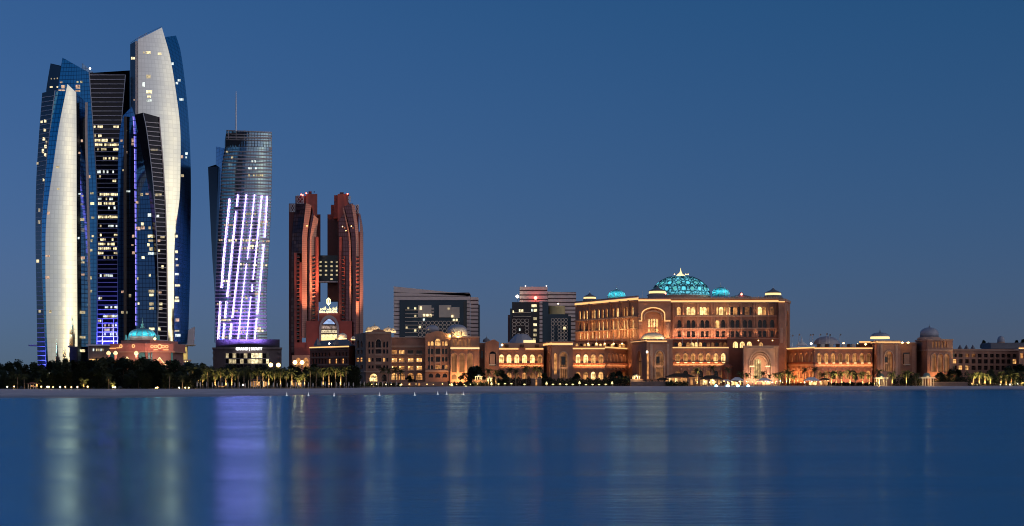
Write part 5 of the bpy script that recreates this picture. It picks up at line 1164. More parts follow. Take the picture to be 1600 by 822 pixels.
for (x, yb, yt, r_, D_) in ((963.5, 466, 452.5, 13.6, 1030), (1126, 462.6, 448.8, 13.4, 1000)):
    d = dome(o, x, yb, yt, r_, D_, dm, fin=8, onion=.1, fin_m=M['silver'], ribs=10); s_ = D_ / FOC
    for k in (-1.1, -.35, .35, 1.1):
        c = pt(x, yb, D_); lamp('dome_floodlight', 'POINT', (c.x + math.sin(k) * r_ * 1.35 * s_, c.y - math.cos(k) * r_ * 1.35 * s_, c.z + 3.5), None, 380, (.35, .9, 1.0), .5)

p = Part(PAL, 'gate_tower', [(997.5, 962), (1048, 962)], 466.8, M['stone'], 60)
p.face(0, [[(1020.7, 34, 482, 528, 'round', None)]], 3.0); o = p.finish()
q = MB(); f = p.faces[0]; q.quad(f.W(f.U(1003), f.Z(530), -3), f.W(f.U(1038.5), f.Z(530), -3), f.W(f.U(1038.5), f.Z(480), -3), f.W(f.U(1003), f.Z(480), -3)); q.build('recess_wall', M['stone'], o)
for (x, y0, y1, mk) in ((1014.6, 498, 511, 'w3'), (1018.9, 498, 511, 'w2'), (1023.1, 498, 511, 'w3'), (1027.2, 498, 511, 'w2'), (1014.6, 513, 519, 'w2'), (1018.9, 513, 519, 'w1'), (1023.1, 513, 519, 'w1'), (1027.2, 513, 519, 'w2')):
    mp = f.mpp(x); q = MB(); O = outline(f.U(x), 2.5 * mp, f.Z(y1), f.Z(y0), 'round'); q.ngon([f.W(u, z, -2.95) for u, z in O]); q.build('window', M[mk], o)
hood(p, 0, 1020.7, 26, 487, 500, 'round', .8, -1.6, M['trim']); hood(p, 0, 1020.7, 34.6, 481.5, 500.5, 'round', .55, .3, M['cove'], 'arch_light')
p.bar(0, 500.8, 502.2, .5, M['cove'], 'arch_light', 998, 1003.4); p.bar(0, 500.8, 502.2, .5, M['cove'], 'arch_light', 1038, 1047.5)
p.cove(0, 468, 470.6); p.bar(0, 465.6, 467.6, .6, M['trim'], 'parapet'); p.bar(0, 505, 508, .5, M['trim'], 'string_course', 998, 1003.4); p.bar(0, 505, 528, .6, M['stonepale'], 'panel', 1041, 1046)
lantern_roof(o, 1027, 972, 462.5, 455.2, 458.8, 446.5, 13.5, 3)
p.bar(0, 460, 466, -3, M['rooftile'], 'roof_plant', 1014, 1040, -9)
wash(p.faces[0], 1000, 1046, 529, 3.5, 500, 2000)

p = Part(PAL, 'main_block_east_wing', [(1048, 980), (1216.5, 976)], 467.3, M['stone'], 60)
r1 = [(1060.6, 6, 0), (1076, 6, 0), (1083.4, 6, 0), (1095, 3, 0), (1100.5, 7.5, 0), (1106.5, 3, 0), (1121, 3, 0), (1127, 6.5, 0), (1132.5, 3, 0), (1138, 6, 0), (1143.5, 3, 0), (1148.8, 6, 0), (1154.5, 3, 0), (1162, 3, 0), (1167.5, 7, 0), (1173, 3, 0), (1187.3, 6.2, 0), (1194.3, 6, 0), (1206, 6, 0)]
lit1 = {1060.6: 'w2', 1076: 'w3', 1083.4: 'w3', 1095: 'w3', 1100.5: 'w3', 1106.5: 'w1', 1127: 'w3', 1138: 'w3', 1132.5: 'w1', 1148.8: 'w1', 1167.5: 'w0', 1187.3: 'w3', 1194.3: 'w1', 1206: 'w0', 1121: 'w2'}
x2 = (1061.5, 1076, 1083.5, 1097.4, 1104.8, 1121.2, 1130, 1144.4, 1152.4, 1164, 1172, 1187.5, 1194.8, 1206.5)
p.face(0, [[(x, w_, 479.5, 492, 'round', lit1.get(x, 'windark')) for x, w_, _ in r1], [(x, 6.0, 500, 512, 'arch', 'w2' if x in (1121.2,) else 'windark') for x in x2], [(x, 5.0, 517.5, 526.5, 'rect', 'windark') for x in x2]], 1.4); o = p.finish()
p.cove(0, 469.4, 472); p.bar(0, 465.3, 467.5, .8, M['trim'], 'parapet')
p.bar(0, 493, 495, 1.1, M['trim'], 'balcony', 1054, 1214); p.bar(0, 512.4, 514.4, 1.1, M['trim'], 'balcony', 1054, 1214); p.bar(0, 527, 528.4, 1.2, M['stonered'], 'parapet')
for x in (1052, 1067.5, 1090.5, 1112, 1116, 1137.4, 1158, 1178.5, 1182.5, 1200.6, 1212): p.bar(0, 473, 528, .9, M['stone'], 'pier', x - 1.3, x + 1.3)
for i in range(42): 
    x = 1049 + i * 3.98; p.bar(0, 463.8, 465.4, .6, M['trim'], 'merlon', x, x + 2.4)
for x in (1100.5, 1076, 1083.4, 1127, 1138, 1187.3): c = pt(x, 484, 973); lamp('balcony_light', 'POINT', c, None, 260, (1, .66, .26), .3)
wash(p.faces[0], 1050, 1214, 530, 4, 497, 6000, (1, .55, .32)); pools(p.faces[0], (1054.5, 1068, 1091, 1114, 1137.5, 1158, 1180.5, 1200.5, 1212), 527, 500, 1500, (1, .52, .24)); pools(p.faces[0], (1068, 1091, 1114, 1137.5, 1158, 1180.5, 1200.5), 492.6, 474, 500, (1, .52, .24), 1.3)
lantern_roof(o, 1208, 990, 466.5, 458, 461.5, 449.5, 13, 3)
q = MB(); c = pt(1158, 466, 1005); s_ = 1005 / FOC; q.lathe(c, [(16 * s_, 0), (15 * s_, 3 * s_), (5 * s_, 5 * s_), (2 * s_, 8.5 * s_), (.05, 9.5 * s_)], 8); q.build('roof_kiosk', M['rooftile'], o)
c = pt(1158.7, 459.8, 998); q = MB(); q.lathe(c, [(.01, -.9), (.9, 0), (.01, .9)], 8); q.build('red_beacon', M['redlamp'], o); c = pt(1040, 458.5, 960); q = MB(); q.lathe(c, [(.01, -.6), (.6, 0), (.01, .6)], 8); q.build('red_beacon', M['redlamp'], o)

p = Part(PAL, 'corner_tower', [(1216.5, 966), (1226, 966), (1234.5, 1000)], 468.5, M['stone'], 30, yref=0)
p.face(0, []); p.face(1, [[(1230, 4.6, 485, 545, 'arch', 'w0')]], 1.4); o = p.finish(); p.bar(0, 466.5, 470.5, .6, M['trim'], 'cornice'); p.bar(1, 466.5, 470.5, .6, M['trim'], 'cornice', ref=1226); p.cove(0, 470.8, 472.2, corn=False)
p.bar(0, 512, 536, .3, M['stonepale'], 'panel', 1219, 1223.5); hood(p, 1, 1230, 4.6, 485, 545, 'arch', .5, .4)

# the great dome
def great_dome():
    D_ = 1012; xc, yb, yt, rx = 1063.5, 462.5, 430.5, 45.0; s_ = D_ / FOC; c = pt(xc, yb, D_); r = rx * s_; h = (yb - yt) * s_
    gm, t, b_ = new_mat('dome_floodlit_glow'); N = t.nodes.new  # turquoise floodlighting on the dome is put into its emission
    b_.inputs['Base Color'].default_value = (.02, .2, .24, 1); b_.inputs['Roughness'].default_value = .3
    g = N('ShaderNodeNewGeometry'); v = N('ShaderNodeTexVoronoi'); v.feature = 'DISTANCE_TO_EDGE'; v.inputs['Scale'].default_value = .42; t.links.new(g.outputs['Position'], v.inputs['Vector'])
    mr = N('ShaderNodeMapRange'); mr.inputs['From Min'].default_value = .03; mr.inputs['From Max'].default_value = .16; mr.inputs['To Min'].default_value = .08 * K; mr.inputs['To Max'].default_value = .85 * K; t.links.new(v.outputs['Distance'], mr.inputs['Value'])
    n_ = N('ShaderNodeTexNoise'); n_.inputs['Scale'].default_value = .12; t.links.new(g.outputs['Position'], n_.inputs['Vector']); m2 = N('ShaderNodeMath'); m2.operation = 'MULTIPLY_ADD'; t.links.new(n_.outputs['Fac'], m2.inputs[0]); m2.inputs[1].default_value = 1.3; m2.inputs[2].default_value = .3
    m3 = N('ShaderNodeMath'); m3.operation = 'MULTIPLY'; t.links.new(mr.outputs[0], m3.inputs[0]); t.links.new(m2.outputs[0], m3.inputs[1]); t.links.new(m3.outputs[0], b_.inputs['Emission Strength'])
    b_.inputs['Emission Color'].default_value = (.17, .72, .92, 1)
    P = lambda lat, lon, k=1.0: Vector((c.x + r * k * math.cos(lat) * math.sin(lon), c.y - r * k * math.cos(lat) * math.cos(lon), c.z + h * k * math.sin(lat)))
    q = MB(); q.lathe(c, [(max(.02, r * math.cos(i / 16 * math.pi / 2)), h * math.sin(i / 16 * math.pi / 2)) for i in range(17)], 48); o = q.build('great_dome', gm, PAL, True)
    q = MB(); q.lathe((c.x, c.y, c.z - 4.2), [(r * 1.03, 0), (r * 1.03, 4.2), (r * .98, 4.3)], 48); q.build('drum', M['stonepale'], o)
    dk = mat('dome_lattice', (.012, .06, .085), .5, 0, .1)
    br = glow('dome_rosette_glow', (.10, .85, 1.0), .95); br2 = glow('dome_rosette_glow_green', (.10, .8, .72), .6)  # rosettes glow too, in place of floodlight falling on them
    ribs = MB()
    for (lat, n, rad, off) in ((.30, 20, .105, 0), (.62, 16, .10, .5), (.98, 12, .095, 0)):
        for k in range(n):
            lo = 2 * math.pi * (k + off) / n
            if math.cos(lo) < -.2: continue
            ctr = P(lat, lo, 1.004); e1 = (P(lat, lo + .01) - P(lat, lo - .01)).normalized(); e2 = (P(lat + .01, lo) - P(lat - .01, lo)).normalized(); nn = e1.cross(e2).normalized()
            if nn.y > 0 and math.cos(lo) > 0: nn = -nn
            R_ = rad * r; pts = [ctr + (e1 * math.cos(2 * math.pi * j / 10) + e2 * math.sin(2 * math.pi * j / 10)) * R_ for j in range(10)]
            for j in range(10):
                ribs.tube(pts[j], pts[(j + 1) % 10], .22, .22, 4); outp = ctr + (e1 * math.cos(2 * math.pi * j / 10) + e2 * math.sin(2 * math.pi * j / 10)) * R_ * 1.75; ribs.tube(pts[j], outp, .17, .17, 4)
            q = MB(); q.ngon([ctr + nn * .25 + (pp - ctr) * .62 for pp in pts]); q.build('rosette', (br if (k % 2 == 0) else br2) if lat < .9 else dk, o)
    for lat in (.05, .47, .80, 1.15):
        n = 48
        for j in range(n): ribs.tube(P(lat, 2 * math.pi * j / n, 1.003), P(lat, 2 * math.pi * (j + 1) / n, 1.003), .2, .2, 4)
    ribs.build('dome_lattice', dk, o)
    q = MB(); top = (c.x, c.y, c.z + h - .2); q.lathe(top, [(3.0, 0), (2.6, .5), (1.2, 1.0), (1.0, 1.7), (.6, 2.3), (.35, 3.2), (.2, 4.0), (.04, 5.2)], 12); q.build('finial', mat('gold_finial', (.75, .5, .16), .3, .5, .05, emit=(1, .72, .3), es=1.8), o)  # finial is no lamp; its lit look is put in as emission
    for dx in (-4.5, 4.5, 3.0, -2): 
        p_ = (c.x + dx, c.y - 4, c.z + h + .5); q = MB(); q.lathe(p_, [(.01, -.4), (.4, 0), (.01, .4)], 6); q.build('finial_lamp', M['warmlamp'], o)
great_dome()

# ---- right of the centre
t_ = Part(PAL, 'terrace_wall', [(1051, 970), (1136, 970)], 530, M['stonered'], 12); t_.face(0, [[(1056 + i * 6.4, 5, 535, 542, 'round', ('windark', 'w2', 'windark', 'w1', 'w3', 'w3', 'w2', 'windark', 'w0', 'w0', 'windark', 'w0', 'w0')[i]) for i in range(13)]], .8); o = t_.finish(); t_.bar(0, 529.4, 531, .6, M['trim'], 'coping')
t_ = Part(PAL, 'terrace_wall', [(1136, 958), (1217, 958)], 528.5, M['stonered'], 18); t_.face(0, [[(1149.2, 8, 533.6, 544, 'arch', 'w3'), (1160, 8, 533.8, 544, 'arch', 'w3'), (1171, 8, 533.8, 544, 'arch', 'w3'), (1189, 7, 535, 544, 'arch', 'w2')]], .8); o = t_.finish(); t_.bar(0, 528, 530, .6, M['stone'], 'coping')
for x in (1185, 1207): c = pt(x, 532, 956); q = MB(); q.lathe(c, [(.01, -.4), (.4, 0), (.01, .4)], 6); q.build('wall_lamp', M['warmlamp'], o)
B7 = ('w1', 'w1', 'w1', 'w1', 'w1', 'w2', 'w3')
p = arcade('lit_arcade', [(1051, 940), (1138.5, 940)], 541.5, [((1059, 1071.3, 1083, 1095, 1106.8, 1118.5, 1130.3), 7.0, 552, 564.5, B7, (579, 590, ('w0', 'windark')))], ledge=(565.5, 568, 571))
p.cove(0, 542.6, 544, ); wash(p.faces[0], 1053, 1136, 571, 2.4, 551, 1500)
for x in (1059, 1071.3, 1083, 1095, 1106.8, 1118.5, 1130.3): p.bar(0, 566, 567.4, 1.4, M['covewhite'], 'balcony_light', x - 2.2, x + 2.2, 1.05)
q = MB(); c = pt(1137, 600, 936); s_ = 936 / FOC; q.lathe((c.x, 938, 1.0), [(8 * s_, 0), (8 * s_, 31 * s_), (6 * s_, 33 * s_), (.02, 34 * s_)], 16); q.build('round_stair', M['stonered'], p.o)
t_ = Part(PAL, 'side_wall', [(1138.5, 945), (1160.8, 945)], 543.5, M['stonered'], 20); t_.face(0, []); t_.finish()
p = Part(PAL, 'grand_entrance', [(1160.7, 925), (1216.5, 925)], 540, M['stonepale'], 35); p.face(0, [[(1187.8, 32, 549.5, 592, 'arch', None)]], 2.5); o = p.finish(); f = p.faces[0]
q = MB(); q.quad(f.W(f.U(1170), f.Z(594), -2.5), f.W(f.U(1205), f.Z(594), -2.5), f.W(f.U(1205), f.Z(548), -2.5), f.W(f.U(1170), f.Z(548), -2.5)); q.build('recess_wall', M['stonepale'], o)
for (wp, y0, oo, mm) in ((32.6, 549.2, .4, M['trim']), (27, 553, -1.0, M['stonepale']), (21, 557, -1.8, M['trim'])): hood(p, 0, 1187.8, wp, y0, 592, 'arch', .7, oo, mm)
q = MB(); O = outline(f.U(1184.8), 11.5 * f.mpp(1185), f.Z(592), f.Z(560.5), 'arch', 8); q.ngon([f.W(u, z, -2.4) for u, z in O], 0)
for x in (1181.5, 1184.8, 1188): u = f.U(x); q.hexa([f.W(u - .12, f.Z(590), -2.1), f.W(u + .12, f.Z(590), -2.1), f.W(u + .12, f.Z(590), -2.4), f.W(u - .12, f.Z(590), -2.4), f.W(u - .12, f.Z(563), -2.1), f.W(u + .12, f.Z(563), -2.1), f.W(u + .12, f.Z(563), -2.4), f.W(u - .12, f.Z(563), -2.4)], 1)
q.build('entrance_window', [lit('entrance_glow', (1, .68, .25), .5, .8, .5), M['winframe']], o)
for x in (1174.5, 1199.5): p.bar(0, 573, 592, .9, M['stonepale'], 'column', x - 1.6, x + 1.6); p.bar(0, 571.5, 573.5, 1.2, M['covewhite'], 'capital_light', x - 3.4, x + 3.4)
for x in (1164, 1213): p.bar(0, 541, 594, .6, M['stone'], 'pilaster', x - 2, x + 2)
p.bar(0, 544.2, 545.4, .5, M['trim'], 'panel_edge', 1168, 1208); c = pt(1189, 566, 922.5); lamp('entrance_light', 'POINT', c, None, 900, (1, .66, .3), .5); wash(p.faces[0], 1164, 1213, 598, 5, 560, 3200, (1, .6, .36))

p = arcade('lit_arcade', [(1219, 995), (1272.6, 942), (1363, 944)], 542.6, [((1228.6, 1236.8, 1244.7, 1252.5, 1261, 1268.4), 4.6, 552, 565.5, ('w1', 'w1', 'w1', 'w2'), (579, 591, ('w1', 'w0', 'w2'))), ((1280, 1291, 1302, 1312.8, 1324, 1335.5, 1346.7, 1357.2), 7.0, 552, 566, ('w1', 'w1', 'w1', 'w0'), (579, 592, ('w0', 'w1', 'windark')))], ledge=(566.5, 569, 572))
p.cove(0, 543.2, 545.4); p.cove(1, 543.2, 545.2); wash(p.faces[0], 1222, 1270, 596, 4, 565, 6500, (1, .42, .14)); wash(p.faces[1], 1275, 1362, 573, 2.4, 552, 1400); wash(p.faces[1], 1275, 1362, 597, 4, 582, 1500, (1, .42, .2))
for x in (1280, 1291, 1302, 1312.8, 1324, 1335.5, 1346.7, 1357.2): p.bar(1, 566.6, 568, 1.4, M['covewhite'], 'balcony_light', x - 2, x + 2, 1.05)
o = p.o; dome(o, 1291.5, 538, 525.5, 20, 985, M['domelead'], fin=4, onion=0.0)
lamp('dome_floodlight', 'SPOT', pt(1300, 541, 955), pt(1300, 531, 980), 2200, (1, .7, .4), .4, 60)
for i, x in enumerate((1279, 1285.5, 1292, 1299, 1309, 1318, 1326, 1333, 1340.5)): c = pt(x, 539.5, 950); q = MB(); q.box(c.x - 1.0, c.x + 1.0, 949, 951, c.z - 1.1, c.z + .8); q.build('roof_seat', M['domepale'] if i % 2 else M['winframe'], o)
for (x, y, k) in ((1267.5, 537, 'whitelamp'), (1340, 538.5, 'warmlamp'), (1318, 536.5, 'warmlamp'), (1352.5, 538, 'warmlamp')): c = pt(x, y, 952); q = MB(); q.lathe(c, [(.01, -.8), (.8, 0), (.01, .8)], 8); q.build('roof_lamp', M[k], o)
q = MB(); c = pt(1253, 540, 965); s_ = 965 / FOC; q.lathe(c, [(10 * s_, 0), (5 * s_, 4 * s_), (1 * s_, 7 * s_), (.1, 16 * s_)], 8); q.build('white_marquee', M['domewhite'], o)
p = Part(PAL, 'roof_block', [(1342.5, 965), (1364, 965)], 533, M['stonered'], 20, zz(546, 965)); p.face(0, []); p.finish(); p.cove(0, 533.4, 535.4)

p = portal('domed_portal', [(1362.5, 955), (1371, 932), (1406.5, 934)], 532.6, [(1, 1388.7, 13, 549, 580, 'arch', 'w0'), (0, 1367, 3.6, 552, 585, 'arch', 'w0')], M['stone'], ref=1); o = p.o
p.cove(1, 533.6, 535.4); p.cove(0, 533.8, 535.6); hood(p, 1, 1388.7, 13, 549, 580, 'arch', .6, .4); p.bar(1, 558, 566, -.6, M['windark'], 'inner_window', 1383, 1387, -1.8); p.bar(1, 567, 569, -.4, M['trim'], 'transom', 1382.5, 1388, -1.8)
for x in (1377, 1400.5): p.bar(1, 536, 596, .6, M['stonepale'], 'pilaster', x - 1.8, x + 1.8)
d = dome(o, 1375, 526, 519.5, 14.3, 950, M['domelead'], fin=7, onion=.02); glow_ring(d, 1375, 526, 529.5, 14.6, 950)
for x in (1376, 1392): lamp('niche_light', 'SPOT', pt(x, 592, 927), pt(x, 556, 934), 1800, (1, .55, .24), .4, 60)
for x in (1380, 1397): p.bar(1, 588, 597, -1.0, M['w2'], 'doorway', x - 2, x + 2, -1.7)

p = Part(PAL, 'link_block', [(1406.6, 950), (1432, 950)], 535.8, M['stone'], 30); p.face(0, [[(1416.6, 10.5, 551, 571, 'rect', 'windark')]], 1.0); o = p.finish(); p.bar(0, 553, 569, .4, M['trim'], 'oriel', 1412.5, 1421); p.bar(0, 569, 570.6, .8, M['domepale'], 'oriel_sill', 1411.5, 1422); p.bar(0, 535, 536.6, .7, M['trim'], 'cornice')
for x in (1410, 1419): c = pt(x, 535.5, 946); q = MB(); q.lathe(c, [(.01, -.6), (1.0, 0), (.01, .6)], 8); q.build('roof_lamp', M['warmlamp'], o)
p.bar(0, 541, 585, .5, M['stonepale'], 'pilaster', 1425, 1430)

p = Part(PAL, 'domed_hall', [(1431, 968), (1449, 936), (1488.7, 940)], 530.4, M['stone'], 40, yref=1); p.face(0, [])
p.face(1, [[(x, 2.8, 533.5, 543, 'round', 'w0') for x in (1458.4, 1463.3, 1468, 1473, 1477.8)], [(x, 8.2, 553, 581, 'round', 'w0') for x in (1459.2, 1469.2, 1479.2)]], .9); o = p.finish()
for i in (0, 1): p.bar(i, 529.6, 532, .7, M['trim'], 'cornice', ref=1449); p.bar(i, 546, 548, .6, M['trim'], 'string_course', ref=1449)
three_arch(p, 1, (1459.2, 1469.2, 1479.2), 8.2, 553, 581); dome(o, 1452, 524.5, 511.5, 13.8, 956, M['domelead'], fin=6, onion=.12, drum=2.5, drum_m=M['rooftile'])
q = MB(); c = pt(1452, 530.5, 956); s_ = 956 / FOC; q.lathe(c, [(20 * s_, 0), (18 * s_, 2.4 * s_), (14.4 * s_, 4 * s_)], 8); q.build('dome_base', M['stonepale'], o); wash(p.faces[1], 1452, 1486, 596, 5, 565, 2600)

p = Part(PAL, 'far_wing', [(1488.8, 965), (1592, 985)], 546, M['stone'], 30); xs = (1492, 1501, 1511.3, 1521.3, 1531, 1540.6, 1550.2, 1559, 1568, 1576.6, 1585.6)
p.face(0, [[(x, 6.2, 553, 558.5, 'rect', 'w0' if x in (1511.3, 1521.3) else 'windark') for x in xs], [(x, 6.2, 561.5, 568, 'rect', 'w2' if x in (1492, 1585.6) else 'windark') for x in xs], [(x, 6.2, 571.5, 578, 'rect', 'w2' if x in (1501, 1511.3) else 'windark') for x in xs]], 1.0); o = p.finish(); p.bar(0, 546.5, 548, .7, M['trim'], 'cornice')
for x in (1500, 1510, 1520): 
    q = MB(); c = pt(x, 545.5, 985); s_ = 985 / FOC; q.lathe(c, [(4 * s_, 0), (2.5 * s_, 3 * s_), (.05, 7 * s_)], 4); q.build('roof_turret', M['rooftile'], o)
q = MB(); a = pt(1548, 545, 990); c = pt(1600, 535.5, 990); q.box(a.x, c.x, 990, 1010, a.z, c.z); q.build('roof_house', M['rooftile'], o); dome(o, 1564, 534, 525, 5.5, 1000, M['domelead'], fin=2, drum=2)
p = Part(PAL, 'end_wing', [(1592, 950), (1660, 955)], 542, M['stone'], 30); p.face(0, [[(1597, 5, 552, 560, 'rect', 'w1'), (1606, 5, 552, 560, 'rect', 'w1')]]); o = p.finish(); p.cove(0, 543.5, 545.2)
# ================================================================== GATE BUILDING WITH TURQUOISE DOME
def gatehouse():
    D0 = 1010.0
    T = thing('gatehouse', 'pink stone gatehouse with ribbed turquoise dome and spire, below the glass towers', 'building', loc(222, D0))
    pk = mat('gate_stone', (0.50, 0.22, 0.18), .8, 0, .12); tg = mat('gate_glass', (0.05, 0.22, 0.25), .2, 0, .1)
    f1 = Fac((172, D0 + 12), (227, D0)); f2 = Fac((227, D0), (271, D0 + 8))
    def blk(name, y0, y1, ins, m):
        z1, z0 = zz(y0, D0), (1.0 if y1 > 590 else zz(y1, D0)); q = MB()
        ring = [f1.W(ins, 0, -ins), f1.W(f1.len, 0, -ins), f2.W(f2.len - ins, 0, -ins)]; ring = [(v.x, v.y) for v in ring] + [(f2.B.x - ins, D0 + 45), (f1.A.x + ins, D0 + 45)]
        q.prism(ring, z0, z1); return q.build(name, m, T)
    blk('lower_storey', 549.5, 600, 1.2, mat('gate_wall', (0.34, 0.19, 0.17), .8, 0, .1)); a = blk('attic_storey', 536.5, 549, 0, pk); blk('cornice', 548.8, 550.4, -.7, M['trim'])
    blk('upper_block', 531.5, 537, 5, pk)
    def disc(f, x, y, r_, m, name='roundel', k=1.0, o=.25):
        c = f.W(f.U(x), f.Z(y), o); R_ = r_ / FOC * D0; q = MB(); n = 14
        for j in range(n):
            t0, t1 = 2 * math.pi * j / n, 2 * math.pi * (j + 1) / n; u = Vector((f.u.x, f.u.y, 0)); z = Vector((0, 0, 1)); ex = Vector((f.n.x, f.n.y, 0)) * .3
            P = [c + (u * math.cos(t) * s_ + z * math.sin(t) * s_) for t, s_ in ((t0, R_), (t1, R_), (t1, R_ * .6), (t0, R_ * .6))]; q.hexa([v - ex for v in P] + P)
        return q.build(name, m, T)
    for x in (189, 208.5): disc(f1, x, 540.8, 2.9, M['cove'])
    disc(f1, 199, 540.5, 1.4, M['stonepale'])
    for x, r_ in ((237.5, 2.6), (243, 2.6), (249.5, 3.8), (255, 2.6), (260.5, 2.6)): disc(f2, x, 541.5, r_, M['cove'])
    def barf(f, x0, x1, y0, y1, out, m, name):
        u0, u1, z1, z0 = f.U(x0), f.U(x1), f.Z(y0), f.Z(y1); q = MB(); q.hexa([f.W(u0, z0, out), f.W(u1, z0, out), f.W(u1, z0, -.3), f.W(u0, z0, -.3), f.W(u0, z1, out), f.W(u1, z1, out), f.W(u1, z1, -.3), f.W(u0, z1, -.3)]); return q.build(name, m, T)
    barf(f2, 240, 246, 546, 547.2, .8, M['cove'], 'cornice_light'); barf(f2, 255, 263, 546, 547.2, .8, M['cove'], 'cornice_light'); barf(f1, 172, 181, 543.5, 544.5, .8, M['cove'], 'cornice_light'); barf(f1, 183, 187, 542.5, 544, .8, M['w2'], 'cornice_light')
    for f, L_ in ((f1, ((173.5, 180), (216.8, 226))), (f2, ((231, 234.5), (236, 238), (267, 270)))):
        for x0, x1 in L_: barf(f, x0, x1, 551, 600, -.6 + .8, tg, 'glass_bay')
    for x in (169.5, 180.5, 212.8):
        D_ = D0 - 6; p = pt(x, 552, D_); q = MB(); q.tube((p.x, p.y, 1), (p.x, p.y, p.z - 1), 1.0, .8, 10); q.lathe((p.x, p.y, p.z - 1), [(.8, 0), (1.5, .6), (1.3, 1.6), (.6, 2.4), (.02, 2.6)], 10, mi=1); q.build('lamp_column', [M['stonepale'], M['covewhite']], T)
    def garch(f, x, hw, ya, yb, name):
        O = [(x - hw, yb), (x - hw * .5, (ya + yb) / 2 + .5), (x, ya), (x + hw * .5, (ya + yb) / 2 + .5), (x + hw, yb)]; q = MB()
        for (a_, b_) in zip(O[:-1], O[1:]):
            P = [f.W(f.U(a_[0]), f.Z(a_[1]), 1.3), f.W(f.U(b_[0]), f.Z(b_[1]), 1.3), f.W(f.U(b_[0]), f.Z(b_[1] + 1.2), 1.3), f.W(f.U(a_[0]), f.Z(a_[1] + 1.2), 1.3)]; s_ = Vector((f.n.x, f.n.y, 0)) * 1.5
            q.hexa([v - s_ for v in P] + P)
        q.build(name, M['covewhite'], T); q = MB(); q.ngon([f.W(f.U(a_[0]), f.Z(a_[1] + 1), .25) for a_ in O] + [f.W(f.U(x + hw), f.Z(598), .25), f.W(f.U(x - hw), f.Z(598), .25)]); q.build('gate_arch', mat('gate_arch_wall', (0.62, 0.36, 0.28), .8), T)
    garch(f1, 199, 8.5, 557.5, 567, 'arch_light'); garch(f2, 249, 10, 558, 570, 'arch_light')
    lamp('gate_floodlight', 'AREA', pt(199, 585, D0 - 8), pt(199, 560, D0 + 6), 1600, (1, .55, .3), 12); lamp('gate_floodlight', 'AREA', pt(250, 585, D0 - 10), pt(250, 560, D0 + 4), 2300, (1, .5, .28), 14)
    lamp('gate_floodlight', 'AREA', pt(200, 556, D0 - 9), pt(200, 541, D0 + 6), 1500, (1, .42, .32), 22, size_y=1); lamp('gate_floodlight', 'AREA', pt(250, 556, D0 - 9), pt(250, 541, D0 + 4), 1500, (1, .42, .32), 20, size_y=1)
    d = dome(T, 222.5, 526, 513.5, 20.5, D0 + 22, M['turq'], fin=18, onion=.05, ribs=14, fin_m=mat('spire_copper', (.35, .6, .5), .4, .2, .05)); s_ = (D0 + 22) / FOC
    q = MB(); c = pt(222.5, 532, D0 + 22); q.lathe(c, [(23 * s_, 0), (22.5 * s_, 4 * s_), (20.5 * s_, 6 * s_)], 28); q.build('drum', pk, d)
    for k in (-1.2, -.4, .4, 1.2):
        c = pt(222.5, 526, D0 + 22); lamp('dome_floodlight', 'POINT', (c.x + math.sin(k) * 28 * s_, c.y - math.cos(k) * 28 * s_, c.z + 2.5), None, 1000, (.35, .92, 1.0), .5)
    for x in (196.5, 201, 245, 248, 241): p = pt(x, 526.5, D0 + 8); q = MB(); q.lathe(p, [(.7, -2), (.6, 0), (.4, 1), (.02, 1.6)], 8); q.build('corner_cupola', M['turq'], T)
    p = pt(242, 529.5, D0 - 1); q = MB(); q.lathe(p, [(.01, -1), (1, 0), (.01, 1)], 8); q.build('roof_lamp', M['warmlamp'], T)
gatehouse()

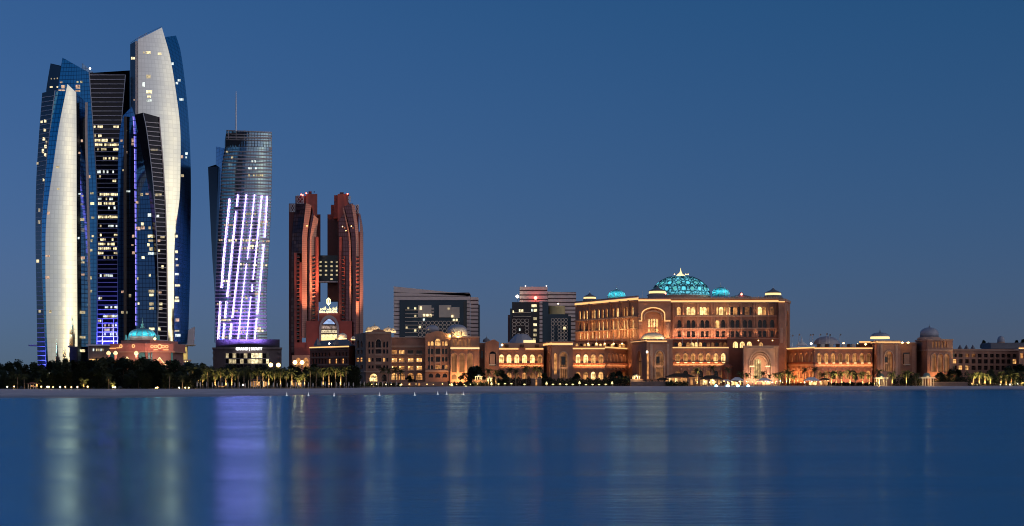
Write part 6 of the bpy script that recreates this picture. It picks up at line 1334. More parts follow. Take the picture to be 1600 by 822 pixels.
# ================================================================== DARK GUEST HOUSE LEFT OF THE PALACE
def annex():
    T = thing('guest_house', 'dark low building with long glowing roof edge in front of the red hotel', 'building', loc(520, 1000))
    p = Part(T, 'front_range', [(484.5, 1030), (545, 990), (556, 1010)], 540.5, M['stonered'], 30, yref=1)
    xs = (489, 493.8, 498.6, 503.4, 508.2, 514.6, 525, 530.2, 535.5, 541)
    p.face(0, [[(x, 3.0, 551, 556.5, 'rect', 'windark') for x in xs], [(x, 3.0, 561, 568, 'rect', 'w2' if x in (514.6, 525, 535.5) else 'windark') for x in xs], [(x, 3.0, 573, 579, 'rect', 'windark') for x in xs]], .8); o = p.finish()
    p.cove(0, 541.3, 543.2); p.bar(0, 546, 547, .4, M['stone'], 'string_course'); p.bar(0, 569, 571, .7, M['stone'], 'balcony'); p.bar(0, 557.5, 559, .5, M['stone'], 'balcony')
    q = MB(); c = pt(515, 541, 1012); a = pt(486, 541, 1020); e = pt(552, 541, 1010)
    q.add([(a.x, 1028, a.z), (e.x, 1000, a.z), (e.x, 1030, a.z), (a.x, 1045, a.z), (a.x + 6, 1030, a.z + 4), (e.x - 4, 1012, a.z + 4.5)], [(0, 1, 5, 4), (1, 2, 5), (2, 3, 4, 5), (3, 0, 4)]); q.build('roof', M['rooftile'], T)
    for (x, r_) in ((496, 6), (525, 6)): q = MB(); c = pt(x, 537, 1008); s_ = 1008 / FOC; q.lathe(c, [(r_ * s_, -1), (r_ * .5 * s_, 4 * s_), (.05, 9 * s_)], 4); q.build('roof_gable', M['rooftile'], T)
    d = dome(T, 534.8, 528.5, 520.5, 7.3, 1040, M['domepale'], fin=4, onion=.15); glow_ring(d, 534.8, 528.2, 530.5, 7.2, 1040); lamp('dome_floodlight', 'POINT', pt(534, 531, 1030), None, 1500, (1, .62, .34), .5); lamp('dome_floodlight', 'POINT', pt(529, 528, 1034), None, 900, (1, .62, .34), .5)
    d = dome(T, 552, 531, 525.5, 3.6, 1030, M['domepale'], fin=2); glow_ring(d, 552, 529.5, 531.5, 3.7, 1030)
    q = MB(); c = pt(514.5, 537, 1004); q.lathe(c, [(.01, -.7), (.7, 0), (.01, .7)], 8); q.build('roof_lamp', M['whitelamp'], T)
annex()

# ================================================================== VEGETATION
def leaf_mat(name, c, t=.25):
    m, tr, b = new_mat(name); g = tr.nodes.new('ShaderNodeNewGeometry'); n = tr.nodes.new('ShaderNodeTexNoise'); n.inputs['Scale'].default_value = .8; n.inputs['Detail'].default_value = 3
    r = tr.nodes.new('ShaderNodeValToRGB'); r.color_ramp.elements[0].color = tuple(x * .55 for x in c) + (1,); r.color_ramp.elements[1].color = tuple(x * 1.5 for x in c) + (1,); r.color_ramp.elements[0].position = .3; r.color_ramp.elements[1].position = .7
    tr.links.new(g.outputs['Position'], n.inputs['Vector']); tr.links.new(n.outputs['Fac'], r.inputs[0]); tr.links.new(r.outputs[0], b.inputs['Base Color']); b.inputs['Roughness'].default_value = .6; b.inputs['Specular IOR Level'].default_value = .2
    return m
LEAF = [leaf_mat('leaf_dark', (.020, .030, .015)), leaf_mat('leaf_olive', (.030, .038, .018)), leaf_mat('leaf_deep', (.016, .026, .016))]
PALM = leaf_mat('palm_leaf', (.075, .085, .035)); BARK = mat('bark', (.12, .085, .06), .9, 0, .3, 1.5); PBARK = mat('palm_bark', (.26, .19, .13), .9, 0, .3, 2.0)

def crown_mesh(seed, h, rx, conical=.3, n=2200, leaf=.48):
    r = random.Random(seed); b = MB(); cl = []
    for i in range(26):
        z = r.uniform(.12, .97) * h; k = math.sin(min(1, (z / h) * 1.12) * math.pi) ** .6 * (1 - conical * z / h); a = r.uniform(0, 6.28); d = r.uniform(.2, .95) * rx * max(.15, k); cl.append((d * math.cos(a), d * math.sin(a), z, r.uniform(.10, .2) * h * .75))
    for (x, y, z, s_) in cl:
        for j in range(n // 26):
            v = Vector((r.gauss(0, 1), r.gauss(0, 1), r.gauss(0, .9))).normalized() * (s_ * r.uniform(.45, 1.15)); c = Vector((x, y, z)) + v
            u = Vector((r.gauss(0, 1), r.gauss(0, 1), r.gauss(0, .6))).normalized(); w_ = u.orthogonal().normalized(); L_ = leaf * r.uniform(.6, 1.5)
            b.add([c - u * L_, c + w_ * L_ * .45, c + u * L_, c - w_ * L_ * .45], [(0, 1, 2, 3)])
    return b
def trunk_mesh(seed, h, r0):
    r = random.Random(seed); b = MB(); p = Vector((0, 0, 0)); rr = r0
    for i in range(4):
        q = p + Vector((r.uniform(-.25, .25), r.uniform(-.25, .25), h * .2)); b.tube(p, q, rr, rr * .78, 7); p = q; rr *= .78
        if i >= 1:
            for k in range(2): e = p + Vector((r.uniform(-1, 1), r.uniform(-1, 1), .8)).normalized() * h * .25; b.tube(p, e, rr * .6, rr * .2, 5)
    return b
TREES = []
for i, (h, rx, co) in enumerate(((10.5, 4.4, .2), (12.0, 3.8, .45), (9.5, 5.0, .15), (13.0, 3.4, .6), (11.0, 4.6, .3))):
    TREES.append((crown_mesh(40 + i, h, rx, co).mesh('crown', LEAF[i % 3]), trunk_mesh(60 + i, h, .28).mesh('trunk', BARK), h))
def tree(px, D, h, v, label, rz, wide=1.0, group=None, name='broadleaf_tree', zg=1.0):
    cm, tm, H_ = TREES[v]; s_ = h / H_; p = pt(px, HZ, D); t = thing(name, label, 'tree', (p.x, p.y, zg), group); t.rotation_euler = (0, 0, rz); t.scale = (s_ * wide, s_ * wide, s_)
    place('trunk', tm, t); place('crown', cm, t); return t

def palm_mesh(seed, n=30, L_=3.4, droop=1.0):
    r = random.Random(seed); b = MB()
    for k in range(n):
        a = 2 * math.pi * (k * .618) + r.uniform(-.2, .2); el = R(r.choice((75, 60, 45, 30, 12, -8, -25)) + r.uniform(-8, 8)); d = Vector((math.cos(a), math.sin(a), 0)); sd = Vector((-math.sin(a), math.cos(a), 0)); P = []; L2 = L_ * r.uniform(.8, 1.1)
        p = Vector((0, 0, 0)); e = el
        for i in range(8):
            P.append(p.copy()); p = p + (d * math.cos(e) + Vector((0, 0, math.sin(e)))) * L2 / 7; e -= R(13) * droop
        for i in range(7):
            w0 = .42 * math.sin(min(1, (i + .6) / 7) * math.pi) ** .5 + .05
            for j in range(2):
                q0 = P[i].lerp(P[i + 1], j * .5); q1 = P[i].lerp(P[i + 1], j * .5 + .32); tip = q0.lerp(q1, 1.6)
                for s_ in (-1, 1): b.add([q0, q1, tip + sd * s_ * w0 * 1.5 + Vector((0, 0, -.28 - w0 * .3))], [(0, 1, 2)])
            b.add([P[i] + sd * .04, P[i + 1] + sd * .03, P[i + 1] - sd * .03, P[i] - sd * .04], [(0, 1, 2, 3)])
    return b
def palm_trunk(seed, h):
    r = random.Random(seed); b = MB(); p = Vector((0, 0, 0)); n = 7
    for i in range(n):
        q = p + Vector((r.uniform(-.06, .06), r.uniform(-.06, .06), h / n)); b.tube(p, q, .30 - .012 * i, .24 - .012 * i, 8); p = q
    return b
PALMS = [(palm_mesh(80 + i, 34, L_, dr).mesh('fronds', PALM), palm_trunk(90 + i, 1.0).mesh('trunk', PBARK)) for i, (L_, dr) in enumerate(((3.3, 1.0), (3.8, 1.15), (2.8, .8)))]
rv = random.Random(33)
def palm(px, D, h, label, v=None, lit_e=0, group='palms along the waterfront', sc=1.0, zg=1.0):
    v = rv.randrange(3) if v is None else v; fm, tm = PALMS[v]; p = pt(px, HZ, D); t = thing('palm_tree', label, 'palm tree', (p.x, p.y, zg), group); t.rotation_euler = (0, 0, rv.uniform(0, 6.28))
    place('trunk', tm, t, sc=(sc * .95, sc * .95, h)); o = place('fronds', fm, t, (0, 0, h)); o.scale = (sc, sc, sc)
    if lit_e:
        lamp('palm_uplight', 'SPOT', (p.x + .3, p.y - 1.6, zg + .3), (p.x, p.y, zg + h), lit_e * 25.0, (1, .70, .26), .2, 75)
    return t

ORD = ['first', 'second', 'third', 'fourth', 'fifth', 'sixth', 'seventh', 'eighth', 'ninth', 'tenth', 'eleventh', 'twelfth', 'thirteenth', 'fourteenth', 'fifteenth', 'sixteenth', 'seventeenth', 'eighteenth', 'nineteenth', 'twentieth',
       'twenty-first', 'twenty-second', 'twenty-third', 'twenty-fourth', 'twenty-fifth', 'twenty-sixth', 'twenty-seventh', 'twenty-eighth', 'twenty-ninth', 'thirtieth', 'thirty-first', 'thirty-second', 'thirty-third', 'thirty-fourth', 'thirty-fifth', 'thirty-sixth', 'thirty-seventh', 'thirty-eighth', 'thirty-ninth', 'fortieth']
# the dark wood at the foot of the glass towers: (px, top row)
SKYL = [(-14, 572), (2, 570), (16, 569), (28, 564), (40, 571), (52, 569), (64, 571), (78, 567), (90, 565), (103, 562.5), (115, 566), (126, 565), (138, 566), (150, 562), (160, 560.5), (171, 561), (182, 563), (192, 562), (203, 564), (214, 564.5), (224, 561.5), (234, 562), (244, 566), (254, 570), (264, 565), (274, 565), (284, 571), (295, 569), (306, 570), (317, 569)]
for i, (px, yt) in enumerate(SKYL):
    D = 735 + rv.uniform(-8, 25); h = zz(yt, D) - 1.0
    tree(px, D, h, i % 5, f'tall dark tree of the wood below the glass towers, {ORD[i]} from its seaward-left end', rv.uniform(0, 6), 1.15, 'tall trees below the glass towers')
for i in range(26):
    px = -8 + i * 12.6 + rv.uniform(-3, 3); D = 690 + rv.uniform(-8, 10); h = rv.uniform(6.0, 8.5)
    tree(px, D, h, (i + 2) % 5, f'low dark tree at the wood edge by the sand, {ORD[i]} from the outer end', rv.uniform(0, 6), 1.35, 'low trees along the wood edge')
for i in range(22):
    px = 322 + i * 11.2 + rv.uniform(-3, 3); yt = 575 + rv.uniform(-4, 3); D = 745 + rv.uniform(0, 15)
    tree(px, D, zz(yt, D) - 1, i % 5, f'dark tree behind the beach palms in front of the hotels, {ORD[i]} from the wood', rv.uniform(0, 6), 1.2, 'trees behind the beach palms')

def foliage_row(name, label, x0, x1, D, y0, cat='hedge', n=900, dz=2.5, seed=1, k=0, D2=None):
    """a hedge of leaf-sized faces with an uneven top"""
    r = random.Random(seed); a, c = pt(x0, HZ, D), pt(x1, HZ, D2 or D); h = zz(y0, D) - 1.0; b = MB(); t = thing(name, label, cat, ((a.x + c.x) / 2, D, 1.0), 'hedges in front of the palace')
    for i in range(n):
        q = r.random(); z = 1.0 + h * r.random() ** .7 * (.75 + .25 * math.sin(q * 23 + seed) * math.sin(q * 61 + seed)); p = Vector((a.x + (c.x - a.x) * q, a.y + (c.y - a.y) * q + r.uniform(-dz / 2, dz / 2), z))
        u = Vector((r.gauss(0, 1), r.gauss(0, 1), r.gauss(0, .8))).normalized(); w_ = u.orthogonal().normalized(); L_ = r.uniform(.3, .7); b.add([p - u * L_, p + w_ * L_ * .5, p + u * L_, p - w_ * L_ * .5], [(0, 1, 2, 3)])
    b.build('foliage', LEAF[k], t)
    b = MB(); b.tube((a.x, a.y, 1.0), (c.x, c.y, 1.0 + h * .3), .4, .4, 5); b.build('branches', BARK, t); return t
H_ = [('hedge below the first palace pavilion', 560, 612, 905, 597), ('hedge below the balconied palace wing', 612, 700, 905, 597.5), ('hedge below the domed hall beside the link block', 700, 760, 905, 596), ('tall hedge before the first lit arcade', 756, 862, 915, 588), ('tall hedge between the two portal towers', 862, 948, 912, 589),
      ('broad bush mass against the central portico', 944, 990, 912, 584), ('low hedge under the central portico', 985, 1050, 906, 594), ('hedge under the thatched restaurant', 1040, 1075, 900, 595), ('clipped hedge before the long red arcade', 1292, 1372, 922, 596.5), ('dark hedge between the two kiosks', 1395, 1440, 925, 588), ('dark hedge below the domed end hall', 1456, 1515, 930, 585), ('hedge at the far end of the beach', 1508, 1640, 935, 578)]
for i, (lb, x0, x1, D, y) in enumerate(H_): foliage_row('hedge', 'dark green ' + lb, x0, x1, D, y, n=int((x1 - x0) * 22), seed=i + 5, k=i % 3, dz=4)
for i, (px, D, yt, v) in enumerate(((737, 918, 575, 2), (745, 921, 573.5, 0), (785, 925, 580, 2), (850, 921, 584, 0), (968, 925, 581.5, 2), (958, 925, 583, 0), (900, 925, 585, 2), (1470, 931, 583, 2), (1486, 936, 578.5, 2), (1497, 936, 579, 0), (1548, 945, 578, 4), (1575, 945, 574, 0), (1592, 942, 572, 2), (1610, 942, 570, 1), (1545, 1015, 536, 2), (1537, 1016, 532, 4), (1588, 1016, 532.5, 2), (1599, 1016, 531, 0), (640, 912, 588, 2), (1418, 935, 581, 2))):
    lbs = ['round dark tree left of the small white cupola', 'round tree touching the domed hall of many arches', 'bushy tree before the first lit arcade', 'small bushy tree at the foot of the first portal tower', 'broad dark tree beside the central portico', 'darker bush next to the broad tree by the portico', 'low bush tree between the portal towers', 'spreading tree below the domed end hall', 'spreading crown in front of the three tall end arches', 'spreading tree at the corner of the far wing', 'slim tree before the far wing windows', 'tree before the far wing near the frame edge', 'tall tree beside the end wing', 'outermost tree at the end wing', 'roof garden tree above the far wing', 'taller roof garden tree above the far wing', 'roof garden tree beyond the small grey dome', 'outermost roof garden tree above the far wing', 'low bush under the balconied wing', 'bush tree between the domed portal and end hall']
    tree(px, D, zz(yt, D) - (1.0 if D < 1000 else 25), v, lbs[i], rv.uniform(0, 6), 1.3 if D < 1000 else 1.2, 'trees in the palace gardens', zg=1.0 if D < 1000 else 25.0)

# palms: (px, top row, D, uplight)
PL = [(27, 583, 680, 0), (38, 583, 681, 0), (58, 590, 678, 260), (131, 590, 679, 200), (170, 583, 678, 0), (176, 596, 674, 120), (265, 581, 680, 0), (285, 584, 684, 0), (301, 573, 690, 0), (310, 571, 692, 260), (317, 578, 690, 240), (325, 574, 694, 0), (336, 577, 695, 300), (345, 575, 697, 0), (353, 580, 695, 260), (362, 577, 698, 300), (372, 578, 700, 0), (381, 573, 702, 0), (392, 576, 702, 0), (402, 575, 703, 200), (411, 577, 704, 0), (420, 579, 703, 420), (429, 575, 705, 0), (438, 574, 706, 200), (447, 577, 707, 0), (456, 576, 708, 300), (467, 584, 706, 420), (476, 582, 708, 300), (485, 573, 712, 0), (494, 574, 713, 0), (505, 575, 715, 200), (514, 574, 716, 300), (524, 573, 718, 0), (532, 577, 716, 420), (541, 573, 720, 0),
      (598, 574, 880, 0), (607, 575, 885, 0), (618, 573, 884, 0), (626, 577, 880, 0), (763, 576, 905, 260), (775, 578, 905, 260), (797, 574, 908, 0), (806, 577, 905, 0), (822, 571, 908, 0), (836, 572, 908, 200), (843, 573, 910, 0),
      (1089, 575, 905, 700), (1113, 571, 906, 700), (1137, 574, 906, 800), (1157, 581, 907, 300), (1167, 583, 905, 250), (1181, 585, 907, 250), (1192, 580, 908, 300), (1202, 584, 907, 250), (1211, 583, 909, 300), (1219, 581, 908, 300), (1229, 577, 908, 300), (1234, 579, 908, 500), (1241, 585, 906, 200), (1257, 575, 909, 600), (1273, 574, 910, 600), (1286, 582, 908, 0), (1299, 580, 911, 450), (1306, 580, 912, 300), (1315, 580, 910, 600), (1328, 578, 911, 650), (1337, 582, 911, 0), (1348, 581, 912, 450), (1358, 584, 911, 400), (1373, 577, 916, 500), (1394, 581, 914, 400), (1416, 579, 915, 500), (1405, 584, 917, 0), (1431, 582, 919, 0),
      (1521, 583, 930, 600), (1530, 581, 931, 600), (1539, 583, 932, 600), (1547, 586, 930, 500), (1564, 580, 934, 350), (1572, 585, 933, 350), (1580, 578, 935, 350), (1586, 583, 934, 450), (1596, 580, 936, 400), (1604, 582, 936, 400)]
cnt = {}
for (px, yt, D, e) in PL:
    z = 'before the wood below the glass towers' if px < 295 else 'in the beach row before the hotels' if px < 550 else 'before the balconied palace wing' if px < 640 else 'before the first lit arcade' if px < 850 else 'around the grand entrance' if px < 1225 else 'before the long red arcade' if px < 1365 else 'before the domed portal' if px < 1440 else 'at the far end of the beach'
    cnt[z] = cnt.get(z, 0) + 1; top = zz(yt, D) - 1.0; h = max(2.0, top - 1.6)
    palm(px, D, h, f'{"lamp-lit" if e else "dark"} palm {z}, {ORD[cnt[z] - 1]} from the glass towers', None, e, sc=1.05 if h > 6 else .72)
# ================================================================== BEACH AND GARDEN THINGS
rb = random.Random(55)
CANV = mat('furled_canvas', (0.62, 0.58, 0.54), .8, 0, .08); WOOD = mat('pole_wood', (.3, .22, .15), .7, 0, .2)
def furled():
    b = MB(); b.lathe((0, 0, 0), [(.05, 0), (.05, .9), (.14, 1.0), (.22, 1.3), (.20, 2.2), (.10, 2.8), (.02, 2.95)], 8); return b.mesh('canopy', CANV)
FUR = furled()
b_ = MB(); b_.tube((0, 0, 0), (0, 0, 1.0), .05, .05, 6); b_.lathe((0, 0, 0), [(.35, 0), (.35, .08), (.01, .1)], 8); FURP = b_.mesh('pole', WOOD)
def umbrella(px, D, label, h=1.0):
    p = pt(px, HZ, D); t = thing('beach_umbrella', label, 'umbrella', (p.x, p.y, 1.0), 'furled beach umbrellas'); t.scale = (1.15, 1.15, h); place('pole', FURP, t); place('canopy', FUR, t)
xs = [308, 313, 323, 332, 341, 347, 356, 367, 374, 383, 391.5, 396, 403, 411, 418, 427, 433, 439, 449, 455, 462, 466, 475, 482, 489, 503, 508, 513, 518, 526, 531, 538, 545, 552, 563, 569]
for i, px in enumerate(xs): umbrella(px, shore(px)[1] + rb.uniform(-6, -1), f'pale furled beach umbrella, {ORD[i]} along the row from the glass towers', rb.uniform(.85, 1.15))
for i, px in enumerate((584, 591, 598, 604, 611, 620)): umbrella(px, shore(px)[1] + 4, f'pale furled umbrella on the sand below the palace pavilion, {ORD[i]} from the hotels')

def globe(px, y, D, r_, label, k='warmlamp', zg=1.0, name='street_lamp', grp='lamps along the shore', stem='rear', point=0):
    p = pt(px, y, D); t = thing(name, label, 'lamp', (p.x, p.y, zg), grp)
    q = MB(); q.tube((p.x, p.y, zg), (p.x, p.y, p.z - r_), .09, .07, 6); q.build('post', M[stem], t)
    q = MB(); q.lathe(p, [(.02, -r_), (r_ * .72, -r_ * .7), (r_, 0), (r_ * .72, r_ * .7), (.02, r_)], 10); q.build('globe', M[k], t, True)
    if point: lamp('lamp_light', 'POINT', p - Vector((0, r_ + .3, 0)), None, point, (1, .66, .28), .3)
for i, (px, y) in enumerate(((423, 570.2), (435, 570.5), (461, 566.3), (472, 566.4))): globe(px, y, 770, 1.1, f'bright globe street lamp before the hotels, {ORD[i]} from the glass towers', point=1400)
for i, (px, y) in enumerate(((11.5, 604.5), (22, 604), (64.5, 604.2), (74, 604.5), (76.5, 604.5), (83, 604.8), (94, 604.8), (102, 604.5), (111.5, 605), (121, 604.6), (137, 604.2), (176.5, 605), (180, 605.2), (243.5, 606), (246, 605.6), (280, 605.8), (289.5, 605.8), (295, 605.8), (379.5, 601.5), (306, 608))):
    globe(px, y, shore(px)[1] - .5, .24 + .12 * rb.random(), f'small glowing path lamp at the wood edge, {ORD[i]} from the outer end', 'warmlamp' if i % 3 else 'whitelamp', name='path_lamp', grp='path lamps below the wood', point=120)
GL = [(626, 601.5), (706, 602), (728, 603.5), (768, 600.5), (779, 600), (789, 599.5), (799, 599.5), (819.5, 600.5), (854, 600), (864, 600.5), (875, 600), (885, 600.5), (895, 600.5), (905.5, 599), (915.5, 601), (926, 600.8), (936, 601), (946.5, 600.5), (956.5, 599.5)]
for i, (px, y) in enumerate(GL):
    D = shore(px)[1] - 2; p = pt(px, y, D); t = thing('garden_glow', f'one of the mushroom lamps and lit cone shrubs before the palace hedges, {ORD[i]} from the hotels', 'lamp', (p.x, p.y, 1.0), 'mushroom lamps before the hedges')
    q = MB(); q.tube((p.x, p.y, 1.0), (p.x, p.y, p.z), .07, .07, 6); q.build('stem', M['domewhite'], t)
    tall = i in (1, 3, 8, 13, 18); q = MB(); q.lathe((p.x, p.y, p.z - .2), [(.75, 0), (.6, .25), (.3, 1.2 if tall else .42), (.02, 1.6 if tall else .5)], 10); q.build('shade', M['gardenlamp'], t)  # tall shades stand for small cone shrubs lit yellow-green, made to glow

# little domed kiosks
def kiosk(px, D, y0, yb, wpx, label, open_=True, e=500):
    s_ = D / FOC; p = pt(px, yb, D); w_ = wpx * s_ / 2; z0 = 1.0 if yb > 596 else p.z; h = (zz(y0, D) - z0); t = thing('garden_kiosk', label, 'kiosk', (p.x, p.y, z0), 'small domed garden kiosks')
    q = MB(); 
    for sx_ in (-1, -.45, .45, 1):
        for sy_ in (-1, 1): q.tube((p.x + sx_ * w_ * .8, p.y + sy_ * w_ * .6, z0), (p.x + sx_ * w_ * .8, p.y + sy_ * w_ * .6, z0 + h * .58), .16, .14, 6)
    q.build('columns', M['domepale'], t)
    q = MB(); q.box(p.x - w_, p.x + w_, p.y - w_ * .8, p.y + w_ * .8, z0 + h * .58, z0 + h * .7); q.build('entablature', M['domepale'], t)
    q = MB(); r_ = w_ * .55; q.lathe((p.x, p.y, z0 + h * .7), [(r_ * math.cos(i / 8 * 1.57) + .01, h * .34 * math.sin(i / 8 * 1.57)) for i in range(9)], 18); q.build('dome', mat('kiosk_dome', (.2, .3, .26), .5), t, True)
    q = MB(); q.lathe((p.x, p.y - r_ * .8, z0 + h * .74), [(.02, -.5), (r_ * .4, 0), (.02, .6)], 10); q.build('lantern', M['covewhite'], t)
    lamp('kiosk_light', 'POINT', (p.x, p.y - w_ * .3, z0 + h * .4), None, e, (1, .68, .3), .3); lamp('kiosk_light', 'POINT', (p.x, p.y - w_ * 1.6, z0 + .6), None, e * .8, (1, .68, .3), .3)
kiosk(1376, 918, 584, 601, 20, 'domed garden kiosk half hidden by palms below the domed portal'); kiosk(1448, 922, 583, 602, 22, 'domed garden kiosk with lit columns standing free on the beach edge', e=900)
kiosk(748, 905, 585, 594, 12, 'small white lit cupola beside the round dark tree', e=900); kiosk(994, 905, 585, 592.5, 13, 'small white lit cupola on the wall below the central portico', e=1200); kiosk(583, 900, 589, 595, 12, 'small lit kiosk under the first palace pavilion', e=900); kiosk(765, 905, 588, 596, 9, 'tiny lit cupola right of the round dark tree', e=300)

def garden_wall(x0, x1, y0, D, label, m, out=2.0, slots=()):
    a, c = pt(x0, HZ, D), pt(x1, HZ, D); t = thing('garden_wall', label, 'wall', ((a.x + c.x) / 2, D, 1.0), 'garden walls'); t['kind'] = 'thing'; q = MB(); h = zz(y0, D); q.box(a.x, c.x, D, D + out, .9, h); q.build('wall_body', m, t); q = MB(); q.box(a.x - .1, c.x + .1, D - .15, D + out + .1, h, h + .25); q.build('coping', M['trim'], t)
    for x in slots:
        p = pt(x, 0, D); q = MB(); q.box(p.x - .5, p.x + .5, D - .1, D + .2, 1.4, h - .4); q.build('wall_niche', M['w1'], t)
GW = mat('garden_wall_stone', (.20, .14, .12), .9, 0, .2)
garden_wall(986, 1048, 597, 900, 'low grey stone wall below the central portico', GW); garden_wall(985, 1005, 593, 904, 'stepped stone wall carrying the white cupola', GW); garden_wall(626, 700, 597.5, 900, 'low pink wall below the gabled palace pavilion', M['stone'], slots=(640, 655)); garden_wall(738, 760, 594, 908, 'curved end wall below the small white cupola', M['stone']); garden_wall(830, 846, 592, 900, 'small dark beach hut wall before the first lit arcade', GW, slots=(838,)); garden_wall(1458, 1512, 597.5, 926, 'low dark wall below the domed end hall', GW); garden_wall(1462, 1500, 583, 945, 'lit terrace wall under the far wing', M['stonered'])

# beach restaurant with thatched roofs, white tents
THATCH = mat('dark_thatch', (.05, .038, .03), .95, 0, .3, 1.0)
def pavilion(x0, x1, ye, yr, D, label, dep=8, lights='w2', n=6, nm='beach_restaurant', roof=THATCH, cat='pavilion', e=700, grp='beach pavilions'):
    a, c = pt(x0, HZ, D), pt(x1, HZ, D); t = thing(nm, label, cat, ((a.x + c.x) / 2, D + dep / 2, 1.0), grp); ze, zr = zz(ye, D), zz(yr, D); q = MB(); o = .8
    rx = (c.x - a.x) * .28
    q.add([(a.x - o, D - o, ze), (c.x + o, D - o, ze), (c.x + o, D + dep + o, ze), (a.x - o, D + dep + o, ze), (a.x + rx, D + dep / 2, zr), (c.x - rx, D + dep / 2, zr)], [(0, 1, 5, 4), (1, 2, 5), (2, 3, 4, 5), (3, 0, 4), (3, 2, 1, 0)]); q.build('roof', roof, t)
    for i in range(n + 1):
        x = a.x + (c.x - a.x) * i / n; q = MB(); q.tube((x, D, 1.0), (x, D, ze), .12, .12, 6); q.build('post', WOOD if roof is THATCH else M['domewhite'], t)
    if lights:
        for i in range(n):
            if rb.random() < .25: continue
            xa = a.x + (c.x - a.x) * (i + .12) / n; xb = a.x + (c.x - a.x) * (i + .88) / n; q = MB(); q.box(xa, xb, D + dep - .6, D + dep - .4, 1.6 + rb.random() * .4, ze - .4 - rb.random() * .6); q.build('lit_panel', M[rb.choice((lights, lights, 'w1', 'w3'))], t)
    if e: lamp('pavilion_light', 'POINT', ((a.x + c.x) / 2, D + dep * .3, ze - .6), None, e, (1, .62, .28), .3)
pavilion(1042, 1086, 589, 583.5, 905, 'dark thatched beach restaurant with orange windows beside the portico', 9, 'w1', 9, e=300); pavilion(1096, 1128, 592, 586.5, 902, 'dark thatched beach bar glowing inside, behind the lit palms', 8, 'w3', 8, e=1300); pavilion(1028, 1044, 594, 590, 906, 'small thatched hut under the central portico', 5, None, 3, e=0)
TENT = mat('white_tent', (.66, .66, .70), .7, 0, .05)
for (x0, x1, ye, yr, lb) in ((1145, 1161, 594.5, 589.5, 'white pyramid tent nearest the thatched bar'), (1186, 1205, 595, 590.5, 'white pyramid tent before the grand entrance'), (1259, 1280, 595, 589.5, 'white pyramid tent before the red arcade corner'), (1128, 1143, 596, 593, 'small white awning between the thatched bar and first tent')):
    pavilion(x0, x1, ye, yr, 903, lb, 6, 'w3', 3, 'white_tent', TENT, 'tent', 800, 'white beach tents')
pavilion(1283, 1296, 594, 590.5, 904, 'dark thatched parasol hut next to the white tent', 5, 'w1', 3, e=200)
pavilion(388, 414, 594, 592.5, 712, 'orange-lit striped beach cabin row behind furled umbrellas', 6, 'w1', 7, 'beach_cabin', M['stonered'], 'cabin', 900, 'lit beach cabins'); pavilion(454, 476, 596, 594, 714, 'orange-lit beach cabin row nearer the red hotel', 6, 'w1', 6, 'beach_cabin', M['stonered'], 'cabin', 900, 'lit beach cabins'); pavilion(44, 56, 600, 597, 676, 'orange-lit hut at the wood edge among dark palms', 4, 'w1', 3, 'beach_cabin', M['stonered'], 'cabin', 300, 'lit beach cabins'); pavilion(338, 352, 601, 598.5, 706, 'low orange-lit hut among the beach palms', 4, 'w1', 3, 'beach_cabin', THATCH, 'cabin', 300, 'lit beach cabins')
# lit terrace edge under the restaurants
a, c = pt(1098, 0, 896), pt(1300, 0, 905); q = MB(); q.box(a.x, c.x, 897, 903, .9, 1.25); tag(q.build('beach_terrace', mat('terrace_stone', (.55, .45, .36), .8)), 'pale paved terrace under the white tents', 'terrace')
for i in range(34):
    px = 1102 + i * 5.8 + rb.uniform(-2, 2); D = 899 + rb.uniform(-1, 2.5); y = 598.5 - rb.random() * 4; globe(px, y, D, .16 + .14 * rb.random(), f'tiny terrace lamp under tents and palms, {ORD[i]} from the thatched bar', rb.choice(('warmlamp', 'whitelamp', 'gardenlamp')), 1.25, 'terrace_lamp', 'terrace lamps under tents and palms', point=60 if i % 3 == 0 else 0)
for i, px in enumerate((1119, 1137, 1153, 1169)):
    p = pt(px, 603.2, 862); t = thing('beach_spotlight', f'bright cyan spotlight on the sand before the tents, {ORD[i]} from the portico', 'spotlight', (p.x, p.y, 0.8), 'cyan beach spotlights')
    q = MB(); q.tube((p.x, p.y, .6), (p.x, p.y, p.z - .3), .08, .08, 6); q.build('post', M['rear'], t); q = MB(); r_ = 1.0 if i == 1 else .8; q.lathe(p, [(.02, -r_), (r_, 0), (.02, r_)], 10); q.build('lamp_head', M['cyanlamp'], t, True)
for i in range(20):
    px = 1518 + i * 4.6 + rb.uniform(-1.5, 1.5); globe(px, 600.3 + rb.uniform(-.6, .6), 938, .2 + .22 * rb.random(), f'small glowing ground lamp at the far end of the beach, {ORD[i]} from the end hall', rb.choice(('warmlamp', 'gardenlamp', 'whitelamp')), 1.0, 'ground_lamp', 'ground lamps at the far end of the beach', point=150 if i % 2 == 0 else 0)

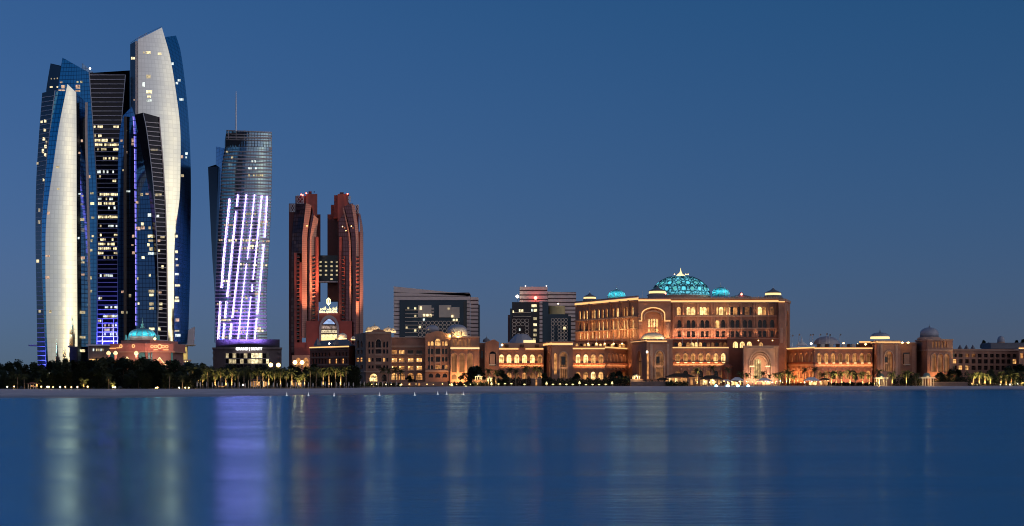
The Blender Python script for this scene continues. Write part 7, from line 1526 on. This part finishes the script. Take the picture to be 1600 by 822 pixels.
# flag poles on the roof terraces
FLAG = mat('flag_cloth', (.22, .2, .2), .8, 0, .3)
for i, (px, yt, yb) in enumerate(((1237.5, 523, 545), (1248, 521.5, 542), (1265.5, 522, 541), (1269.5, 521.5, 541), (1281, 521.5, 540), (1291, 520.5, 541), (1296, 522, 541), (1312.3, 521.5, 540))):
    D = 950; a, c = pt(px, yb, D), pt(px, yt, D); t = thing('flag_pole', f'thin roof flagpole above the long red arcade, {ORD[i]} from the main block', 'flagpole', a, 'flagpoles above the red arcade')
    q = MB(); q.tube(a, c, .16, .1, 6); q.build('pole', M['silver'], t); q = MB(); q.add([c, c + Vector((.9, 0, -.1)), c + Vector((1.0, .2, -1.0)), c + Vector((.1, 0, -1.2))], [(0, 1, 2, 3)]); q.build('flag', FLAG, t)
for i, (px, yt, yb) in enumerate(((1003.5, 454, 467), (1234.5, 524, 546), (1080, 515, 540), (1066, 516, 540), (1090, 517, 540))):
    D = 950 if i > 1 else 985; a, c = pt(px, yb, D), pt(px, yt, D); t = thing('roof_mast', ('slim mast on the roof beside the gate tower lantern', 'slim mast beside the corner tower', 'middle mast above the arcade right of the portico', 'mast above the arcade nearest the portico', 'mast above the arcade nearest the grand entrance')[i], 'mast', a, 'slim palace masts'); q = MB(); q.tube(a, c, .14, .08, 6); q.build('pole', M['silver'], t); q = MB(); q.lathe(a, [(.3, 0), (.3, .3), (.02, .4)], 8); q.build('foot', M['rear'], t)

# swimming-zone buoys
for i, (px, y) in enumerate(((448, 617.5), (482, 617.5), (522, 618), (593, 617.5), (648, 617), (684, 615.5), (698, 615.5), (724, 616), (675, 602.5))):
    if i == 8: continue
    D = FOC * EYE / (y + 1.2 - HZ); p = pt(px, HZ, D); t = thing('marker_buoy', f'white marker buoy near the waterline, {ORD[i]} from the glass towers', 'buoy', (p.x, p.y, 0), 'white marker buoys'); q = MB(); q.lathe((p.x, p.y, -.1), [(.28, 0), (.34, .25), (.16, .5), (.1, 1.1), (.02, 1.25)], 10); q.build('float', glow('buoy_glow', (.9, .95, 1), .5) if i == 0 else bpy.data.materials['buoy_glow'], t)  # floats are no lamps; emission is added to keep them bright

for i in range(16):
    px = 566 + i * 12.2 + rb.uniform(-4, 4); globe(px, 600.6 + rb.uniform(-1.0, .4), shore(px)[1] - 1, .14 + .12 * rb.random(), f'tiny warm ground lamp below the palace pavilions, {ORD[i]} from the hotels', 'warmlamp', 1.0, 'ground_lamp', 'ground lamps below the pavilions', point=60 if i % 2 else 0)
